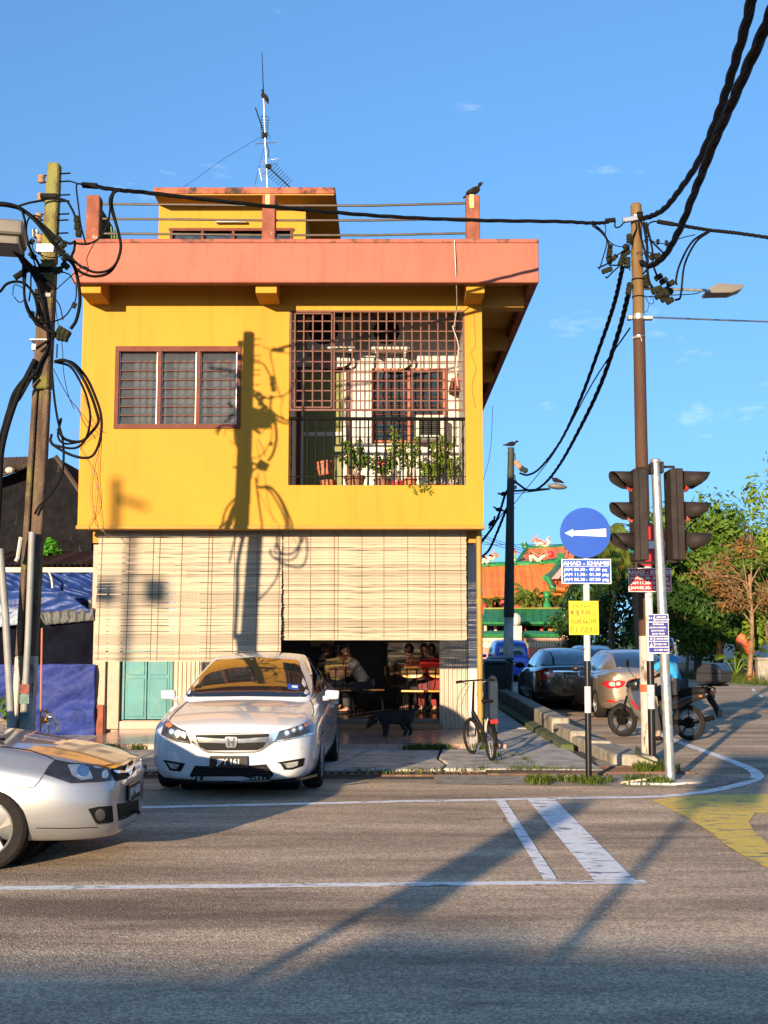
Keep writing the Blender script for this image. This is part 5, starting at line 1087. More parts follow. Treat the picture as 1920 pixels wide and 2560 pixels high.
        def inside(p):
            c = False; j = nb - 1
            for i in range(nb):
                a, b_ = dens[i], dens[j]
                if (a.y > p.y) != (b_.y > p.y) and p.x < (b_.x - a.x) * (p.y - a.y) / (b_.y - a.y) + a.x: c = not c
                j = i
            return c
        i = min(xs) + step * .5
        while i < max(xs):
            j = min(ys) + step * .5
            while j < max(ys):
                p = Vector((i, j))
                if inside(p) and min((p - q).length for q in dens) > step * .4: allp.append(p)
                j += step
            i += step
        v2, _, f2, *_r = delaunay_2d_cdt(allp, [(k, (k + 1) % nb) for k in range(nb)], [list(range(nb))], 1, 1e-6)
        f2 = [f for f in f2 if inside(sum((v2[i] for i in f), Vector((0, 0))) / len(f))]
        inv = s.Wm.inverted(); P = []; Nn = []; last = None
        for p in v2:
            if local is None: o_, d_ = EYE, ray(p.x, p.y).normalized()
            else:
                ax, sg_ = local
                if ax == 'y': o_, d_ = s.Wm @ Vector((p.x, -3 if sg_ > 0 else 9, p.y)), s.Wm.to_3x3() @ Vector((0, sg_, 0))
                elif ax == 'x': o_, d_ = s.Wm @ Vector((-4 * sg_, p.x, p.y)), s.Wm.to_3x3() @ Vector((sg_, 0, 0))
                else: o_, d_ = s.Wm @ Vector((p.x, p.y, 4)), Vector((0, 0, -1))
            hit, nn, _i, dist = (bv or s.bv).ray_cast(o_, d_)
            if hit is None: P.append(None); Nn.append((o_, d_)); continue
            if nn.dot(d_) > 0: nn = -nn
            P.append((hit, dist)); Nn.append((nn, d_))
        good = [q[1] for q in P if q]
        if not good: return None
        md = sum(good) / len(good); V = []
        for q, e in zip(P, Nn):
            if q is None: V.append((e[0] + e[1] * md, -e[1]))
            else: V.append((q[0], e[0]))
        n_ = len(V); out = [inv @ (p + nn * off) for p, nn in V] + [inv @ (p + nn * (off - thick)) for p, nn in V]
        fs = [tuple(f) for f in f2] + [tuple(i + n_ for i in reversed(f)) for f in f2]
        eds = {}
        for f in f2:
            for i in range(len(f)):
                e = (f[i], f[(i + 1) % len(f)]); eds[e] = 1
        for (a, b_) in eds:
            if (b_, a) not in eds: fs.append((b_, a, a + n_, b_ + n_))
        res_o = []
        for mir in ((False, True) if mirror else (False,)):
            b = MB(); b.add([(-p.x, p.y, p.z) if mir else tuple(p) for p in out], [tuple(reversed(f)) for f in fs] if mir else fs)
            o = b.build(name, mat, parent or s.r, smooth=50, world=False); res_o.append(o)
        return res_o if mirror else res_o[0]
def zoomf(x0, y0, k): return lambda pts: [(x0 + x * k, y0 + y * k) for x, y in pts]
def ell(cx, cy, rx, ry, n=14): return [(cx + rx * math.cos(2 * math.pi * i / n), cy + ry * math.sin(2 * math.pi * i / n)) for i in range(n)]

# ---- white sedan in front of the shophouse
pearl = carpaint('pearl_white_paint', (.46, .47, .50), 0, .22)
wc = Car('white_sedan', 'white sedan with chrome grille parked nose out before the shophouse', (-1.62, 13.05, .01), R(-1.4), SED, SEDG, pearl, (1.0, 3.775), .325, S=(.985, 1, 1.02), rimkind=10)
q4 = zoomf(360, 1560, .3134)
wc.patch('windshield', [(-.745, .985), (-.672, 1.12), (-.53, 1.365), (-.49, 1.395), (0, 1.43), (.49, 1.395), (.53, 1.365), (.672, 1.12), (.745, .985), (0, .995)], glass_car, off=.004, thick=.008, local=('y', 1), res=26)
wc.patch('side_window', [(1.66, 1.0), (2.16, 1.315), (2.35, 1.375), (2.76, 1.40), (2.74, 1.0)], glass_car, off=.003, thick=.008, local=('x', 1), mirror=True, res=14)
wc.patch('side_window', [(2.82, 1.0), (2.84, 1.40), (3.35, 1.36), (3.75, 1.20), (3.9, 1.08), (3.72, 1.02)], glass_car, off=.003, thick=.008, local=('x', 1), mirror=True, res=14)
hl = lens_clear('headlamp_lens', (.045, .04, .033))
hsil = M('headlamp_reflector', (.75, .74, .70), .08, .9, var=.2, scale=30, coat=1)
amber = M('amber_lens', (.45, .14, .03), .15, var=.1, coat=.6)
for side_, pts, lamps in ((-1, [(185, 757), (160, 800), (136, 880), (160, 903), (250, 938), (372, 957), (362, 900), (345, 856), (270, 825), (205, 790)], ((222, 858), (270, 868), (318, 885))), (1, [(1356, 740), (1362, 800), (1350, 865), (1325, 885), (1200, 918), (1040, 945), (1062, 890), (1090, 850), (1180, 830), (1270, 795)], ((1245, 832), (1192, 848), (1140, 868)))):
    h_ = wc.patch('headlight', q4(pts), hl, off=.005, thick=.02, res=18)
    for (x, y) in lamps: wc.patch('lamp', q4(ell(x, y, 23, 23)), hsil, off=.010, thick=.006, parent=h_, res=8); wc.patch('lamp_bulb', q4(ell(x, y, 11, 11)), K_['sign_white'], off=.0125, thick=.003, parent=h_, res=6)
    wc.patch('indicator', q4([(190, 765), (168, 805), (200, 830), (230, 815)] if side_ < 0 else [(1350, 748), (1275, 800), (1285, 825), (1345, 790)]), amber, off=.0085, thick=.003, parent=h_, res=6)
    wc.patch('running_strip', q4([(150, 892), (250, 922), (360, 940), (358, 948), (250, 932), (158, 902)] if side_ < 0 else [(1340, 868), (1200, 905), (1060, 930), (1056, 938), (1200, 914), (1335, 880)]), hsil, off=.009, thick=.004, parent=h_, res=14)
gl = wc.patch('grille', q4([(412, 885), (1000, 880), (985, 930), (950, 985), (900, 1008), (500, 1010), (455, 985), (425, 940)]), trim_m, off=.004, thick=.02, res=22)
for pts in ([(345, 857), (408, 880), (428, 940), (452, 985), (500, 1012), (690, 1020), (900, 1012), (950, 985), (985, 935), (1000, 880), (1085, 850), (1040, 940), (985, 975), (930, 1012), (880, 1026), (690, 1032), (505, 1026), (470, 1010), (420, 970), (372, 940)],
            [(421, 902), (650, 918), (650, 950), (437, 944)], [(750, 918), (992, 900), (978, 940), (750, 950)]):
    wc.patch('chrome_bar', q4(pts), K_['chrome'], off=.016, thick=.014, parent=gl, res=26)
em = wc.patch('emblem', q4([(650, 905), (662, 900), (732, 900), (745, 905), (748, 930), (738, 978), (725, 985), (670, 985), (658, 978), (648, 930)]), K_['chrome'], off=.026, thick=.012, parent=gl, res=10)
for pts in ([(665, 908), (678, 908), (683, 935), (712, 935), (717, 908), (730, 908), (722, 975), (708, 978), (705, 950), (690, 950), (687, 978), (673, 975)],):
    wc.patch('emblem_letter', q4(pts), K_['black_gloss'], off=.028, thick=.004, parent=gl, res=10)
# number plate as a real flat plate
def plate_on(car, cpx, w_, h_, txt, tilt=0.0, mat=None, d=.03, tsize=.62, rear=False):
    hit, nn, _i, dist = car.bv.ray_cast(EYE, ray(*cpx).normalized()); p = car.Wm.inverted() @ hit
    f = 1 if rear else -1
    o = MB().obox((p.x, p.y + f * (d - .008), p.z), (w_, .012, h_)).build('number_plate', K_['black_gloss'], car.r, bevel=.004, world=False)
    t = text(txt, h_ * tsize, K_['sign_white'], None, (0, 0, 0), (1, 0, 0) if not rear else (-1, 0, 0), (0, 0, 1), bold=.0022, ext=.001)
    t.parent = o; t.location = (p.x, p.y + f * (d + .0005), p.z); return o
plate_on(wc, q4([(680, 1098)])[0], .40, .125, 'JPY 161', d=.04)
li = wc.patch('lower_intake', q4([(405, 1130), (690, 1140), (975, 1118), (1035, 1198), (1000, 1238), (690, 1245), (400, 1240), (366, 1205)]), trim_m, off=.004, thick=.02, res=20)
hexm = M('intake_mesh', (.035, .035, .037), .4, var=.1)
for r_ in range(4):
    for c_ in range(17):
        x = 408 + c_ * 36 + (18 if r_ % 2 else 0); y = 1152 + r_ * 22
        if not (385 + 8 * r_ < x < 1015): continue
        wc.patch('mesh_bar', q4([(x - 15, y), (x - 8, y - 8), (x + 8, y - 8), (x + 15, y), (x + 12, y), (x + 7, y - 5), (x - 7, y - 5), (x - 12, y)]), hexm, off=.010, thick=.006, parent=li, res=3)
wc.patch('intake_trim', q4([(366, 1208), (405, 1235), (690, 1240), (1000, 1232), (1035, 1200), (1036, 1206), (1004, 1243), (690, 1250), (400, 1246), (366, 1216)]), K_['chrome'], off=.018, thick=.014, res=26)
for pts in ([(148, 1082), (330, 1112), (292, 1178), (205, 1165), (172, 1110)], [(1060, 1104), (1280, 1068), (1268, 1130), (1180, 1162), (1118, 1164), (1090, 1118)]):
    fo = wc.patch('fog_light', q4(pts), trim_m, off=.005, thick=.016, res=12)
    cx_, cy_ = sum(p[0] for p in pts) / len(pts), sum(p[1] for p in pts) / len(pts)
    wc.patch('fog_lens', q4([(cx_ + (x - cx_) * .55, cy_ + (y - cy_) * .55) for x, y in pts]), lens_clear('fog_lens', (.28, .28, .27)), off=.010, thick=.005, parent=fo, res=8)
for (x, y) in ((186, 1008), (1247, 988)): wc.patch('parking_sensor', q4(ell(x, y, 7, 7, 8)), pearl, off=.006, thick=.005, res=4)
wc.patch('front_skirt', q4([(112, 1200), (200, 1235), (360, 1258), (392, 1240), (420, 1252), (690, 1258), (980, 1250), (1000, 1240), (1050, 1250), (1200, 1238), (1385, 1195), (1380, 1215), (1200, 1262), (690, 1275), (360, 1268), (118, 1230)]), trim_m, off=.002, thick=.01, res=26)
wc.patch('permit_sticker', q4([(1148, 482), (1237, 487), (1236, 528), (1148, 518)]), K_['sign_blue'], off=.007, thick=.002, res=6); wc.patch('permit_text', q4([(1180, 495), (1225, 498), (1224, 514), (1180, 510)]), K_['sign_white'], off=.0085, thick=.001, res=4)
wc.patch('bonnet_seam', q4([(345, 614), (300, 655), (230, 720), (200, 762), (206, 766), (236, 724), (306, 660), (352, 618)]), trim_m, off=.0012, thick=.002, res=18)
wc.patch('bonnet_seam', q4([(1330, 604), (1352, 650), (1358, 700), (1345, 738), (1339, 736), (1351, 700), (1346, 652), (1324, 608)]), trim_m, off=.0012, thick=.002, res=18)
wc.patch('bonnet_seam', q4([(408, 876), (690, 872), (1004, 874), (1004, 880), (690, 878), (408, 882)]), trim_m, off=.0012, thick=.002, res=26)
for sd in (-1, 1):
    mrt = MB(); cx0 = sd * .965
    mrt.hexa([(cx0 - .085, 1.57, .945), (cx0 + .085, 1.57, .945), (cx0 + .08, 1.68, .945), (cx0 - .08, 1.68, .945)], [(cx0 - .095, 1.56, 1.05), (cx0 + .075, 1.57, 1.055), (cx0 + .07, 1.68, 1.055), (cx0 - .085, 1.68, 1.05)] if sd < 0 else [(cx0 - .075, 1.57, 1.055), (cx0 + .095, 1.56, 1.05), (cx0 + .085, 1.68, 1.05), (cx0 - .07, 1.68, 1.055)])
    mo = mrt.build('wing_mirror', pearl, wc.r, smooth=60, bevel=.035, bseg=3, world=False)
    MB().tube([(sd * .86, 1.62, .955), (sd * .93, 1.62, .96)], .03, 8).build('mirror_arm', pearl, mo, world=False)
MB().tube([(-.55, 1.32, 1.012), (-.2, 1.27, 1.0), (.1, 1.28, 1.0)], .008, 5).build('wiper', trim_m, wc.r, world=False)
wc.patch('door_seam', [(1.62, .32), (1.62, .90), (1.628, .90), (1.628, .32)], trim_m, off=.001, thick=.002, local=('x', 1), mirror=True, res=16)
wc.patch('door_seam', [(2.72, .32), (2.72, .92), (2.728, .92), (2.728, .32)], trim_m, off=.001, thick=.002, local=('x', 1), mirror=True, res=16)
for y_ in (2.5, 3.45): wc.patch('door_handle', [(y_, .80), (y_ + .2, .815), (y_ + .2, .845), (y_, .83)], pearl, off=.03, thick=.03, local=('x', 1), mirror=True, res=5)

# ---- silver car entering from the left
PERS = [(0.00, half(.20, .42, .29, .52, .43, .54, .55, .52, .63, .45, .645)), (0.05, half(.18, .54, .27, .65, .44, .675, .58, .65, .68, .55, .70)), (0.18, half(.17, .66, .27, .755, .45, .775, .61, .75, .73, .63, .755)),
        (0.45, half(.17, .74, .28, .82, .48, .835, .67, .81, .79, .69, .83)), (0.90, half(.18, .77, .30, .85, .52, .86, .73, .84, .875, .72, .905)), (1.30, half(.18, .77, .30, .85, .55, .86, .78, .85, .925, .75, .95))] + [(y * .92, [(x * .93, z) for x, z in h]) for y, h in SED[6:]]
silver = carpaint('silver_paint', (.36, .365, .38), .7, .30)
svr = Car('silver_car', 'silver car with clear headlights entering the picture at the left edge', (-1.985, 9.87, .0), R(90), PERS, [(y * .92 + .02, [(x * .93, z) for x, z in h]) for y, h in SEDG], silver, (.88, 3.48), .30, rimkind=5, rimcol=(.20, .19, .18))
q3 = zoomf(0, 1600, .2893)
h_ = svr.patch('headlight', q3([(375, 1160), (420, 1090), (472, 1038), (560, 1060), (700, 1075), (850, 1080), (910, 1085), (945, 1140), (985, 1215), (860, 1228), (700, 1235), (615, 1240), (500, 1200)]), lens_clear('clear_lamp_lens', (.02, .021, .024)), off=.005, thick=.02, res=20, mirror=True)
for o in h_[:1]:
    svr.patch('reflector', q3([(585, 1085), (660, 1078), (760, 1100), (800, 1200), (700, 1215), (620, 1170)]), hsil, off=.010, thick=.005, parent=o, res=10)
    svr.patch('lamp', q3(ell(712, 1138, 52, 52)), K_['chrome'], off=.014, thick=.005, parent=o, res=8); svr.patch('side_lamp', q3(ell(905, 1165, 28, 36)), hsil, off=.010, thick=.005, parent=o, res=6)
sg_ = svr.patch('grille', q3([(945, 1130), (1000, 1115), (1080, 1080), (1140, 1040), (1160, 1070), (1168, 1120), (1140, 1160), (1090, 1200), (1000, 1222)]), trim_m, off=.004, thick=.015, res=14)
svr.patch('chrome_bar', q3([(925, 1100), (1000, 1085), (1080, 1050), (1140, 1005), (1146, 1028), (1085, 1078), (1005, 1112), (940, 1128)]), K_['chrome'], off=.014, thick=.012, res=14)
svr.patch('emblem', q3([(962, 1142), (1060, 1135), (1082, 1090), (1100, 1098), (1120, 1085), (1145, 1060), (1150, 1085), (1122, 1115), (1118, 1150), (1105, 1172), (1085, 1150), (1000, 1158)]), K_['chrome'], off=.022, thick=.010, parent=sg_, res=12)
for k in range(3): svr.patch('grille_bar', q3([(985, 1176 + k * 14), (1090, 1160 + k * 14 - 6), (1092, 1165 + k * 14 - 6), (987, 1181 + k * 14)]), K_['black_metal'], off=.008, thick=.004, parent=sg_, res=6)
svr.patch('lower_intake', q3([(1010, 1415), (1090, 1405), (1195, 1375), (1195, 1480), (1120, 1530), (1028, 1555)]), trim_m, off=.004, thick=.015, res=12)
for k in range(3): svr.patch('intake_bar', q3([(1020, 1452 + 32 * k), (1110, 1436 + 32 * k), (1190, 1400 + 30 * k), (1190, 1408 + 30 * k), (1110, 1446 + 32 * k), (1022, 1462 + 32 * k)]), K_['black_metal'], off=.010, thick=.005, res=8)
fo = svr.patch('fog_light', q3([(760, 1460), (850, 1440), (968, 1432), (978, 1568), (930, 1580), (860, 1592), (825, 1580)]), trim_m, off=.004, thick=.016, res=12)
svr.patch('fog_lens', q3(ell(862, 1508, 42, 52)), lens_clear('smoked_lens', (.06, .06, .06)), off=.010, thick=.005, parent=fo, res=8)
svr.patch('bumper_lip', q3([(830, 1590), (930, 1580), (1060, 1545), (1190, 1465), (1218, 1480), (1200, 1515), (1060, 1590), (930, 1628), (860, 1625)]), silver, off=.022, thick=.03, res=16)
svr.patch('skirt_seam', q3([(312, 1622), (600, 1625), (850, 1615), (850, 1621), (600, 1632), (312, 1628)]), trim_m, off=.0015, thick=.002, res=18)
svr.patch('fender_seam', q3([(60, 1290), (290, 1268), (330, 1225), (376, 1165), (381, 1168), (336, 1232), (296, 1275), (60, 1297)]), trim_m, off=.0015, thick=.002, res=16)
svr.patch('bonnet_seam', q3([(-40, 915), (120, 930), (260, 950), (380, 990), (470, 1030), (468, 1037), (376, 997), (258, 957), (120, 937), (-40, 922)]), trim_m, off=.0015, thick=.002, res=30)
svr.patch('bonnet_seam', q3([(474, 1033), (600, 1058), (760, 1070), (905, 1080), (1000, 1070), (1090, 1035), (1138, 1000), (1140, 1007), (1092, 1043), (1002, 1078), (905, 1088), (760, 1078), (600, 1066), (474, 1041)]), trim_m, off=.0015, thick=.002, res=36)
svr.patch('bumper_crease', q3([(640, 1300), (900, 1292), (1060, 1270), (1060, 1280), (900, 1304), (640, 1310)]), silver, off=.012, thick=.016, res=16)
hit, nn, _i, dist = svr.bv.ray_cast(EYE, ray(*q3([(1160, 1310)])[0]).normalized())
pl_ = MB().obox((0, -.012, .47), (.42, .014, .13)).build('number_plate', K_['black_gloss'], svr.r, bevel=.004, world=False)
t = text('JWY 4650', .09, K_['sign_white'], None, (0, 0, 0), (1, 0, 0), (0, 0, 1), bold=.002, ext=.001); t.parent = pl_; t.location = (0, -.0205, .47)
svr.patch('windshield', [(-.62, .97), (-.52, 1.33), (0, 1.36), (.52, 1.33), (.62, .97), (0, .99)], glass_car, off=.004, thick=.008, local=('y', 1), res=14)
for (ya, yb) in ((1.75, 2.5), (2.58, 3.4)): svr.patch('side_window', [(ya, 1.0), (ya + .25, 1.32), (yb, 1.34), (yb, 1.0)], glass_car, off=.003, thick=.008, local=('x', 1), mirror=True, res=10)
MB().tube([(-.60, 1.26, .965), (-.2, 1.20, .965)], .010, 5).build('wiper', trim_m, svr.r, world=False)
MB().ball((-.45, .90, .905), (.03, .025, .012), 8, 5).build('washer_nozzle', trim_m, svr.r, world=False)
for sd in (-1, 1):
    mo = MB().ball((sd * .93, 1.55, .98), (.11, .075, .075), 14, 8).build('wing_mirror', silver, svr.r, smooth=180, world=False); MB().tube([(sd * .78, 1.55, .94), (sd * .86, 1.55, .95)], .025, 8).build('mirror_arm', trim_m, mo, world=False)

# ---- cars parked on the side road, seen from behind
tail_m = M('tail_lens', (.42, .012, .012), .12, var=.1, coat=1.0); tail_w = M('clear_tail_lens', (.62, .5, .45), .1, .3, var=.2, scale=20, coat=1.0)
def rear_car(name, label, cx, D, mat, S, sg, plate, tl, rw_, extra=None, rz=0.0, st=SED):
    c = Car(name, label, (cx, D + 4.87 * S[1], 0), R(180) + rz, st, sg, mat, (1.0 * S[1], 3.775 * S[1]), .31, S=S, group='cars parked along the side road', rimkind=8)
    L_ = 4.87 * S[1]
    c.patch('rear_window', rw_, glass_car, off=.004, thick=.008, local=('y', -1), res=16)
    for (ya, yb, za, zb) in ((1.75, 2.62, .99, 1.32), (2.70, 3.55, 1.0, 1.33)):
        c.patch('side_window', [(ya * S[1], za * S[2]), ((ya + .25) * S[1], zb * S[2]), (yb * S[1], zb * S[2]), (yb * S[1], za * S[2])], glass_car, off=.003, thick=.008, local=('x', 1), mirror=True, res=8)
    for k, (pts, m_) in enumerate(tl): c.patch('tail_light', pts, m_, off=.006 + .004 * (k > 0), thick=.015, local=('y', -1), mirror=True, res=10)
    if plate:
        pz, txt = plate; o = MB().obox((0, L_ + .0, pz), (.44, .03, .13)).build('number_plate', K_['black_gloss'], c.r, world=False)
        t = text(txt, .09, K_['sign_white'], None, (0, 0, 0), (-1, 0, 0), (0, 0, 1), bold=.002); t.parent = o; t.location = (0, L_ + .017, pz)
    c.patch('bumper_strip', [(-.7, .30), (.7, .30), (.6, .24), (-.6, .24)], trim_m, off=.004, thick=.01, local=('y', -1), res=10)
    for sd in (-1, 1):
        mo = MB().ball((sd * .95 * S[0], 1.62 * S[1], 1.0), (.12, .08, .075), 12, 8).build('wing_mirror', trim_m if 'dark' in name else mat, c.r, smooth=180, world=False)
    return c
champ = carpaint('champagne_paint', (.34, .27, .20), .6, .3)
tlA = [([(.42, .80), (.60, .83), (.80, .80), (.84, .74), (.78, .66), (.62, .65), (.48, .70)], tail_m), (ell(.70, .745, .055, .05, 10), tail_w), (ell(.58, .755, .045, .045, 10), tail_w)]
tlA2 = [([(.60, .36), (.78, .38), (.78, .42), (.60, .40)], tail_m)]
RW = [(-.52, 1.08), (-.47, 1.36), (0, 1.39), (.47, 1.36), (.52, 1.08), (0, 1.07)]
altis = rear_car('champagne_sedan', 'champagne-coloured sedan seen from behind, nearest of the cars along the side road', 5.30, 25.6, champ, (.952, .94, 1.0), SEDG, (.70, 'JQA 72'), tlA + tlA2, RW, rz=R(1.5))
altis.patch('chrome_strip', [(-.40, .84), (.40, .84), (.40, .81), (-.40, .81)], champ, off=.014, thick=.012, local=('y', -1), res=10)
altis.patch('lower_valance', [(-.78, .30), (-.78, .20), (.78, .20), (.78, .30)], M('grey_valance', (.2, .17, .13), .6), off=.002, thick=.008, local=('y', -1), res=12)
darkp = carpaint('dark_grey_paint', (.022, .023, .024), .3, .25)
tlB = [([(.40, .90), (.70, .94), (.84, .90), (.80, .78), (.72, .70), (.58, .74), (.46, .82)], tail_m), ([(.52, .88), (.66, .91), (.68, .86), (.54, .84)], tail_w), ([(.62, .44), (.78, .46), (.78, .49), (.62, .47)], tail_m)]
civ = rear_car('dark_grey_sedan', 'dark grey sedan seen from behind between the blue minivan and champagne sedan', 4.45, 29.2, darkp, (.952, .94, 1.0), SEDG, (.80, 'JUM 848'), tlB, RW)
civ.patch('chrome_strip', [(-.46, .93), (.46, .93), (.46, .90), (-.46, .90)], K_['chrome'], off=.014, thick=.012, local=('y', -1), res=10)
MPVG = [(1.0, gh(.72, .95, .72, .97, .69, .98, 1.0)), (1.5, gh(.79, .95, .74, 1.2, .64, 1.28, 1.31)), (2.0, gh(.80, .96, .74, 1.35, .62, 1.55, 1.60)), (2.8, gh(.80, .97, .74, 1.38, .62, 1.64, 1.69)), (3.6, gh(.80, .98, .74, 1.38, .62, 1.64, 1.69)), (4.4, gh(.79, .98, .73, 1.38, .62, 1.60, 1.65)), (4.68, gh(.75, .98, .70, 1.32, .60, 1.50, 1.55)), (4.78, gh(.70, .98, .66, 1.25, .58, 1.42, 1.46)), (4.82, gh(.66, .98, .6, 1.2, .5, 1.36, 1.40))]
blue = carpaint('bright_blue_paint', (.02, .07, .48), .2, .25)
mpv = rear_car('blue_minivan', 'bright blue minivan seen from behind, farthest of the side road cars', 5.06, 49, blue, (.92, .87, 1.0), MPVG, (.72, 'JFG 468'), [([(.60, 1.18), (.68, 1.18), (.72, .92), (.64, .90)], tail_m)], [(-.5, 1.08), (-.46, 1.46), (0, 1.50), (.46, 1.46), (.5, 1.08), (0, 1.05)])
whp = carpaint('white_paint', (.62, .63, .64), 0, .3)
wv = rear_car('white_hatchback', 'white car roof with rear window just showing behind the champagne sedan', 6.55, 37.5, whp, (.92, .85, 1.03), SEDG, None, tlB[:1], RW)

# ------------------------------------------------------------------ people, dog, furniture
def skin(name, pts, edges, mat, parent, levels=2, extra=None, world=False, rootv=0):
    me = bpy.data.meshes.new(name); me.from_pydata([p[0] for p in pts], edges, []); ob = link(name, me, None, parent, world)
    sk = ob.modifiers.new('k', 'SKIN'); sk.use_smooth_shade = True
    if not me.skin_vertices: 
        bm = bmesh.new(); bm.from_mesh(me); bm.verts.layers.skin.verify(); bm.to_mesh(me); bm.free()
    for i, p in enumerate(pts):
        d = me.skin_vertices[0].data[i]; r_ = p[1]; d.radius = (r_, r_) if not isinstance(r_, tuple) else r_; d.use_root = (i == rootv)
    ob.modifiers.new('s', 'SUBSURF').levels = levels; bake(ob)
    me = ob.data
    if extra:
        b = MB(); b.v = [tuple(v.co) for v in me.vertices]; b.f = [tuple(p.vertices) for p in me.polygons]; b.m = [0] * len(b.f); extra(b)
        me2 = bpy.data.meshes.new(name); me2.from_pydata(b.v, [], b.f); ob.data = me2; me = me2
    for p in me.polygons: p.use_smooth = True
    me.materials.clear(); me.materials.append(mat); return ob
skin_m = M('skin', (.42, .19, .115), .55, var=.08, scale=8)
hair_m = M('black_hair', (.012, .009, .008), .5, var=.3, scale=30)
def hand(b, wrist, d, palm, sd):
    d = Vector(d).normalized(); up = Vector(palm).normalized(); sdv = d.cross(up).normalized() * sd
    b.ball(wrist + d * .045, (.038, .045, .02), 8, 6, M_=Matrix((sdv, d, up)).transposed())
    for k in range(4):
        o = sdv * (.028 - k * .018); l_ = (.065, .075, .07, .055)[k]; p0 = wrist + d * .08 + o
        b.tube([p0, p0 + d * l_ * .5, p0 + d * l_ * .85 + up * -.02], [.0095, .009, .007], 6)
    b.tube([wrist + d * .03 + sdv * .03, wrist + d * .06 + sdv * .052, wrist + d * .085 + sdv * .055 - up * .01], [.012, .011, .008], 6)
def person(label, loc, rz, shirt, pants, lean=.12, arms=None, headturn=0.0, headtilt=0.0, helmet=None, seat=.46, legs=None, sleeve=.55, scale=1.0, group='people eating in the shop'):
    r0 = root('person', loc, label, 'person', group, rz, scale)
    hp = Vector((0, 0, seat + .09)); ch = Vector((0, lean * .75, seat + .42)); nk = Vector((0, lean * 1.0, seat + .56)); hdp = Vector((0, lean * 1.12 + .015, seat + .70))
    arms = arms or [((.24, lean * .75 + .12, seat + .26), (.15, lean + .36, seat + .30)), ((-.24, lean * .75 + .12, seat + .26), (-.15, lean + .36, seat + .30))]
    legs = legs or [((.13, .42, seat + .04), (.13, .36, .09)), ((-.13, .42, seat + .04), (-.13, .38, .09))]
    us = Vector((0, lean * .88, seat + .50)); P = [(hp, (.150, .11)), (hp.lerp(ch, .5), (.128, .095)), (ch, (.138, .10)), (us, (.10, .08)), (nk, .05), (hdp - Vector((0, 0, .05)), .048)]; E = [(0, 1), (1, 2), (2, 3), (3, 4), (4, 5)]
    for i, sd in enumerate((1, -1)):
        sh_ = Vector((sd * .185, lean * .86, seat + .50)); el, wr_ = Vector(arms[i][0]), Vector(arms[i][1]); n = len(P)
        P += [(sh_, .055), (sh_.lerp(el, .5), .047), (el, .041), (el.lerp(wr_, .45), .04), (wr_, .027)]; E += [(3, n), (n, n + 1), (n + 1, n + 2), (n + 2, n + 3), (n + 3, n + 4)]
    for i, sd in enumerate((1, -1)):
        hj = Vector((sd * .095, .02, seat + .06)); kn, an_ = Vector(legs[i][0]), Vector(legs[i][1]); n = len(P); toe = an_ + Vector((0, .16, -.045))
        P += [(hj, .095), (hj.lerp(kn, .5), .082), (kn, .058), (kn.lerp(an_, .4), .052), (an_, .036), (toe, .034)]; E += [(0, n), (n, n + 1), (n + 1, n + 2), (n + 2, n + 3), (n + 3, n + 4), (n + 4, n + 5)]
    Rh = Matrix.Rotation(R(headturn), 3, 'Z') @ Matrix.Rotation(R(headtilt), 3, 'X')
    hc = hdp + Rh @ Vector((0, .012, .03))
    def extra(b):
        b.ball(hc, (.072, .09, .112), 16, 12, M_=Rh); b.ball(hc + Rh @ Vector((0, .03, -.065)), (.052, .06, .05), 12, 8, M_=Rh)
        b.prism([hc + Rh @ Vector(p) for p in ((-.016, .083, -.025), (.016, .083, -.025), (.004, .088, .022), (-.004, .088, .022))], Rh @ Vector((0, .026, -.006)))
        for sd in (1, -1): b.ball(hc + Rh @ Vector((sd * .074, -.008, -.008)), (.012, .022, .032), 8, 6, M_=Rh)
        b.ball(hc + Rh @ Vector((0, .083, -.056)), (.024, .012, .008), 8, 5, M_=Rh)
        for i, sd in enumerate((1, -1)):
            el, wr_ = Vector(arms[i][0]), Vector(arms[i][1]); hand(b, wr_, wr_ - el, Vector((0, 0, 1)), sd)
    body = skin('body', P, E, skin_m, r0, 2, extra)
    for sd in (1, -1): MB().ball(hc + Rh @ Vector((sd * .03, .078, .012)), (.011, .009, .008), 8, 6, M_=Rh).build('eye', K_['ink'], r0, world=False)
    # shirt
    S_ = [(hp + Vector((0, 0, -.02)), (.178, .14)), (hp.lerp(ch, .5), (.158, .125)), (ch, (.172, .135)), (us + Vector((0, 0, .02)), (.14, .115)), (nk + Vector((0, 0, -.005)), .078)]; SE = [(0, 1), (1, 2), (2, 3), (3, 4)]
    for i, sd in enumerate((1, -1)):
        sh_ = Vector((sd * .185, lean * .86, seat + .50)); el = Vector(arms[i][0]); n = len(S_)
        S_ += [(sh_, .082), (sh_.lerp(el, sleeve * .6), .070), (sh_.lerp(el, sleeve + .25), .064)]; SE += [(3, n), (n, n + 1), (n + 1, n + 2)]
    skin('shirt', S_, SE, shirt, r0, 2)
    T_ = [(hp + Vector((0, 0, -.04)), (.172, .135))]; TE = []
    for i, sd in enumerate((1, -1)):
        hj = Vector((sd * .095, .02, seat + .06)); kn, an_ = Vector(legs[i][0]), Vector(legs[i][1]); n = len(T_)
        T_ += [(hj, .108), (hj.lerp(kn, .5), .096), (kn, .074), (kn.lerp(an_, .55), .068), (kn.lerp(an_, .93), .06)]; TE += [(0, n), (n, n + 1), (n + 1, n + 2), (n + 2, n + 3), (n + 3, n + 4)]
    skin('trousers', T_, TE, pants, r0, 2)
    for i, sd in enumerate((1, -1)):
        an_ = Vector(legs[i][1]); MB().ball(an_ + Vector((0, .075, -.05)), (.05, .13, .045), 12, 8).build('shoe', K_['sign_white'] if 'striped' in label else trim_m, r0, smooth=180, world=False)
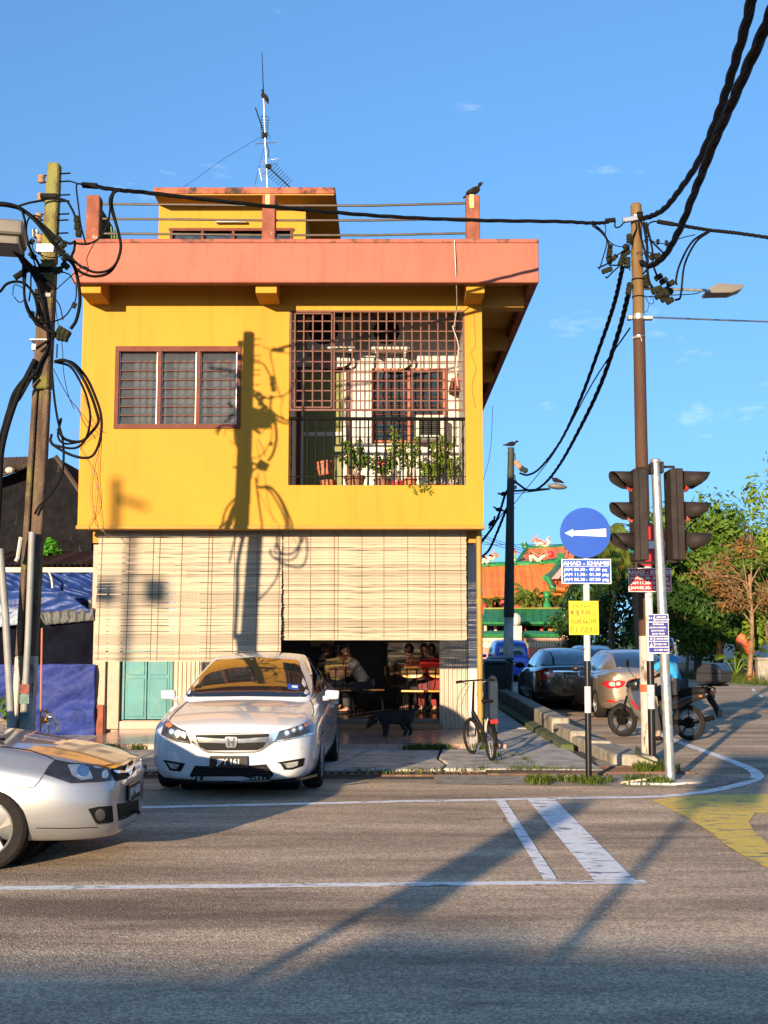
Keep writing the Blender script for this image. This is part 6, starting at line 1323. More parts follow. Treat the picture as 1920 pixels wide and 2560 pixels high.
    if helmet:
        o = MB().ball(hc + Vector((0, -.005, .03)), (.125, .15, .145), 20, 14, M_=Rh).build('helmet', helmet, r0, smooth=180, world=False)
        MB().ball(hc + Rh @ Vector((0, .06, -.01)), (.105, .10, .07), 16, 8, M_=Rh).build('visor', glass_car, o, smooth=180, world=False)
    else:
        h = MB(); v0 = len(h.v); h.ball(hc + Rh @ Vector((0, -.012, .018)), (.082, .099, .116), 18, 14, M_=Rh)
        inv = Rh.transposed(); keep = []
        loc_ = [inv @ (Vector(p) - hc) for p in h.v]
        h.f = [f for f in h.f if not all(loc_[i].y > .02 and loc_[i].z < .055 for i in f) and not all(loc_[i].z < -.075 for i in f)]; h.m = [0] * len(h.f)
        o = h.build('hair', hair_m, r0, smooth=180, world=False, fixn=False); o.modifiers.new('s', 'SOLIDIFY').thickness = .006; bake(o)
        for p in o.data.polygons: p.use_smooth = True
    return r0
def cloth(name, col, stripe=None):
    m = M(name, col, .9, var=.10, scale=9, sheen=.1, bump=.5, bscale=14)
    if stripe:
        t = m.node_tree; b = t.nodes['Principled BSDF']; src = b.inputs['Base Color'].links[0].from_socket
        wv = t.nodes.new('ShaderNodeTexWave'); wv.bands_direction = 'Z'; wv.inputs['Scale'].default_value = stripe[1]; tcn = t.nodes.new('ShaderNodeTexCoord'); t.links.new(tcn.outputs['Object'], wv.inputs['Vector'])
        r_ = t.nodes.new('ShaderNodeValToRGB'); r_.color_ramp.elements[0].position = .45; r_.color_ramp.elements[1].position = .55; mx = t.nodes.new('ShaderNodeMix'); mx.data_type = 'RGBA'
        t.links.new(wv.outputs['Fac'], r_.inputs[0]); t.links.new(r_.outputs[0], mx.inputs[0]); t.links.new(src, mx.inputs[6]); mx.inputs[7].default_value = (*stripe[0], 1); t.links.new(mx.outputs[2], b.inputs['Base Color'])
    return m
dark_tr = cloth('dark_trousers', (.03, .03, .035))
def zp(x, y, D): return W(760 + x * .3134, 1540 + y * .3134, D)
def seatpos(x, D): p = zp(x, 500, D); return (p.x, D, FI)
person('person in yellow and cream striped shirt seated with back to the street', seatpos(265, 23.3), R(-8), cloth('striped_shirt', (.66, .56, .34), ((.72, .46, .06), 9)), dark_tr, lean=.16, headtilt=-6)
person('person in cream shirt leaning left over the table, hand to the mouth', seatpos(500, 23.3), R(96), cloth('cream_shirt', (.66, .56, .42)), dark_tr, lean=.30, headturn=8, headtilt=-8, arms=[((.22, .42, .70), (.06, .44, .98)), ((-.24, .40, .72), (-.12, .62, .80))])
person('person facing the street across the left table, hands at the mouth', seatpos(352, 24.6), R(180), cloth('brown_shirt', (.20, .10, .07)), dark_tr, lean=.20, arms=[((.22, .38, .78), (.05, .40, .98)), ((-.22, .38, .78), (-.05, .40, .98))])
person('person in dark clothes at the left end of the shop, half behind the white sedan', seatpos(105, 24.3), R(-60), cloth('black_shirt', (.02, .02, .022)), dark_tr, lean=.12)
person('person in red shirt seated with back to the street at the right table', seatpos(1045, 23.2), R(18), cloth('red_shirt', (.42, .015, .015)), cloth('dark_red_shorts', (.20, .02, .02)), lean=.14, headtilt=-10)
person('person in pink shirt bent forward at the right table', seatpos(985, 24.2), R(60), cloth('pink_shirt', (.60, .22, .16), ((.46, .13, .09), 14)), dark_tr, lean=.34, headtilt=-12)
person('person facing the street at the back of the right table', seatpos(945, 25.2), R(190), cloth('grey_shirt', (.12, .12, .13)), dark_tr, lean=.15)
def chair(label, loc, rz, light=True):
    r0 = root('cafe_chair', loc, label, 'chair', 'wooden-backed chairs of the shop', rz)
    w_ = M('plywood_back', (.60, .26, .05) if light else (.30, .12, .04), .3, var=.12, scale=8, stretch=(6, 1, 1))  # paler tone stands for sunlight on the chair, darker for the dim room
    n = 20; pts = []
    for k in range(n):
        a = 2 * math.pi * k / n; ca, sa = math.cos(a), math.sin(a)
        pts.append(Vector((.21 * math.copysign(abs(ca) ** .7, ca), -.22 - .03 * (1 - abs(ca)) , .80 + .105 * math.copysign(abs(sa) ** .7, sa))))
    MB().prism(pts, (0, .014, 0)).build('backrest', w_, r0, bevel=.004, world=False)
    for sx_ in (-.09, .09): MB().tube([(sx_, -.255, .86), (sx_, -.225, .62), (sx_ * 1.3, -.18, .45)], .011, 6).build('back_bar', K_['black_metal'], r0, world=False)
    MB().obox((0, .0, .455), (.42, .40, .03)).build('seat', w_, r0, bevel=.012, bseg=2, world=False)
    for sx_ in (-1, 1):
        for sy_ in (-1, 1): MB().tube([(sx_ * .15, sy_ * .14, .44), (sx_ * .20, sy_ * .19, .0)], .011, 6).build('leg', K_['black_metal'], r0, world=False)
    MB().tube([(-.16, -.15, .43), (.16, -.15, .43), (.16, .15, .43), (-.16, .15, .43), (-.16, -.15, .43)], .01, 6).build('seat_frame', K_['black_metal'], r0, world=False)
    return r0
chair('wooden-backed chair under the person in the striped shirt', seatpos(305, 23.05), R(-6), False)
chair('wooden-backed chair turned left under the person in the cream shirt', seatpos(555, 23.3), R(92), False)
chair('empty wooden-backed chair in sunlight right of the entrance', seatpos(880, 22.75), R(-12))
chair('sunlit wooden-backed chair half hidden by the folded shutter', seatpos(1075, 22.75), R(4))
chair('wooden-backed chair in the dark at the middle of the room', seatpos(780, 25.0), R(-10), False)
def table(label, x, D, w_=.75):
    p = seatpos(x, D); r0 = root('cafe_table', p, label, 'table', 'dark tables of the shop')
    MB().lathe([(0, .72), (w_ / 2, .72), (w_ / 2, .75), (0, .75)], 24).build('table_top', M('dark_table_top', (.06, .045, .04), .25), r0, world=False)
    MB().cyl((0, 0, .03), (0, 0, .72), .03, n=8).build('stem', K_['black_metal'], r0, world=False); MB().lathe([(.25, 0), (.25, .02), (.03, .05)], 16).build('foot', K_['black_metal'], r0, world=False)
table('round dark table between the cream and striped shirt diners', 350, 23.95); table('round dark table before the person in red', 950, 24.3)
ct = root('serving_counter', seatpos(810, 27), 'dark counter with pale worktop at the back of the shop', 'counter')
cx0, cx1 = zp(690, 400, 27).x, zp(1010, 400, 27).x
MB().box(cx0, 27, FI, cx1, 27.5, 1.28).build('front_panel', K_['dark_int'], ct); MB().box(cx0 - .05, 26.92, 1.28, cx1 + .05, 27.55, 1.33).build('worktop', K_['shutter'], ct, bevel=.008)
for k in range(7):
    p = zp(785 + k * 24, 290, 27.2); o = MB().lathe([(.04, 0), (.13, .05), (.15, .10), (.145, .10), (.12, .055), (0, .02)], 14, Matrix.Translation((p.x, 27.2, 1.33 + .02))).build('enamel_bowl', K_['ac_white'], smooth=50)
    tag(o, ('leftmost', 'second', 'third', 'fourth', 'fifth', 'sixth', 'rightmost')[k] + ' pale bowl from the left in the row on the shop counter', 'bowl', 'bowls on the counter')
o = MB().box(zp(52, 210, 25).x, 25, zp(0, 238, 25).z, zp(235, 210, 25).x, 25.03, zp(0, 180, 25).z).build('hanging_board', M('gold_calligraphy_board', (.10, .06, .02), .4, var=.2, scale=30, col2=(.55, .38, .12), lo=.48, hi=.5, stretch=(2, 1, 1))); tag(o, 'dark board with gold wavy strokes hanging under the blind', 'board')
o = MB().box(zp(250, 200, 27.9).x, 27.86, FI, zp(330, 200, 27.9).x, 27.99, 2.3).build('inner_door', M('grey_door', (.13, .14, .16), .6)); tag(o, 'dim grey panelled door in the back wall of the shop', 'door')
bt = root('sauce_bottle', (zp(797, 400, 26.9).x, 27.1, 1.33), 'small pale bottle on the shop counter', 'bottle')
MB().lathe([(.03, 0), (.032, .1), (.012, .15), (.012, .19), (0, .19)], 10).build('bottle_body', K_['ac_white'], bt, smooth=50, world=False)

# ---- dog
dp_ = G(760 + 715 * .3134, 1540 + 965 * .3134, FL)
dog = root('black_dog', (dp_.x, dp_.y, FL), 'stocky black dog standing on the porch, head lowered to the left', 'dog')
fur = M('black_fur', (.014, .011, .009), .7, spec=.3, var=.4, scale=26, bump=.6, bscale=90, dirt=(.06, .028, .014), dscale=3.2, dlo=.58, dhi=.72)
def dz(x, y): return ((x - 715) * .00197, 0, (972 - y) * .00197)     # profile of the dog in metres
P = [((.25, 0, .335), (.088, .10)), ((.12, 0, .325), (.10, .11)), ((-.02, 0, .315), (.108, .122)), ((-.14, 0, .318), (.105, .125)), ((-.22, 0, .325), (.085, .10)), ((-.29, 0, .30), (.068, .08)), ((-.345, 0, .255), (.072, .078)), ((-.385, 0, .205), (.052, .05)), ((-.415, 0, .165), (.036, .034)), ((-.43, 0, .142), (.028, .026))]
E = [(i, i + 1) for i in range(9)]
for sd, dx in ((.06, 0), (-.06, .035)):
    n = len(P); P += [((-.16 + dx, sd, .26), .062), ((-.15 + dx, sd, .18), .044), ((-.145 + dx, sd, .10), .032), ((-.147 + dx, sd, .035), .027), ((-.18 + dx, sd, .018), .028)]; E += [(3, n)] + [(n + i, n + i + 1) for i in range(4)]
for sd, dx in ((.055, .0), (-.055, -.08)):
    n = len(P); P += [((.24 + dx * .4, sd, .26), .078), ((.205 + dx, sd, .19), .052), ((.285 + dx, sd, .12), .033), ((.265 + dx * 1.1, sd, .05), .027), ((.235 + dx * 1.1, sd, .018), .027)]; E += [(0, n)] + [(n + i, n + i + 1) for i in range(4)]
n = len(P); P += [((.33, 0, .40), .028), ((.35, 0, .47), .018), ((.335, 0, .545), .011)]; E += [(0, n), (n, n + 1), (n + 1, n + 2)]
def dogx(b):
    for sd in (1, -1):
        b.add([(-.32, sd * .03, .31), (-.315, sd * .065, .28), (-.41, sd * .085, .335), (-.36, sd * .045, .28)], [(0, 1, 2), (1, 3, 2), (3, 0, 2), (0, 3, 1)])
    b.ball((-.443, 0, .130), (.012, .013, .01), 8, 6)
skin('body', P, E, fur, dog, 2, dogx, rootv=2)
for sd in (1, -1): MB().ball((-.385, sd * .036, .222), .008, 8, 6).build('eye', K_['ink'], dog, world=False)
MB().lathe([(.066, -.008), (.07, 0), (.066, .008)], 18, Matrix.Translation((-.275, 0, .30)) @ Matrix.Rotation(R(-60), 4, 'Y')).build('collar', K_['cord'], dog, world=False)
MB().ball((-.245, -.066, .245), .012, 8, 6).build('collar_tag', K_['chrome'], dog, world=False)

# ---- bicycle
bk = root('folding_bicycle', (1.44, 16.72, .04), 'black folding bicycle with a red rear light box parked on its kickstand', 'bicycle', None, R(100.5))
bk.rotation_euler = (R(-3), 0, R(100.5))
rimk = M('dark_rim', (.03, .03, .03), .4, .5)
def bwheel(x, rz=0.0):
    wr_ = .255; Mx = Matrix.Translation((x, 0, wr_)) @ Matrix.Rotation(rz, 4, 'Z') @ Matrix.Rotation(R(90), 4, 'X')
    m = MB(); n = 40
    for k in range(n):
        pass
    ring = [(wr_ - .022 + .022 * math.cos(a), .022 * math.sin(a)) for a in [2 * math.pi * i / 8 for i in range(8)]]
    w_ = m.lathe(ring, n, Mx, closed=True).build('wheel', tyre_m, bk, smooth=60, world=False)
    MB().lathe([(wr_ - .045, -.012), (wr_ - .036, -.012), (wr_ - .036, .012), (wr_ - .045, .012)], n, Mx, closed=True).build('rim', rimk, w_, world=False)
    s_ = MB()
    for k in range(20):
        a = 2 * math.pi * k / 20; s_.tube([Mx @ Vector((.02 * math.cos(a + .6), .02 * math.sin(a + .6), .02 * (-1) ** k)), Mx @ Vector(((wr_ - .04) * math.cos(a), (wr_ - .04) * math.sin(a), 0))], .0018, 3)
    o = s_.build('spokes', K_['steel'], w_, world=False); o['kind'] = 'stuff'
    MB().cyl(Mx @ Vector((0, 0, -.04)), Mx @ Vector((0, 0, .04)), .02, n=10).build('hub', K_['steel'], w_, world=False)
bwheel(0); bwheel(1.0, R(12))
bm_ = K_['black_gloss']
MB().tube([(.28, 0, .34), (.55, 0, .46), (.84, 0, .60)], [.03, .034, .03], 10).build('main_tube', bm_, bk, smooth=60, world=False)
MB().tube([(.33, 0, .22), (.27, 0, .45), (.22, 0, .58)], .02, 8).build('seat_tube', bm_, bk, smooth=60, world=False)
MB().tube([(.24, 0, .5), (.17, 0, .78)], .014, 8).build('seat_post', bm_, bk, smooth=60, world=False)
for s_ in (-1, 1):
    MB().tube([(.33, s_ * .03, .24), (0, s_ * .06, .255)], .011, 6).build('chain_stay', bm_, bk, world=False); MB().tube([(.24, s_ * .02, .46), (0, s_ * .06, .255)], .009, 6).build('seat_stay', bm_, bk, world=False)
    MB().tube([(.90, s_ * .03, .53), (.94, s_ * .055, .40), (1.0, s_ * .055, .255)], .012, 6).build('fork_blade', bm_, bk, world=False)
    MB().tube([(.60, s_ * .28, 1.04), (.60, s_ * .19, 1.05)], .019, 8).build('grip', trim_m, bk, world=False)
    MB().obox((.33 + s_ * .1, s_ * .13, .22 - s_ * .12), (.08, .09, .02)).build('pedal', trim_m, bk, world=False); MB().tube([(.33, s_ * .07, .22), (.33 + s_ * .1, s_ * .09, .22 - s_ * .12)], .01, 6).build('crank', K_['steel'], bk, world=False)
    MB().tube([(.62, s_ * .2, 1.04), (.68, s_ * .17, 1.03), (.70, s_ * .1, 1.0)], .006, 5).build('brake_lever', K_['steel'], bk, world=False)
MB().tube([(.88, 0, .50), (.84, 0, .62), (.78, 0, .80), (.70, 0, 1.03)], [.022, .022, .018, .016], 8).build('stem', bm_, bk, smooth=60, world=False)
hb_ = MB().tube([(.60, -.28, 1.04), (.64, -.12, 1.05), (.67, 0, 1.05), (.64, .12, 1.05), (.60, .28, 1.04)], .012, 8).build('handlebar', bm_, bk, world=False)
sd_ = MB(); sd_.grid(lambda u, v: Vector((.03 + u * .26, (v - .5) * (.17 - .13 * u ** .8), .80 + .02 * math.cos((v - .5) * 3) - .015 * u)), 8, 6); so_ = sd_.build('saddle', trim_m, bk, smooth=180, world=False); so_.modifiers.new('s', 'SOLIDIFY').thickness = .04; bake(so_)
MB().tube([(-.22, .05, .55), (.18, .05, .55)], .006, 5).build('rack_rail', K_['black_metal'], bk, world=False); MB().tube([(-.22, -.05, .55), (.18, -.05, .55)], .006, 5).build('rack_rail', K_['black_metal'], bk, world=False)
MB().tube([(-.1, .05, .55), (0, .06, .26)], .005, 5).build('rack_stay', K_['black_metal'], bk, world=False); MB().tube([(-.1, -.05, .55), (0, -.06, .26)], .005, 5).build('rack_stay', K_['black_metal'], bk, world=False)
MB().obox((-.22, -.01, .535), (.05, .10, .055)).build('rear_light', K_['red_plastic'], bk, bevel=.01, world=False)
MB().tube(catmull([(-.2, .07, .58), (-.22, .10, .5), (-.15, .09, .4), (-.05, .075, .42), (-.1, .08, .56)], 5), .009, 6).build('lock_cable', K_['ac_white'], bk, world=False)
fn = MB(); fn.grid(lambda u, v: Vector((-.272 * math.cos(R(-10 + 125 * u)), (v - .5) * .06, .255 + .272 * math.sin(R(-10 + 125 * u)))), 14, 3); f_ = fn.build('mudguard', trim_m, bk, smooth=180, world=False); f_.modifiers.new('s', 'SOLIDIFY').thickness = .004; bake(f_)
MB().lathe([(.07, -.004), (.085, -.004), (.085, .004), (.07, .004)], 24, Matrix.Translation((.33, -.05, .22)) @ Matrix.Rotation(R(90), 4, 'X'), closed=True).build('chainring', K_['steel'], bk, world=False)
MB().tube([(.28, .05, .23), (.20, .20, .0)], .010, 6).build('kickstand', K_['steel'], bk, world=False)
for k, pts in enumerate(([(.66, .1, 1.03), (.72, .22, .85), (.80, .24, .6), (.82, .10, .42), (.75, .02, .38)], [(.66, .05, 1.03), (.72, .16, .8), (.78, .17, .58), (.74, .05, .44)])): MB().tube(catmull(pts, 6), .0035, 4).build('brake_cable', trim_m, bk, world=False)

# ---- motorcycle and rider
mc = root('motorcycle', (5.05, 20.6, 0), 'black step-through motorcycle with a top box at the junction behind the poles', 'motorcycle', None, R(139.9))
def mwheel(x, wr_):
    Mx = Matrix.Translation((x, 0, wr_)) @ Matrix.Rotation(R(90), 4, 'X'); ring = [(wr_ - .04 + .04 * math.cos(a), .038 * math.sin(a)) for a in [2 * math.pi * i / 8 for i in range(8)]]
    w_ = MB().lathe(ring, 36, Mx, closed=True).build('wheel', tyre_m, mc, smooth=60, world=False)
    m = MB().lathe([(wr_ - .085, -.03), (wr_ - .065, -.03), (wr_ - .065, .03), (wr_ - .085, .03)], 32, Mx, closed=True)
    for k in range(5):
        a = 2 * math.pi * k / 5 + .3; m.tube([Mx @ Vector((.03 * math.cos(a), .03 * math.sin(a), 0)), Mx @ Vector(((wr_ - .08) * math.cos(a), (wr_ - .08) * math.sin(a), 0))], .016, 6)
    m.build('rim', M('black_alloy', (.03, .03, .032), .4, .3), w_, world=False); MB().lathe([(0, -.05), (.09, -.05), (.09, .05), (0, .05)], 18, Mx).build('hub', K_['black_metal'], w_, world=False)
mwheel(0, .29); mwheel(1.24, .285)
fair = M('grey_fairing', (.10, .09, .085), .3, var=.1, coat=.5); blk = M('gloss_black_fairing', (.015, .015, .016), .25, coat=.6)
def slabp(name, pts, w_, mat, bev=.02):
    cx_ = sum(p[0] for p in pts) / len(pts); cz_ = sum(p[1] for p in pts) / len(pts); b = MB(); n = len(pts); v = []; f = []
    lay = [(-.5, .72), (-.44, .90), (-.28, 1.0), (.28, 1.0), (.44, .90), (.5, .72)] if bev > .005 else [(-.5, 1), (.5, 1)]
    for (yy, sc_) in lay: v += [(cx_ + (x - cx_) * sc_, yy * w_, cz_ + (z - cz_) * sc_) for x, z in pts]
    for i in range(len(lay) - 1):
        for k in range(n): f.append((i * n + k, i * n + (k + 1) % n, (i + 1) * n + (k + 1) % n, (i + 1) * n + k))
    f += [tuple(range(n)), tuple(range((len(lay) - 1) * n, len(lay) * n))]
    return b.add(v, f).build(name, mat, mc, smooth=48, world=False)
slabp('leg_shield', [(1.02, .90), (.92, .62), (.80, .42), (.62, .28), (.70, .25), (.92, .36), (1.06, .60), (1.10, .82)], .30, fair)
slabp('headlamp_cowl', [(.96, 1.0), (.86, .96), (.88, .82), (1.02, .78), (1.12, .86), (1.06, .98)], .26, blk)
slabp('front_mudguard', [(1.02, .50), (1.08, .60), (1.26, .63), (1.46, .52), (1.44, .49), (1.26, .585), (1.12, .56)], .12, fair, .01)
slabp('underbone', [(.78, .62), (.50, .48), (.34, .52), (.30, .40), (.52, .36), (.72, .44)], .20, blk)
slabp('seat_unit', [(.56, .72), (.48, .79), (.30, .79), (.08, .82), (-.02, .87), (-.30, .89), (-.38, .86), (-.36, .80), (.05, .74), (.48, .66)], .26, trim_m)
slabp('tail_cowl', [(.46, .68), (.10, .74), (-.36, .82), (-.46, .79), (-.42, .74), (-.12, .64), (.10, .52), (.34, .48)], .22, blk)
slabp('rear_mudguard', [(-.40, .76), (-.52, .56), (-.56, .40), (-.52, .40), (-.46, .54), (-.34, .70)], .13, trim_m, .008)
slabp('engine', [(.68, .40), (.30, .42), (.24, .26), (.40, .18), (.66, .22)], .24, K_['black_metal'])
slabp('swing_arm', [(.36, .33), (0, .32), (0, .26), (.36, .27)], .20, K_['black_metal'], .01)
MB().obox((-.42, .0, .80), (.06, .2, .05)).build('tail_light', tail_m, mc, bevel=.01, world=False)
bxm = M('top_box_plastic', (.020, .017, .017), .4, var=.1, coat=.3)
tb_ = MB().prism([(-.22, -.21, .96), (-.26, -.21, 1.18), (-.36, -.21, 1.28), (-.58, -.21, 1.27), (-.70, -.21, 1.16), (-.68, -.21, .98), (-.60, -.21, .94)], (0, .42, 0)).build('top_box', bxm, mc, bevel=.05, bseg=3, world=False)
MB().obox((-.46, 0, 1.115), (.47, .43, .012)).build('lid_seam', trim_m, tb_, world=False); MB().obox((-.45, 0, .92), (.4, .3, .03)).build('box_rack', K_['black_metal'], mc, world=False)
for s_ in (-1, 1):
    MB().tube([(-.30, s_ * .12, .90), (-.42, s_ * .12, .86), (-.40, s_ * .11, .70)], .014, 6).build('grab_rail', K_['black_metal'], mc, world=False)
    MB().tube([(1.24, s_ * .07, .29), (1.10, s_ * .07, .70)], .022, 8).build('fork_leg', K_['black_metal'], mc, world=False)
    MB().tube([(.94, 0, .98), (.86, s_ * .2, 1.02), (.78, s_ * .33, 1.0)], .014, 6).build('handlebar', trim_m, mc, world=False)
    MB().tube([(.88, s_ * .2, 1.02), (.96, s_ * .24, 1.14), (.97, s_ * .26, 1.22)], .006, 5).build('mirror_stem', trim_m, mc, world=False); MB().ball((.97, s_ * .27, 1.26), (.02, .05, .065), 10, 8).build('mirror', trim_m, mc, smooth=180, world=False)
    MB().obox((-.30, s_ * .16, .74), (.05, .03, .03)).build('indicator', amber, mc, world=False)
MB().tube([(.5, -.13, .24), (.1, -.15, .26), (-.36, -.16, .38)], [.025, .03, .045], 10).build('exhaust', K_['black_metal'], mc, smooth=60, world=False)
slabp('decal', [(.98, .66), (.84, .50), (.86, .47), (.99, .60)], .304, K_['sign_red'], .001)
MB().obox((-.55, 0, .46), (.012, .18, .12)).build('number_plate', K_['black_gloss'], mc, world=False)
hd_ = Vector((-.76, .64, 0)); rp0 = Vector((5.05, 20.6, 0)) + hd_ * .22
person('motorcycle rider in a bright blue shirt and dark helmet waiting at the junction', (rp0.x, rp0.y, .36), R(139.9 - 90), cloth('blue_shirt', (.02, .24, .48)), dark_tr, lean=.14, helmet=M('navy_helmet', (.012, .02, .06), .15, coat=1), seat=.46, group=None,
       arms=[((.28, .30, .74), (.30, .58, .66)), ((-.28, .30, .74), (-.30, .58, .66))], legs=[((.20, .40, .42), (.20, .30, -.14)), ((-.22, .36, .40), (-.36, .14, -.27))])

# ------------------------------------------------------------------ kerb channel on the right of the shophouse
kc = root('kerb_wall', (3.0, 25, 0), 'raised concrete drain wall along the side road, pale and broken towards the corner', 'kerb wall')
def kpiece(name, poly, z0, z1, mat, bev=.02):
    return MB().prism([(x, y, z0) for x, y in poly], (0, 0, z1 - z0)).build(name, mat, kc, bevel=bev)
kpiece('wall_block', [(2.86, 21.2), (3.16, 21.2), (3.26, 27), (2.96, 27)], -.3, .33, K_['kerb']); kpiece('wall_block', [(2.965, 27.02), (3.265, 27.02), (3.5, 45), (3.2, 45)], -.3, .34, K_['kerb'])
kpiece('wall_block', [(2.90, 19.4), (3.22, 19.3), (3.17, 21.18), (2.87, 21.18)], -.3, .24, K_['kerb'], .03); kpiece('wall_block', [(2.98, 18.4), (3.36, 18.3), (3.24, 19.28), (2.92, 19.38)], -.3, .17, K_['kerb'], .03)
kpiece('wall_block', [(3.05, 16.6), (3.56, 16.2), (3.40, 18.28), (3.0, 18.38)], -.3, .14, K_['kerb'], .03)
MB().prism([(3.30, 16.4, .145), (3.62, 15.9, .02), (3.80, 16.6, .02), (3.55, 17.6, .145)], (0, 0, .02)).build('mossy_slab', K_['moss'], kc, bevel=.008)
kpiece('moss_ledge', [(2.64, 18.6), (2.84, 18.6), (2.86, 21.2), (2.96, 27), (3.18, 44), (2.95, 44), (2.66, 27)], -.3, .10, K_['moss'], .02)
kpiece('cross_slab', [(2.46, 17.0), (3.02, 17.0), (2.98, 17.5), (2.52, 17.5)], -.10, -.02, K_['kerb'], .02)
for k in range(9): kpiece('brick', [(2.58 + .055 * k, 16.45 + .12 * (k % 2)), (2.63 + .055 * k, 16.45 + .12 * (k % 2)), (2.63 + .055 * k, 16.6), (2.58 + .055 * k, 16.6)], -.2, -.06 - .03 * (k % 3), K_['terracotta'], .008)
grt = root('corner_grating', (3.0, 15.6, 0), 'rusty steel bar grating over the drain at the sign posts', 'grating')
mb_ = MB().obox((0, 0, .012), (.016, .70, .03), rotm('Z', 20)).mesh('grate_bar')
for k in range(26): o = link('bar', mb_, rust if k == 0 else None, grt); o.location = Vector((2.45 + k * .048, 15.75, .0))
MB().box(2.3, 15.40, .0, 3.85, 15.44, .035).build('side_bar', rust, grt); MB().box(2.45, 16.06, .0, 3.75, 16.10, .035).build('side_bar', rust, grt)
for k, (x, y, l_, a, s_) in enumerate(((2.95, 14.5, .5, 20, .012), (3.05, 14.45, .42, 35, .014), (2.85, 14.25, .3, -5, .02))):
    o = MB().obox((x, y, .035 + .01 * k), (l_, .05, .02), rotm('Z', a) @ rotm('Y', -8)).build('wood_scrap', M('scrap_wood', (.40, .32, .22), .9, var=.2), bevel=.004); tag(o, ('longest', 'middle', 'lowest')[k] + ' of the wooden offcuts lying left of the signal pole foot', 'offcut', 'wood scraps at the signal pole')
o = MB().prism([(2.75, 14.22, .012), (3.3, 14.15, .012), (3.45, 14.25, .012), (3.2, 14.33, .012), (2.9, 14.3, .012)], (0, 0, .025)).build('cement_lump', M('pale_cement', (.55, .54, .52), .9, var=.15), bevel=.008); tag(o, 'flat pale cement lump at the road edge beside the offcuts', 'cement')
for k, (x, y, s_) in enumerate(((2.02, 14.75, .13), (2.18, 14.7, .09), (2.3, 14.72, .16))):
    m_ = MB().ball((x, y, .03), (s_, s_ * .5, .05), 7, 5); o = m_.build('stone', K_['kerb']); tag(o, ('left-hand', 'smallest middle', 'largest right-hand')[k] + ' of three stones at the foot of the blue sign post', 'stone', 'stones at the blue sign')
# ------------------------------------------------------------------ grass and plants
def blades(mb, x0, x1, y0, y1, n, h, z=0.0, rnd=random.Random(3), keep=None):
    for _ in range(n):
        x, y = rnd.uniform(x0, x1), rnd.uniform(y0, y1)
        if keep and not keep(x, y): continue
        a = rnd.uniform(0, 6.28); hh_ = h * rnd.uniform(.4, 1.2); w_ = rnd.uniform(.004, .009); lx, ly = math.cos(a) * hh_ * .6, math.sin(a) * hh_ * .6; px, py = -math.sin(a) * w_, math.cos(a) * w_
        mb.add([(x - px, y - py, z), (x + px, y + py, z), (x + lx * .5 + px * .7, y + ly * .5 + py * .7, z + hh_ * .7), (x + lx * .5 - px * .7, y + ly * .5 - py * .7, z + hh_ * .7), (x + lx, y + ly, z + hh_ * .9)], [(0, 1, 2, 3), (3, 2, 4)])
ng = lambda x, y: noise.noise(Vector((x * 3.1, y * 3.1, 1.3))) > -.02
for (lab, boxes) in (('weedy grass growing around the foot of the blue sign post', [(1.55, 3.3, 14.15, 14.75, 1700, .085)]), ('grass tufts growing at the porch step behind the bicycle', [(.28, 1.75, 18.45, 18.64, 800, .12), (1.45, 1.95, 16.2, 17.6, 350, .09), (-4.1, -3.2, 18.45, 18.64, 500, .12)]), ('sparse weeds growing along the drain grating', [(-.5, 1.6, 15.28, 15.75, 300, .06), (1.2, 2.6, 15.6, 15.95, 300, .07), (3.15, 3.7, 15.4, 15.9, 500, .12), (-3.9, -3.0, 15.6, 16.0, 300, .08)]), ('rough grass on the verge beyond the side road', [(12.9, 22, 44, 60, 9000, .42)])):
    m_ = MB(); far = 'verge' in lab
    for (a, b_, c_, d_, n_, h_) in boxes: blades(m_, a, b_, c_, d_, n_, h_, -.05 if far else .02, keep=None if far else ng)
    if far:
        m_.v = [(p[0], p[1], p[2]) for p in m_.v]
    o = m_.build('grass', K_['grass'], kind='stuff', fixn=False); o['label'] = lab
def leafquads(mb, c, rad, n, size, rnd, mi=0, shell=.35, flat=1.0, droop=0.0):
    c = Vector(c)
    for _ in range(n):
        d = Vector((rnd.gauss(0, 1), rnd.gauss(0, 1), rnd.gauss(0, 1))).normalized(); q = rnd.random() ** shell
        p = c + Vector((d.x * rad[0], d.y * rad[1], d.z * rad[2])) * q
        nrm = (d + Vector((rnd.uniform(-.8, .8), rnd.uniform(-.8, .8), rnd.uniform(-.3, .9)))).normalized(); u = nrm.orthogonal().normalized(); ang = rnd.uniform(0, 6.28)
        u = Matrix.Rotation(ang, 3, nrm) @ u; v = nrm.cross(u); s_ = size * rnd.uniform(.6, 1.35)
        mb.add([p - u * s_, p - v * s_ * .42 + nrm * s_ * .12, p + u * s_, p + v * s_ * .42 + nrm * s_ * .12], [(0, 1, 2, 3)], mi)
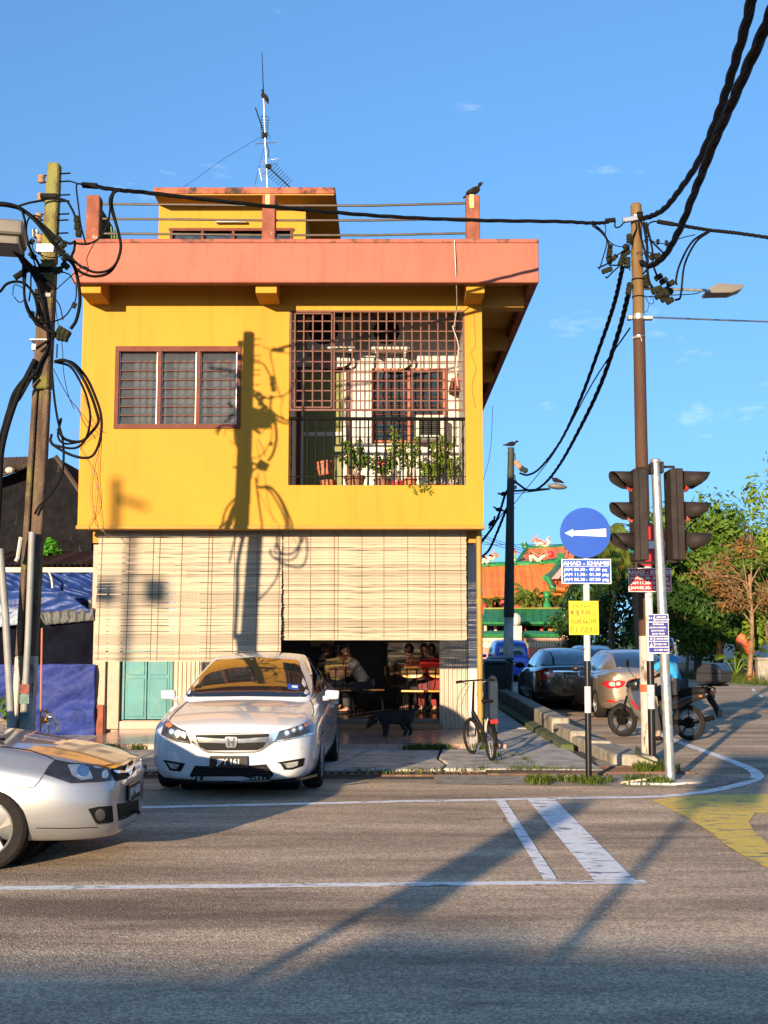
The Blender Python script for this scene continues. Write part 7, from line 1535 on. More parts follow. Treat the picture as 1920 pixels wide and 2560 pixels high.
def plant_pot(label, zxp, zyt, zyb, zw, mat, kind, seed, D=DU + .28):
    rnd = random.Random(seed); fx2 = lambda x: fx(680 + x * .3376, 1180, D); k = (fx2(100) - fx2(0)) / 100
    x = fx2(zxp); w_ = zw * k; h_ = (zyb - zyt) * .3376 / 3072 * D; z0 = ZSILL - .02
    r0 = root('potted_plant', (x, D, z0), label, 'potted plant', 'pots on the balcony')
    MB().lathe([(0, 0), (w_ * .36, 0), (w_ * .46, h_ * .78), (w_ * .5, h_ * .8), (w_ * .5, h_), (w_ * .44, h_), (w_ * .42, h_ * .85), (0, h_ * .85)], 18, Matrix.Translation((x, D, z0))).build('pot', mat, r0, smooth=40)
    if not kind: return r0
    H, n, sp, size, mats = kind
    st = MB(); lf = MB()
    for i in range(n):
        a = rnd.uniform(0, 6.28); tip = Vector((x + math.cos(a) * sp * rnd.uniform(.4, 1), D + math.sin(a) * sp * .5, z0 + h_ + H * rnd.uniform(.5, 1.05))); b0 = Vector((x + rnd.uniform(-.03, .03), D, z0 + h_ * .8))
        mid = b0.lerp(tip, .5) + Vector((rnd.uniform(-.06, .06), rnd.uniform(-.04, .04), .04)); pth = catmull([b0, mid, tip], 4); st.tube(pth, .007, 4)
        for q in pth[3:]: leafquads(lf, q, (.06, .05, .05), 5, size, rnd)
        leafquads(lf, tip, (.08, .07, .06), 8, size, rnd)
    st.build('stem', K_['twig'], r0); lf.build('foliage', mats, r0, fixn=False, kind='stuff')
    return r0
plant_pot('nested empty terracotta pots at the left of the balcony', 415, 1330, 1395, 125, K_['terracotta'], None, 1)
o = MB().lathe([(0, 0), (.10, 0), (.128, .17), (.14, .17), (.14, .21), (.12, .21), (.11, .02), (0, .02)], 16, Matrix.Translation((fx(680 + 400 * .3376, 1180, DU + .28), DU + .28, ZSILL + .19)) @ Matrix.Rotation(R(-10), 4, 'Y')).build('empty_pot', K_['terracotta'], smooth=40); tag(o, 'tilted empty terracotta pot resting in the pot beneath it on the balcony', 'pot')
plant_pot('large brown balcony pot with a leafy bush, second from the left', 612, 1302, 1398, 165, K_['brown_pot'], (.50, 12, .24, .042, K_['leaf']), 2)
pk = plant_pot('brown balcony pot with pink flower', 815, 1325, 1398, 130, K_['brown_pot'], (.42, 8, .24, .046, K_['leaf']), 3)
fl = W(680 + 800 * .3376, 740 + 1237 * .3376, DU + .2); fm = MB()
for k in range(6): leafquads(fm, fl, (.04, .03, .03), 2, .045, random.Random(k))
fm.build('flower', M('pink_petal', (.65, .05, .10), .6), pk, fixn=False)
plant_pot('red square balcony pot with a tall straggly plant', 925, 1340, 1398, 80, K_['red_plastic'], (.80, 6, .2, .036, K_['leaf_lt']), 4)
plant_pot('reddish balcony pot with trailing stems right of the red pot', 1020, 1322, 1398, 110, K_['terracotta'], (.6, 9, .28, .036, K_['leaf_lt']), 5)
tr_ = plant_pot('low balcony tray with yellow-green creeper hanging over the sill', 1165, 1368, 1398, 150, K_['brown_pot'], (.34, 14, .26, .040, K_['leaf_lt']), 6)
hg = MB(); rnd = random.Random(9)
for k in range(9): leafquads(hg, W(680 + (1030 + 18 * k) * .3376, 740 + (1400 + 25 * (k % 3)) * .3376, DU - .03), (.05, .03, .06), 7, .03, rnd)
hg.build('trailing_foliage', K_['leaf_lt'], tr_, fixn=False, kind='stuff')
plant_pot('tall spiky palm-like pot plant near the right of the balcony', 1255, 1350, 1398, 90, K_['brown_pot'], (.72, 7, .15, .060, K_['palm']), 7, DU + .55)
plant_pot('shallow reddish bowl with a small shrub at the right end of the balcony', 1340, 1370, 1398, 110, K_['terracotta'], (.42, 7, .16, .034, K_['leaf_lt']), 8)

# ------------------------------------------------------------------ trees beyond the side road
def tree(name, label, base, H, crown, n, size, mat, seed, trunk=.12, clumps=16, group='trees beyond the side road', bare=False):
    rnd = random.Random(seed); base = Vector(base); r0 = root(name, base, label, 'tree', group)
    top_ = base + Vector((rnd.uniform(-.3, .3), 0, H * .62)); tk = MB(); pth = catmull([base, base.lerp(top_, .5) + Vector((rnd.uniform(-.2, .2), 0, 0)), top_], 5); tk.tube(pth, [trunk * (1 - .5 * i / (len(pth) - 1)) for i in range(len(pth))], 8)
    cs_ = []
    for i in range(clumps):
        a = rnd.uniform(0, 6.28); e = rnd.uniform(-.75, 1); q = rnd.uniform(.45, .95)
        c = base + Vector((math.cos(a) * crown[0] * q * math.sqrt(max(.05, 1 - e * e)), math.sin(a) * crown[1] * q * math.sqrt(max(.05, 1 - e * e)), H * .58 + e * crown[2] * q)); cs_.append(c)
        st_ = pth[rnd.randrange(len(pth) // 2, len(pth))]; tk.tube(catmull([st_, st_.lerp(c, .5) + Vector((0, 0, .15)), c], 3), [trunk * .4, trunk * .33, trunk * .28, trunk * .22, trunk * .18, trunk * .12, trunk * .08][:7], 5)
        if bare:
            for j in range(16): d = Vector((rnd.uniform(-1, 1), rnd.uniform(-1, 1), rnd.uniform(-.4, 1))).normalized() * rnd.uniform(.5, 1.1); tk.tube([c, c + d * .5 + Vector((0, 0, .05)), c + d], [.013, .009, .004], 4)
    tk.build('trunk', K_['twig'] if bare else K_['bark'], r0)
    lf = MB()
    for i, c in enumerate(cs_):
        s_ = rnd.uniform(.32, .5); leafquads(lf, c, (crown[0] * s_, crown[1] * s_, crown[2] * s_ * .8), n // clumps, size, rnd, shell=.5)
    lf.build('crown', mat, r0, fixn=False, kind='stuff')
    return r0
tree('broad_tree', 'bushy green tree filling the middle of the grove right of the signals', W(1745, 1690, 56) * 1.0, 8.2, (3.1, 2.2, 3.6), 6500, .17, K_['leaf'], 11, .2, 22)
tree('broad_tree', 'light green tree rising highest right of the right-hand traffic light', W(1800, 1690, 60), 9.4, (2.6, 2.0, 2.6), 4200, .16, K_['leaf'], 12, .18, 16)
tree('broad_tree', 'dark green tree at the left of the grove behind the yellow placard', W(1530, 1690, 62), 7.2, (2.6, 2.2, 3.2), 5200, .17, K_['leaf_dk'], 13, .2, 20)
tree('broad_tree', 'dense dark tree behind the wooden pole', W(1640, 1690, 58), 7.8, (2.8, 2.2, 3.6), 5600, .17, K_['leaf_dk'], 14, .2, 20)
tree('broad_tree', 'mid green tree at the right part of the grove above the orange post', W(1850, 1690, 57), 6.6, (2.4, 2.2, 2.9), 5000, .16, K_['leaf'], 15, .18, 18)
tree('shrub_tree', 'low leafy shrub below the grove between the lantern and the cone', W(1795, 1692, 54), 3.4, (2.2, 1.4, 1.5), 3400, .14, K_['leaf'], 16, .08, 12)
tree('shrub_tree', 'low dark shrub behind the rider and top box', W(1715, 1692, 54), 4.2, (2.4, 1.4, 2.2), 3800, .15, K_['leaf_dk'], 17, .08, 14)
tree('shrub_tree', 'yellowish low shrub at the right frame edge by the concrete gatepost', W(1925, 1692, 52), 4.4, (1.4, 1.2, 2.0), 2200, .14, K_['leaf_lt'], 18, .08, 10)
tree('broad_tree', 'green tree filling the grove at the right frame edge', W(1925, 1690, 60), 7.4, (3.0, 2.2, 3.6), 5200, .17, K_['leaf'], 23, .2, 18)
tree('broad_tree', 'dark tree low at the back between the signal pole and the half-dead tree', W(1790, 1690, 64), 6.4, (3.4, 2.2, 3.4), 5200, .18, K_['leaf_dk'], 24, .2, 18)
tree('bare_tree', 'half-dead brown tree with thin straight trunk before the grove', W(1874, 1690, 50), 6.6, (2.0, 1.3, 1.7), 900, .12, K_['leaf_dry'], 19, .10, 14, bare=True)
tree('near_tree', 'pale leafy branch entering at the right frame edge above the grove', W(1990, 1700, 46), 10.2, (1.6, 1.6, 3.4), 1500, .15, K_['leaf_lt'], 20, .12, 12)
tree('shrub_tree', 'dark bush behind the white hatchback roof', W(1470, 1680, 66), 4.0, (2.4, 1.6, 1.9), 3000, .16, K_['leaf_dk'], 21, .08, 12)
# coconut palm with drooping fronds
def frond(mb, c, a, L_, drop, rise, rnd):
    d = Vector((math.cos(a), math.sin(a), 0)); pts = [c + d * (L_ * t) + Vector((0, 0, rise * math.sin(t * 1.6) - drop * t * t)) for t in [i / 12 for i in range(13)]]
    mb.tube(pts, [.035 * (1 - i / 14) for i in range(13)], 4)
    for i in range(1, 13):
        t = (pts[i] - pts[i - 1]).normalized(); sd = t.cross(Vector((0, 0, 1))).normalized()
        for s_ in (-1, 1):
            for k in range(3):
                p = pts[i - 1].lerp(pts[i], k / 3); l_ = .62 * math.sin(math.pi * min(1, (i + k / 3) / 12.5) * .85 + .35) * L_ / 2.6
                tip = p + sd * s_ * l_ * .55 + t * l_ * .45 + Vector((0, 0, -l_ * rnd.uniform(.45, .8))); w_ = .05
                mb.add([p - t * w_ * L_ / 2, p + t * w_ * L_ / 2, tip], [(0, 1, 2)])
pc_ = W(1583, 1362, 51); pr0 = root('coconut_palm', (pc_.x, 51, 0), 'coconut palm with long drooping green and yellowing fronds behind the signs', 'palm')
MB().tube(catmull([(pc_.x + .3, 51.2, -.3), (pc_.x + .1, 51.1, pc_.z * .5), pc_], 5), .16, 8).build('trunk', K_['bark'], pr0)
rnd = random.Random(5)
for k, (a, L_, dr2, ri, mt_) in enumerate(((200, 2.2, 2.6, .5, 'palm'), (190, 1.5, 3.2, .3, 'palm_dry'), (215, 1.0, 2.9, .2, 'palm_dry'), (230, 1.9, 2.2, .5, 'palm'), (205, 2.4, 1.9, .7, 'palm'), (185, 2.0, 2.4, .5, 'palm'), (215, 1.5, 1.4, .5, 'palm'), (160, 1.6, 1.2, .6, 'palm'), (60, 1.9, .8, 1.1, 'palm'), (100, 1.8, .7, 1.2, 'palm'), (20, 1.9, 1.2, .9, 'palm'), (140, 1.9, .5, 1.2, 'palm'), (330, 1.6, 1.4, .7, 'palm'), (290, 1.4, 1.5, .6, 'palm'), (250, 1.3, 1.7, .45, 'palm'))):
    m_ = MB(); frond(m_, pc_, R(a), L_ * 1.65, dr2 * 1.55, ri * 1.5, rnd); m_.build('frond', K_[mt_], pr0, fixn=False)
def taro(label, p, n, size, seed):
    rnd = random.Random(seed); r0 = root('broadleaf_plant', p, label, 'plant', 'broad-leaved plants by the cone')
    for k in range(n):
        a = rnd.uniform(0, 6.28); tip = Vector(p) + Vector((math.cos(a) * size * rnd.uniform(.4, 1.3), math.sin(a) * size * .6, size * rnd.uniform(.7, 1.6))); m_ = MB(); m_.tube([Vector(p), Vector(p).lerp(tip, .5) + Vector((0, 0, .1)), tip], .02, 4)
        d = Vector((math.cos(a), math.sin(a) - .8, -.5)).normalized(); sd = d.cross(Vector((0, -.3, 1))).normalized(); s_ = size * rnd.uniform(.5, .8)
        m_.add([tip - d * s_ * .3, tip - d * s_ * .15 + sd * s_ * .42, tip + d * s_ * .35 + sd * s_ * .34, tip + d * s_, tip + d * s_ * .35 - sd * s_ * .34, tip - d * s_ * .15 - sd * s_ * .42], [(0, 1, 2, 3), (0, 3, 4, 5)]); m_.build('leaf', K_['leaf_lt'] if k % 3 == 0 else K_['leaf'], r0, fixn=False)
taro('broad-leaved taro plant left of the orange cone', W(1838, 1688, 51.5), 11, .75, 31); taro('smaller taro plant behind the orange cone', W(1870, 1680, 53), 8, .65, 32)
cn_ = W(1879, 1697, 50.5); tcn_ = root('traffic_cone', (cn_.x, 50.5, -.05), 'faded orange traffic cone on the grass verge', 'traffic cone')
MB().lathe([(.20, .04), (.05, .72), (0, .73)], 14).build('cone', M('faded_orange', (.55, .13, .05), .6), tcn_, smooth=50, world=False); MB().box(-.24, -.24, 0, .24, .24, .04).build('base', M('faded_orange_base', (.45, .10, .04), .6), tcn_, world=False)
gp_ = W(1910, 1690, 50); gpo = root('gatepost', (gp_.x, 50, -.05), 'short square concrete gatepost at the right frame edge', 'gatepost')
MB().box(-.28, -.2, 0, .28, .2, .9).build('shaft', K_['kerb'], gpo, bevel=.02, world=False); MB().box(-.34, -.26, .9, .34, .26, 1.0).build('cap', K_['kerb'], gpo, bevel=.02, world=False)
ln = W(1765, 1607, 55); lno = root('red_lantern', ln, 'round red festival lantern hanging in the shade of the grove', 'lantern')
MB().ball(ln, (.42, .42, .26), 16, 10).build('lantern_body', M('red_orange_cloth', (.55, .06, .02), .6, var=.2), lno, smooth=180); MB().tube([ln + Vector((0, 0, -.24)), ln + Vector((0, 0, -.9))], .03, 5).build('tassel', K_['sign_yellow'], lno); MB().tube([ln + Vector((0, 0, .2)), ln + Vector((0, 0, .9))], .01, 4).build('string', K_['cord'], lno)
op = W(1797, 1692, 53); opo = root('shrine_post', (op.x, 53, -.05), 'leaning orange-wrapped wooden post in the grove', 'post')
MB().tube([(op.x - .12, 53, -.05), (op.x + .02, 53, .9)], .09, 8).build('shaft', K_['bark'], opo); MB().tube([(op.x + .02, 53, .9), (op.x + .08, 53, 1.6)], .12, 8).build('cloth', M('orange_cloth', (.62, .14, .03), .8), opo)
oo = W(1866, 1608, 53); ooo = root('shrine_ornament', oo, 'round orange shrine ornament above the taro leaves', 'ornament')
MB().lathe([(0, 0), (.42, .02), (.5, .1), (.42, .2), (0, .22)], 18, Matrix.Translation(oo) @ Matrix.Rotation(R(90), 4, 'X')).build('drum', M('orange_paint', (.58, .11, .04), .6, var=.2), ooo, smooth=50); MB().tube([oo + Vector((0, .1, -.4)), oo + Vector((0, .1, -1.5))], .06, 6).build('stand', K_['bark'], ooo)
hb2 = root('bungalow', W(1900, 1600, 90), 'pale bungalow with dark blue roof just visible through the trees at the right', 'building')
c = W(1905, 1600, 90); MB().box(c.x - 5, 88, -.3, c.x + 8, 96, 6.4).build('wall', K_['white_wall'], hb2); MB().prism([(c.x - 6, 87, 6.4), (c.x + 9, 87, 6.4), (c.x + 9, 92, 9.6), (c.x - 6, 92, 9.6)], (0, 9, 0)).build('roof', M('slate_blue_roof', (.10, .12, .2), .7), hb2)
for k in range(3): MB().box(c.x - 3.6 + 3.6 * k, 87.94, 3.6, c.x - 2 + 3.6 * k, 87.99, 5.2).build('window', K_['glass_dark'], hb2)

# ------------------------------------------------------------------ temple at the end of the side road
TD = 78.0
def tz(x, y, d=0.0): return W(1180 + x * .2713, 1100 + y * .2713, TD + d)
or_t = M('orange_glazed_tile', (.58, .16, .035), .45, var=.15, scale=1.5); or_d = M('orange_tile_valley', (.36, .085, .025), .6, var=.2, scale=2)
gr_t = M('green_glazed_tile', (.02, .17, .05), .4, var=.25, scale=2); gr_d = M('green_tile_valley', (.01, .08, .025), .6); pinkw = M('pink_painted_wall', (.68, .40, .33), .8, var=.1, scale=1); redw = M('red_lacquer', (.50, .03, .025), .5, var=.15, scale=2)
tm = root('chinese_temple', (tz(500, 1990).x, TD, 0), 'chinese temple with orange tiled roofs, green ridges and dragon ornaments', 'temple')
def tiled(name, a, b_, c_, d_, n, mat, matv, par, r_=.075):
    # a-b eave edge, d-c ridge edge
    a, b_, c_, d_ = [Vector(p) for p in (a, b_, c_, d_)]
    sl_ = MB().prism([a, b_, c_, d_], (0, .12, -.12)).build(name, matv, par)
    m_ = MB()
    for i in range(n + 1):
        t = i / n; m_.tube([a.lerp(b_, t) + Vector((0, -.05, .03)), d_.lerp(c_, t) + Vector((0, -.05, .03))], r_, 6)
    o = m_.build('tile_rows', mat, sl_, smooth=60); o['kind'] = 'stuff'; return sl_
def ridge(pts, r_, name='ridge', mat=None): return MB().tube(catmull(pts, 4), r_, 6).build(name, mat or gr_t, tm, smooth=60)
lo = tiled('lower_roof', tz(110, 1450, -3), tz(860, 1430, -3), tz(800, 1130, 1), tz(95, 1165, 1), 46, or_t, or_d, tm)
tiled('gable_roof', tz(760, 1370, -3.5), tz(960, 1400, -3.5), tz(930, 1250, -1), tz(740, 1270, -1), 12, or_t, or_d, tm)
up_ = tiled('upper_roof', tz(400, 1140, 2), tz(980, 1095, 2), tz(870, 990, 6), tz(505, 1005, 6), 34, or_t, or_d, tm)
ridge([tz(480, 945, 5.9), tz(490, 985, 5.9), tz(530, 998, 5.9), tz(680, 1000, 5.9), tz(870, 985, 5.9), tz(930, 960, 5.9)], .20); ridge([tz(505, 1005, 5.5), tz(450, 1080, 3.5), tz(405, 1138, 1.8)], .16)
ridge([tz(85, 1158, .8), tz(400, 1145, .8), tz(700, 1132, .8), tz(800, 1110, .8), tz(826, 1045, .8)], .20); ridge([tz(812, 1125, .6), tz(740, 1225, -1.5), tz(672, 1275, -3.2)], .20); ridge([tz(690, 1265, -3.3), tz(720, 1320, -3.5), tz(735, 1360, -3.6), tz(760, 1368, -3.6)], .16)
MB().prism([tz(812, 1135, .9), tz(700, 1280, -2.6), tz(930, 1280, -2.6)], (0, .3, 0)).build('gable_wall', pinkw, tm)
c0, c1 = tz(100, 1460, -1), tz(900, 1460, -1)
MB().box(c0.x, TD - 1, -.2, c1.x, TD + 9, c0.z + .4).build('hall_wall', M('dark_hall', (.10, .02, .02), .8, var=.2), tm)
for k in range(6): p = tz(170 + k * 120, 1500, -2.4); MB().box(p.x - .5, TD - 2.5, p.z - .7, p.x + .5, TD - 2.4, p.z + .45).build('red_panel', redw, tm)
# green-tiled gallery with banners, then the pink balustrade wall
tiled('gallery_roof', tz(95, 1692, -9), tz(890, 1690, -9), tz(870, 1565, -6), tz(120, 1568, -6), 44, gr_t, gr_d, tm, .07)
ridge([tz(110, 1562, -6), tz(880, 1560, -6)], .12, mat=M('yellow_green_ridge', (.30, .26, .03), .6))
q0, q1 = tz(100, 1790, -8), tz(890, 1790, -8)
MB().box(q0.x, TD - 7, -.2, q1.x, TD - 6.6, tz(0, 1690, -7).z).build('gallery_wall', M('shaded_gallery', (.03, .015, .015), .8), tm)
for k in range(9):
    p = tz(125 + k * 92, 1745, -7.6); MB().cyl((p.x, TD - 7.6, 0), (p.x, TD - 7.6, tz(0, 1690, -7.6).z), .09, n=8).build('column', pinkw if k != 3 else redw, tm)
for k, x in enumerate((425, 510, 565, 640, 715)):
    p = tz(x, 1742, -7.8); MB().box(p.x - .38, TD - 7.85, p.z - .55, p.x + .38, TD - 7.78, p.z + .5).build('banner', redw if k % 2 else M('orange_banner', (.60, .14, .03), .6), tm)
MB().obox(tz(865, 1725, -9.5), (.85, .06, .85), rotm('Y', 45)).build('diamond_board', M('orange_diamond', (.60, .16, .02), .6), tm)
bw = root('temple_boundary_wall', (tz(500, 1990, -11).x, TD - 11, 0), 'pink balustraded boundary wall with green tile coping before the temple', 'wall')
e0, e1 = tz(60, 1800, -11), tz(900, 1800, -11); zt_ = tz(0, 1800, -11).z; zm_ = tz(0, 1850, -11).z; zb_ = tz(0, 1915, -11).z
MB().box(e0.x, TD - 11.1, zm_, e1.x, TD - 10.8, zt_).build('coping', pinkw, bw)
for i in range(34): x = e0.x + (e1.x - e0.x) * i / 33; MB().cyl((x, TD - 11.35, zt_ - .02), (x, TD - 10.7, zt_ + .16), .11, n=6).build('coping_tile', gr_t, bw)
mbl = MB().lathe([(.05, 0), (.10, .25), (.05, .5), (.05, .55), (.11, .62)], 8).mesh('baluster', smooth=60); hbl = zm_ - zb_
for i in range(36):
    o = link('baluster', mbl, M('cream_baluster', (.62, .55, .40), .7) if i == 0 else None, bw); x = e0.x + (e1.x - e0.x) * (i + .5) / 36; o.location = Vector((x, TD - 11, zb_)); o.scale = (1, 1, hbl / .62)
MB().box(e0.x, TD - 11.15, -.3, e1.x, TD - 10.85, zb_).build('lower_wall', M('salmon_wall', (.55, .20, .15), .8, var=.1, scale=1), bw)
for x in (405, 880): p = tz(x, 1850, -11.3); MB().box(p.x - .3, TD - 11.5, -.3, p.x + .3, TD - 10.9, zt_ + .5).build('pillar', pinkw, bw); MB().ball((p.x, TD - 11.2, zt_ + .85), (.32, .32, .36), 10, 8).build('finial', M('grey_finial', (.4, .4, .38), .6), bw)
drg = [M('dragon_coral', (.62, .16, .10), .6, var=.3, scale=6), M('dragon_cream', (.62, .52, .36), .6, var=.3, scale=6), M('dragon_green', (.08, .26, .10), .6, var=.3, scale=6)]
def dragon(label, pts, r_, flip=False):
    r0 = root('dragon_ornament', pts[0], label, 'ornament', 'dragon ornaments on the temple roof')
    base = catmull(pts, 5); n = len(base); MB().tube(base, [r_ * (.35 + .65 * math.sin(math.pi * min(1, .12 + .8 * i / n))) for i in range(n)], 7).build('body', drg[1], r0, smooth=60)
    f_ = MB()
    for i in range(2, n - 1, 1): p = base[i]; f_.add([p + Vector((-.09, 0, .05)), p + Vector((.09, 0, .05)), p + Vector((.04, 0, r_ + .20))], [(0, 1, 2)])
    f_.build('fins', drg[0], r0, fixn=False, kind='stuff')
    h = base[-1]; hm = MB(); hm.ball(h, (r_ * 1.5, r_ * 1.1, r_ * 1.2), 8, 6); s_ = -1 if flip else 1
    hm.tube([h, h + Vector((s_ * r_ * 2.2, 0, -.08))], [r_ * .9, r_ * .5], 6); hm.tube([h + Vector((0, -.1, .1)), h + Vector((-s_ * .2, -.1, .32))], [.05, .015], 5); hm.tube([h + Vector((0, .1, .1)), h + Vector((-s_ * .15, .1, .36))], [.05, .015], 5); hm.build('head', drg[0], r0, smooth=60)
    for i in (n // 3, 2 * n // 3): p = base[i]; MB().tube([p, p + Vector((.06, -.12, -.25)), p + Vector((.16, -.15, -.28))], [.07, .05, .03], 5).build('leg', drg[2], r0)
dragon('coral and cream dragon ornament on the highest temple ridge', [tz(690, 905, 5.9), tz(710, 950, 5.9), tz(670, 975, 5.9), tz(630, 950, 5.9), tz(600, 965, 5.9), tz(580, 920, 5.9)], .13, True)
dragon('dragon ornament in the middle of the lower temple ridge', [tz(545, 1120, .5), tz(540, 1070, .5), tz(580, 1085, .5), tz(610, 1110, .5), tz(650, 1075, .5), tz(690, 1060, .5)], .13)
dragon('dragon ornament at the left end of the lower temple ridge', [tz(95, 1140, .5), tz(110, 1100, .5), tz(140, 1125, .5), tz(165, 1085, .5), tz(190, 1100, .5), tz(215, 1060, .5)], .12)
dragon('small upright ornament on the lower ridge beside the far pole', [tz(375, 1140, .5), tz(390, 1110, .5), tz(378, 1080, .5), tz(388, 1050, .5), tz(384, 1030, .5)], .12)
pf = root('flame_pearl', tz(725, 1052, .5), 'red flaming pearl ornament on the lower temple ridge', 'ornament'); MB().ball(tz(725, 1052, .5), (.22, .15, .22), 10, 8).build('pearl', M('red_pearl', (.6, .02, .02), .5), pf, smooth=180); MB().add([tz(700, 1090, .5), tz(745, 1090, .5), tz(740, 1030, .5), tz(722, 1065, .5)], [(0, 1, 2, 3)]).build('flame', M('red_flame', (.62, .05, .03), .6), pf, fixn=False)
gb_ = tz(690, 1575, -5); gd = root('green_gourd', gb_, 'green glazed gourd finial among the palms before the temple', 'ornament')
MB().lathe([(.42, -.3), (.40, 0), (.22, .35), (.12, .60), (.09, .68), (.17, .78), (.20, .90), (.15, 1.04), (.05, 1.12), (0, 1.13)], 16, Matrix.Translation(gb_) @ Matrix.Scale(1.05, 4)).build('gourd', gr_t, gd, smooth=60)
for k, (x, s_, lab) in enumerate(((455, 1.0, 'small palm bush left of the gourd finial in the temple yard'), (560, 1.5, 'largest palm bush in the temple yard, just left of the gourd'), (620, 1.2, 'palm bush directly beside the green gourd finial'), (790, 1.2, 'palm bush right of the green gourd finial'), (170, .9, 'broad palm bush at the far left of the temple yard'))):
    p = tz(x, 1580, -5.2 + .3 * k); r0 = root('palm_bush', (p.x, p.y, 0), lab, 'palm', 'palm bushes in the temple yard'); rnd = random.Random(40 + k); m_ = MB(); cc = p + Vector((0, 0, .35 * s_)); MB().tube([(p.x, p.y, -.3), cc], .12, 6).build('trunk', K_['bark'], r0)
    for j in range(14): frond(m_, cc, rnd.uniform(0, 6.28), 1.0 * s_, rnd.uniform(.5, 1.2) * s_, rnd.uniform(.5, 1.2) * s_, rnd)
    m_.build('crown', K_['palm'], r0, fixn=False, kind='stuff')
for k, (ya, yb) in enumerate(((865, 990), (885, 1010), (920, 1030), (955, 962))):
    cable('far_wire', ('topmost', 'second', 'third', 'lowest, nearly level')[k] + ' of the thin far wires before the temple roofs', [tz(60, ya, -20), tz(260, (ya + yb) / 2 + 8, -20), tz(520 if k < 3 else 870, yb + (30 if k < 3 else 0), -20)], .018, 'wire', 'far wires before the temple', 4)
far_trees = MB(); rnd = random.Random(77)
for k in range(26): leafquads(far_trees, (-6 + k * 2.2, 128 + rnd.uniform(-4, 4), 2.2 + rnd.uniform(-.6, 1.0)), (2.6, 1.6, 2.4), 160, .42, rnd)
o = far_trees.build('treeline', K_['leaf_dk'], fixn=False, kind='stuff'); o['label'] = 'distant line of dark trees behind the temple'
# ---- bins beside the far pole
for k, (x, y, D_, w_, h_) in enumerate(((1238, 1735, 33.5, .62, 1.02), (1252, 1728, 35, .66, 1.08))):
    p = W(x, y, D_); b0 = root('wheelie_bin', (p.x, D_, 0), ('nearer' if k == 0 else 'farther') + ' dark wheelie bin at the foot of the far pole', 'bin', 'bins by the far pole')
    MB().hexa([(-w_ * .4, -.3, .04), (w_ * .4, -.3, .04), (w_ * .4, .3, .04), (-w_ * .4, .3, .04)], [(-w_ / 2, -.38, h_), (w_ / 2, -.38, h_), (w_ / 2, .38, h_), (-w_ / 2, .38, h_)]).build('bin_body', M('dark_bin', (.03, .035, .035), .6, var=.2), b0, bevel=.03, world=False); MB().hexa([(-w_ / 2 - .03, -.42, h_ + .01), (w_ / 2 + .03, -.42, h_ + .01), (w_ / 2 + .03, .4, h_ + .01), (-w_ / 2 - .03, .4, h_ + .01)], [(-w_ / 2, -.36, h_ + .08), (w_ / 2, -.36, h_ + .08), (w_ / 2, .36, h_ + .12), (-w_ / 2, .36, h_ + .12)]).build('lid', M('dark_bin_lid', (.02, .03, .03), .5), b0, bevel=.02, world=False)
    for s_ in (-1, 1): MB().cyl((s_ * w_ * .42, .3, .1), (s_ * w_ * .36, .3, .1), .1, n=12).build('wheel', tyre_m, b0, world=False)

# ------------------------------------------------------------------ left: mouldy house, awning and tarpaulins
DV = 25.0
def lz(x, y, D_): return W(x * .2893, 1000 + y * .2893, D_)
mh_ = root('mouldy_house', (lz(300, 2000, DV).x, DV, 0), 'old house with black mould-streaked gable wall behind the concrete pole', 'building')
gw = [lz(-300, 760, DV), lz(20, 668, DV), lz(240, 585, DV), lz(440, 500, DV), lz(480, 492, DV), lz(520, 530, DV), lz(660, 750, DV), lz(790, 960, DV), lz(792, 1430, DV), lz(792, 2500, DV), lz(-300, 2500, DV)]
MB().prism(gw, (0, 9, 0)).build('gable_wall', K_['mould_wall'], mh_)
rf = MB()
for k in range(16): a = lz(-260 + k * 34, 520 - k * .8, DV - .25); b_ = lz(-280 + k * 34, 690 - k * 9, DV - .55); rf.tube([a, b_], .06, 6)
rf.prism([lz(-300, 500, DV - .2), lz(300, 498, DV - .2), lz(250, 575, DV - .5), lz(-300, 760, DV - .5)], (0, .1, 0)); rf.build('zinc_roof', K_['zinc'], mh_)
MB().tube([lz(480, 485, DV - .1), lz(660, 745, DV - .1), lz(792, 955, DV - .1)], .05, 6).build('verge_capping', K_['zinc'], mh_); MB().ball(lz(85, 608, DV - .6), (.1, .1, .07), 8, 6).build('roof_vent', K_['ac_white'], mh_)
DAW = 22.0
aw = root('corrugated_awning', (lz(430, 1440, DAW).x, DAW, 0), 'corrugated zinc awning with cream fascia above the blue tarpaulins', 'awning')
v = []; n_ = 90; a0, a1 = lz(-250, 1435, DAW), lz(838, 1425, DAW)
for i in range(n_ + 1): p = a0.lerp(a1, i / n_); dzv = .028 * math.sin(i * 1.5); v += [(p.x, p.y, p.z + dzv), (p.x, p.y + 2.4, p.z + .42 + dzv)]
MB().add(v, [(2 * i, 2 * i + 2, 2 * i + 3, 2 * i + 1) for i in range(n_)]).build('zinc_sheet', K_['zinc'], aw, fixn=False)
MB().box(a0.x, DAW + .02, lz(0, 1488, DAW).z, a1.x, DAW + .06, lz(0, 1446, DAW).z).build('fascia', K_['shutter'], aw)
for x in (-.0, ): MB().cyl((a1.x - .12, DAW + .1, 0), (a1.x - .12, DAW + .1, lz(0, 1480, DAW).z), .04, n=8).build('post', K_['steel'], aw)
def tarp(name, label, fn, nu, nv, mat, thick=.006):
    o = MB().grid(fn, nu, nv).build(name, mat, smooth=180, fixn=False); md = o.modifiers.new('s', 'SOLIDIFY'); md.thickness = thick; bake(o); [setattr(p, 'use_smooth', True) for p in o.data.polygons]; return tag(o, label, 'tarpaulin', 'tarpaulins of the stall')
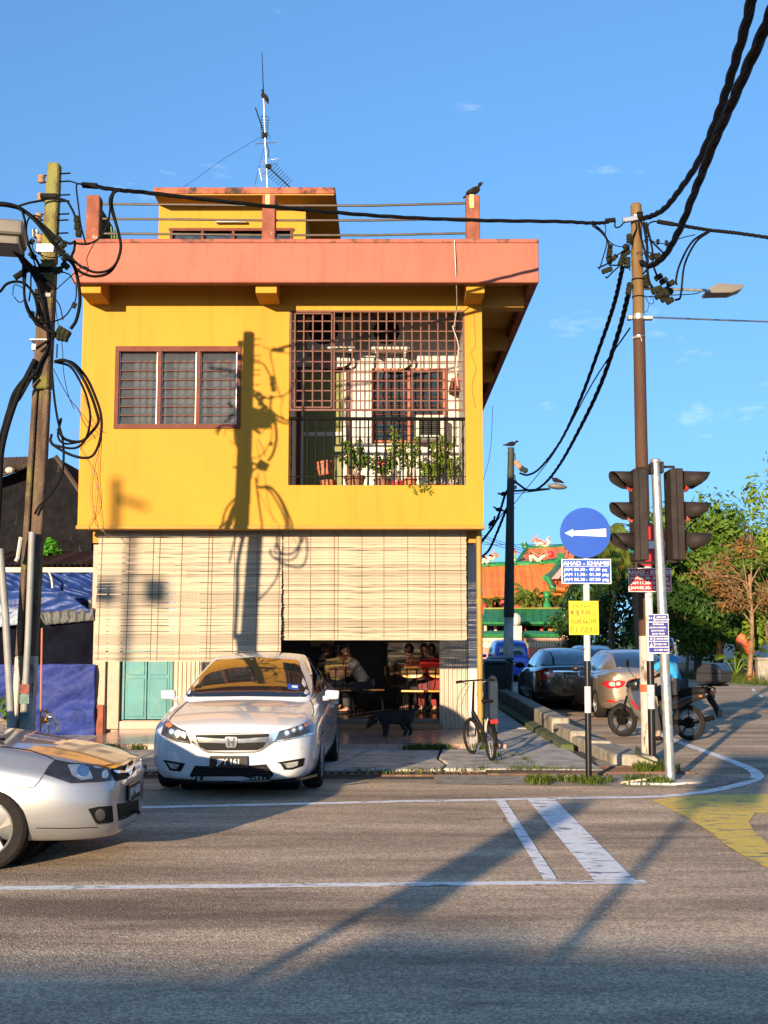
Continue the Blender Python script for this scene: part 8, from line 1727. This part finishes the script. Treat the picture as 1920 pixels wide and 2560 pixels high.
def quadfn(a, b_, c_, d_, amp, fr, sd, axis=(0, -1, .2)):
    ax = Vector(axis)
    def f(u, v): 
        p = a.lerp(b_, u).lerp(d_.lerp(c_, u), v)
        w_ = math.sin(u * fr[0] + v * fr[1] + 2 * noise.noise(Vector((u * 3, v * 3, sd)))) * .6 + .8 * noise.noise(Vector((u * 7 + v * 3, v * 5, sd))) + .35 * abs(noise.noise(Vector((u * 16 + v * 9, v * 13 - u * 5, sd + 4))))
        return p + ax * amp * w_
    return f
tarp('blue_tarpaulin', 'crumpled blue tarpaulin strung just under the awning fascia', quadfn(lz(-150, 1500, DAW - .1), lz(835, 1495, DAW - .1), lz(835, 1740, DAW + .1), lz(-150, 1850, DAW + .1), .07, (34, -20), 1.0), 60, 24, K_['tarp_blue'])
tarp('blue_tarpaulin', 'sloping blue tarpaulin stall roof with grey hem below the crumpled one', quadfn(lz(-150, 1640, DAW - .5), lz(560, 1655, DAW - .5), lz(815, 1850, 21.6), lz(-150, 1900, 21.6), .06, (9, 5), 2.0), 40, 16, K_['tarp_blue'])
tarp('grey_tarpaulin_hem', 'dark grey hem hanging from the sloping blue stall roof', quadfn(lz(330, 1835, 21.57), lz(815, 1800, 21.57), lz(812, 1905, 21.55), lz(390, 1945, 21.55), .04, (40, 3), 3.0), 40, 6, M('grey_hem', (.07, .075, .075), .6, var=.3, scale=9))
tarp('pale_tarpaulin', 'pale blue-white plastic sheet at the left of the stall roof', quadfn(lz(-200, 1740, 21.6), lz(250, 1770, 21.6), lz(250, 1925, 21.4), lz(-200, 1990, 21.4), .06, (14, 6), 4.0), 26, 12, M('pale_sheet', (.22, .26, .33), .35, var=.25, scale=6))
yy0, yy1 = 1600 + 215 * .2893, 1600 + 835 * .2893
DQ = 21.5
tarp('violet_tarpaulin', 'wrinkled violet-blue tarpaulin hanging to the ground beside the concrete pole', quadfn(W(-60, yy0, DQ), W(238, yy0 - 2, DQ), W(236, yy1, DQ), W(-60, yy1 - 15, DQ), .05, (11, 14), 5.0), 80, 50, K_['tarp_purple'])
tarp('stall_shade_sheet', 'black sheet coloured as the shade under the blue stall roof', quadfn(lz(-150, 1850, DAW - .3), lz(815, 1850, DAW - .3), W(238, yy1 - 20, DAW - .3), W(-60, yy1 - 20, DAW - .3), .05, (8, 4), 6.0), 40, 20, K_['stall_shade'])  # dark sheet stands in for the unlit space below the stall roof
MB_ = MB().box(W(231, 1700, 21.6).x, 21.6, 0, W(265, 1700, 21.6).x - .02, 21.75, 2.6).build('party_wall_end', K_['pink_wall'], house); MB().box(W(233, 1700, 21.58).x, 21.56, .0, W(263, 1700, 21.58).x - .02, 21.599, W(240, 1762, 21.6).z).build('brown_dado', K_['brick_red'], house)
gq = lz(428, 1420, DV - 1.2); gl_ = root('green_plant', (gq.x, DV - 1.2, gq.z - .3), 'bright green rounded plant rising behind the awning', 'plant'); m_ = MB(); leafquads(m_, gq + Vector((0, 0, .12)), (.24, .2, .42), 260, .07, random.Random(8)); m_.build('foliage', foliage('bright_leaf', (.06, .24, .015)), gl_, fixn=False, kind='stuff'); MB().tube([gq - Vector((0, 0, .9)), gq], .03, 5).build('stem', K_['bark'], gl_)
tg_ = root('yellow_tag_strip', lz(440, 1600, DAW - .3), 'strip of pale webbing hanging from the awning fascia', 'strap'); MB().tube([lz(425, 1490, DAW - .15), lz(445, 1540, DAW - .3), lz(455, 1625, DAW - .3)], .022, 5).build('strap_end', K_['ac_white'], tg_)
# standpipe and weeds behind the silver car
sp0 = W(112, 1835, 17.2); spr = root('standpipe', (sp0.x, 17.2, 0), 'brass standpipe with tap beside the violet tarpaulin', 'standpipe')
brass = M('old_brass', (.30, .17, .05), .45, .6, var=.3, scale=12)
def z3(x, y, D_=17.2): return W(x * .2893, 1600 + y * .2893, D_)
MB().tube([Vector((z3(418, 780).x, 17.2, 0)), z3(418, 690), z3(412, 640)], .028, 8).build('riser', K_['steel'], spr); MB().tube([z3(350, 690), z3(420, 690)], .05, 10).build('valve_body', brass, spr, smooth=50); MB().tube(catmull([z3(420, 668), z3(460, 672), z3(488, 720), z3(500, 790)], 4), .022, 7).build('spout', K_['steel'], spr); MB().tube([z3(380, 612), z3(432, 640)], .014, 6).build('handle', brass, spr); MB().tube([z3(400, 596), z3(405, 640)], .016, 6).build('spindle', brass, spr)
for k, (x, y, s_) in enumerate(((20, 640, .5), (60, 690, .35))):
    p = z3(x, y + 60, 16.4); r0 = root('weed_clump', (p.x, p.y, 0), ('taller' if k == 0 else 'shorter') + ' leafy weed clump at the left frame edge beside the pole', 'weed', 'weeds at the left pole'); m_ = MB(); rnd = random.Random(60 + k)
    for j in range(16): a = rnd.uniform(0, 6.28); tip = Vector((p.x + math.cos(a) * .25, p.y + math.sin(a) * .25, s_ * rnd.uniform(.9, 2.2))); m_.tube([(p.x, p.y, 0), tip], .006, 4); leafquads(m_, tip, (.1, .1, .12), 10, .06, rnd)
    m_.build('foliage', K_['leaf'], r0, fixn=False, kind='stuff')
# left neighbour's forecourt
MB().prism([(-30, 15.0, -.02), (-9.02, 15.0, -.02), (-9.02, 18.7, -.02), (-4.62, 18.7, -.02), (-4.62, 30, -.02), (-30, 30, -.02)], (0, 0, .035)).build('neighbour_forecourt', K_['concrete'], kind='structure')

# ------------------------------------------------------------------ behind the viewer: poles, and a wall and canopy added to shade the road
sh_dir = Vector((math.sin(SUN_AZ), math.cos(SUN_AZ), 0)); tanel = math.tan(SUN_EL)
def back(px, py, s_):                 # ground point of the photograph followed s_ metres towards the sun; returns position and the height that shades it
    p = G(px, py); q = p - sh_dir * s_; return q, s_ * tanel
for k, (xa, xb, ya, yb, lab) in enumerate(((700, 990, 2440, 2325, 'sloping end of the unseen wall added to shade the near road'), (990, 1330, 2325, 2345, 'tallest section of the unseen wall added to shade the near road'), (1330, 2900, 2365, 2430, 'long section of the unseen wall added to shade the near road'))):
    opp = root('road_shade_wall', (0, -9.5, 0), lab, 'wall', 'unseen wall added to shade the near road'); y_ = -9.5; pts_ = []  # added unseen wall, its top shaped to the shadow edge on the road
    for (px, py) in ((xa, ya), (xb, yb)):
        g_ = G(px, py); s_ = (g_.y - y_) / math.cos(SUN_AZ); pts_.append((g_.x - sh_dir.x * s_, s_ * tanel))
    (x0_, z0_), (x1_, z1_) = pts_
    MB().prism([(x0_, y_, -.02), (x1_ - .01, y_, -.02), (x1_ - .01, y_, z1_ - .08), (x0_, y_, z0_ - .08)], (0, -.2, 0)).build('wall_body', K_['white_wall'], opp)
    MB().prism([(x0_, y_ + .04, z0_ - .078), (x1_ - .01, y_ + .04, z1_ - .078), (x1_ - .01, y_ + .04, z1_), (x0_, y_ + .04, z0_)], (0, -.28, 0)).build('coping', K_['kerb'], opp)
cnp = root('road_shade_canopy', (-5, -7, 0), 'unseen flat canopy added to shade a strip of the near left road', 'canopy'); pts_ = []  # added unseen slab, shaped to cast the strip of shade at the left
for (px, py) in ((-500, 2395), (760, 2425), (760, 2500), (-500, 2475)):
    g_ = G(px, py); s_ = (g_.y + 7) / math.cos(SUN_AZ); pts_.append(Vector((g_.x - sh_dir.x * s_, -7, s_ * tanel)))
MB().prism(pts_, (0, -.12, 0)).build('front_board', K_['shutter'], cnp); MB().prism([pts_[0] + Vector((0, -.13, -.04)), pts_[1] + Vector((0, -.13, -.04)), pts_[1] + Vector((0, -1.6, -.1)), pts_[0] + Vector((0, -1.6, -.1))], (0, 0, .02)).build('roof_sheet', K_['zinc'], cnp)
for q in (pts_[0].x + .3, pts_[1].x - .2): MB().cyl((q, -7.06, -.02), (q, -7.06, pts_[2].z), .03, n=8).build('post', K_['steel'], cnp)
def back_pole(pa_, pb_, s_, lab, blob=None, r_=.045):
    p, h0 = back(*pa_, s_); a, b_ = G(*pa_), G(*pb_); hb_ = h0 + (b_ - a).dot(sh_dir) * tanel
    r0 = root('opposite_pole', (p.x, p.y, -.3), lab, 'utility pole', 'poles behind the viewer'); MB().cyl((p.x, p.y, -.3), (p.x, p.y, hb_), r_, n=10).build('shaft', K_['galv'], r0, smooth=50)
    MB().obox((p.x + .2, p.y, hb_ - .35), (blob or .3, .3, .9)).build('signal_head', K_['signal'], r0, bevel=.03)
back_pole((1389, 2401), (1852, 1899), 11, 'signal pole behind the viewer whose shadow reaches the white corner line', .75); back_pole((856, 2314), (1370, 2020), 11, 'street pole behind the viewer whose shadow points at the stop lines', .25)

# traffic signal beyond the left frame edge whose soft shadow falls on the facade and blind
lx, ly = W(290, 1250, DU).x, DU; pS = Vector((lx, ly, 0)) - sh_dir * 23; dzs = 23 * tanel
ls = root('left_traffic_signal', (pS.x, pS.y, 0), 'traffic signal beyond the left edge whose shadow falls on the yellow wall', 'traffic light'); ztp = fz(1195, DU) + dzs
MB().cyl((pS.x, pS.y, -.02), (pS.x, pS.y, ztp), .07, n=12).build('pole', K_['galv'], ls, smooth=50)
MB().obox((pS.x + .22, pS.y, fz(1255, DU) + dzs), (.5, .1, .1), rotm('Y', 18)).build('bracket', K_['signal'], ls)
for sx_ in (-.36, .40):
    zc_ = fz(1468, DB) + dzs; MB().obox((pS.x + sx_, pS.y, zc_), (.32, .3, .40)).build('signal_head', K_['signal'], ls, bevel=.10, bseg=2); MB().tube([(pS.x, pS.y, zc_ + .2), (pS.x + sx_, pS.y, zc_ + .2)], .025, 6).build('head_bracket', K_['signal'], ls)
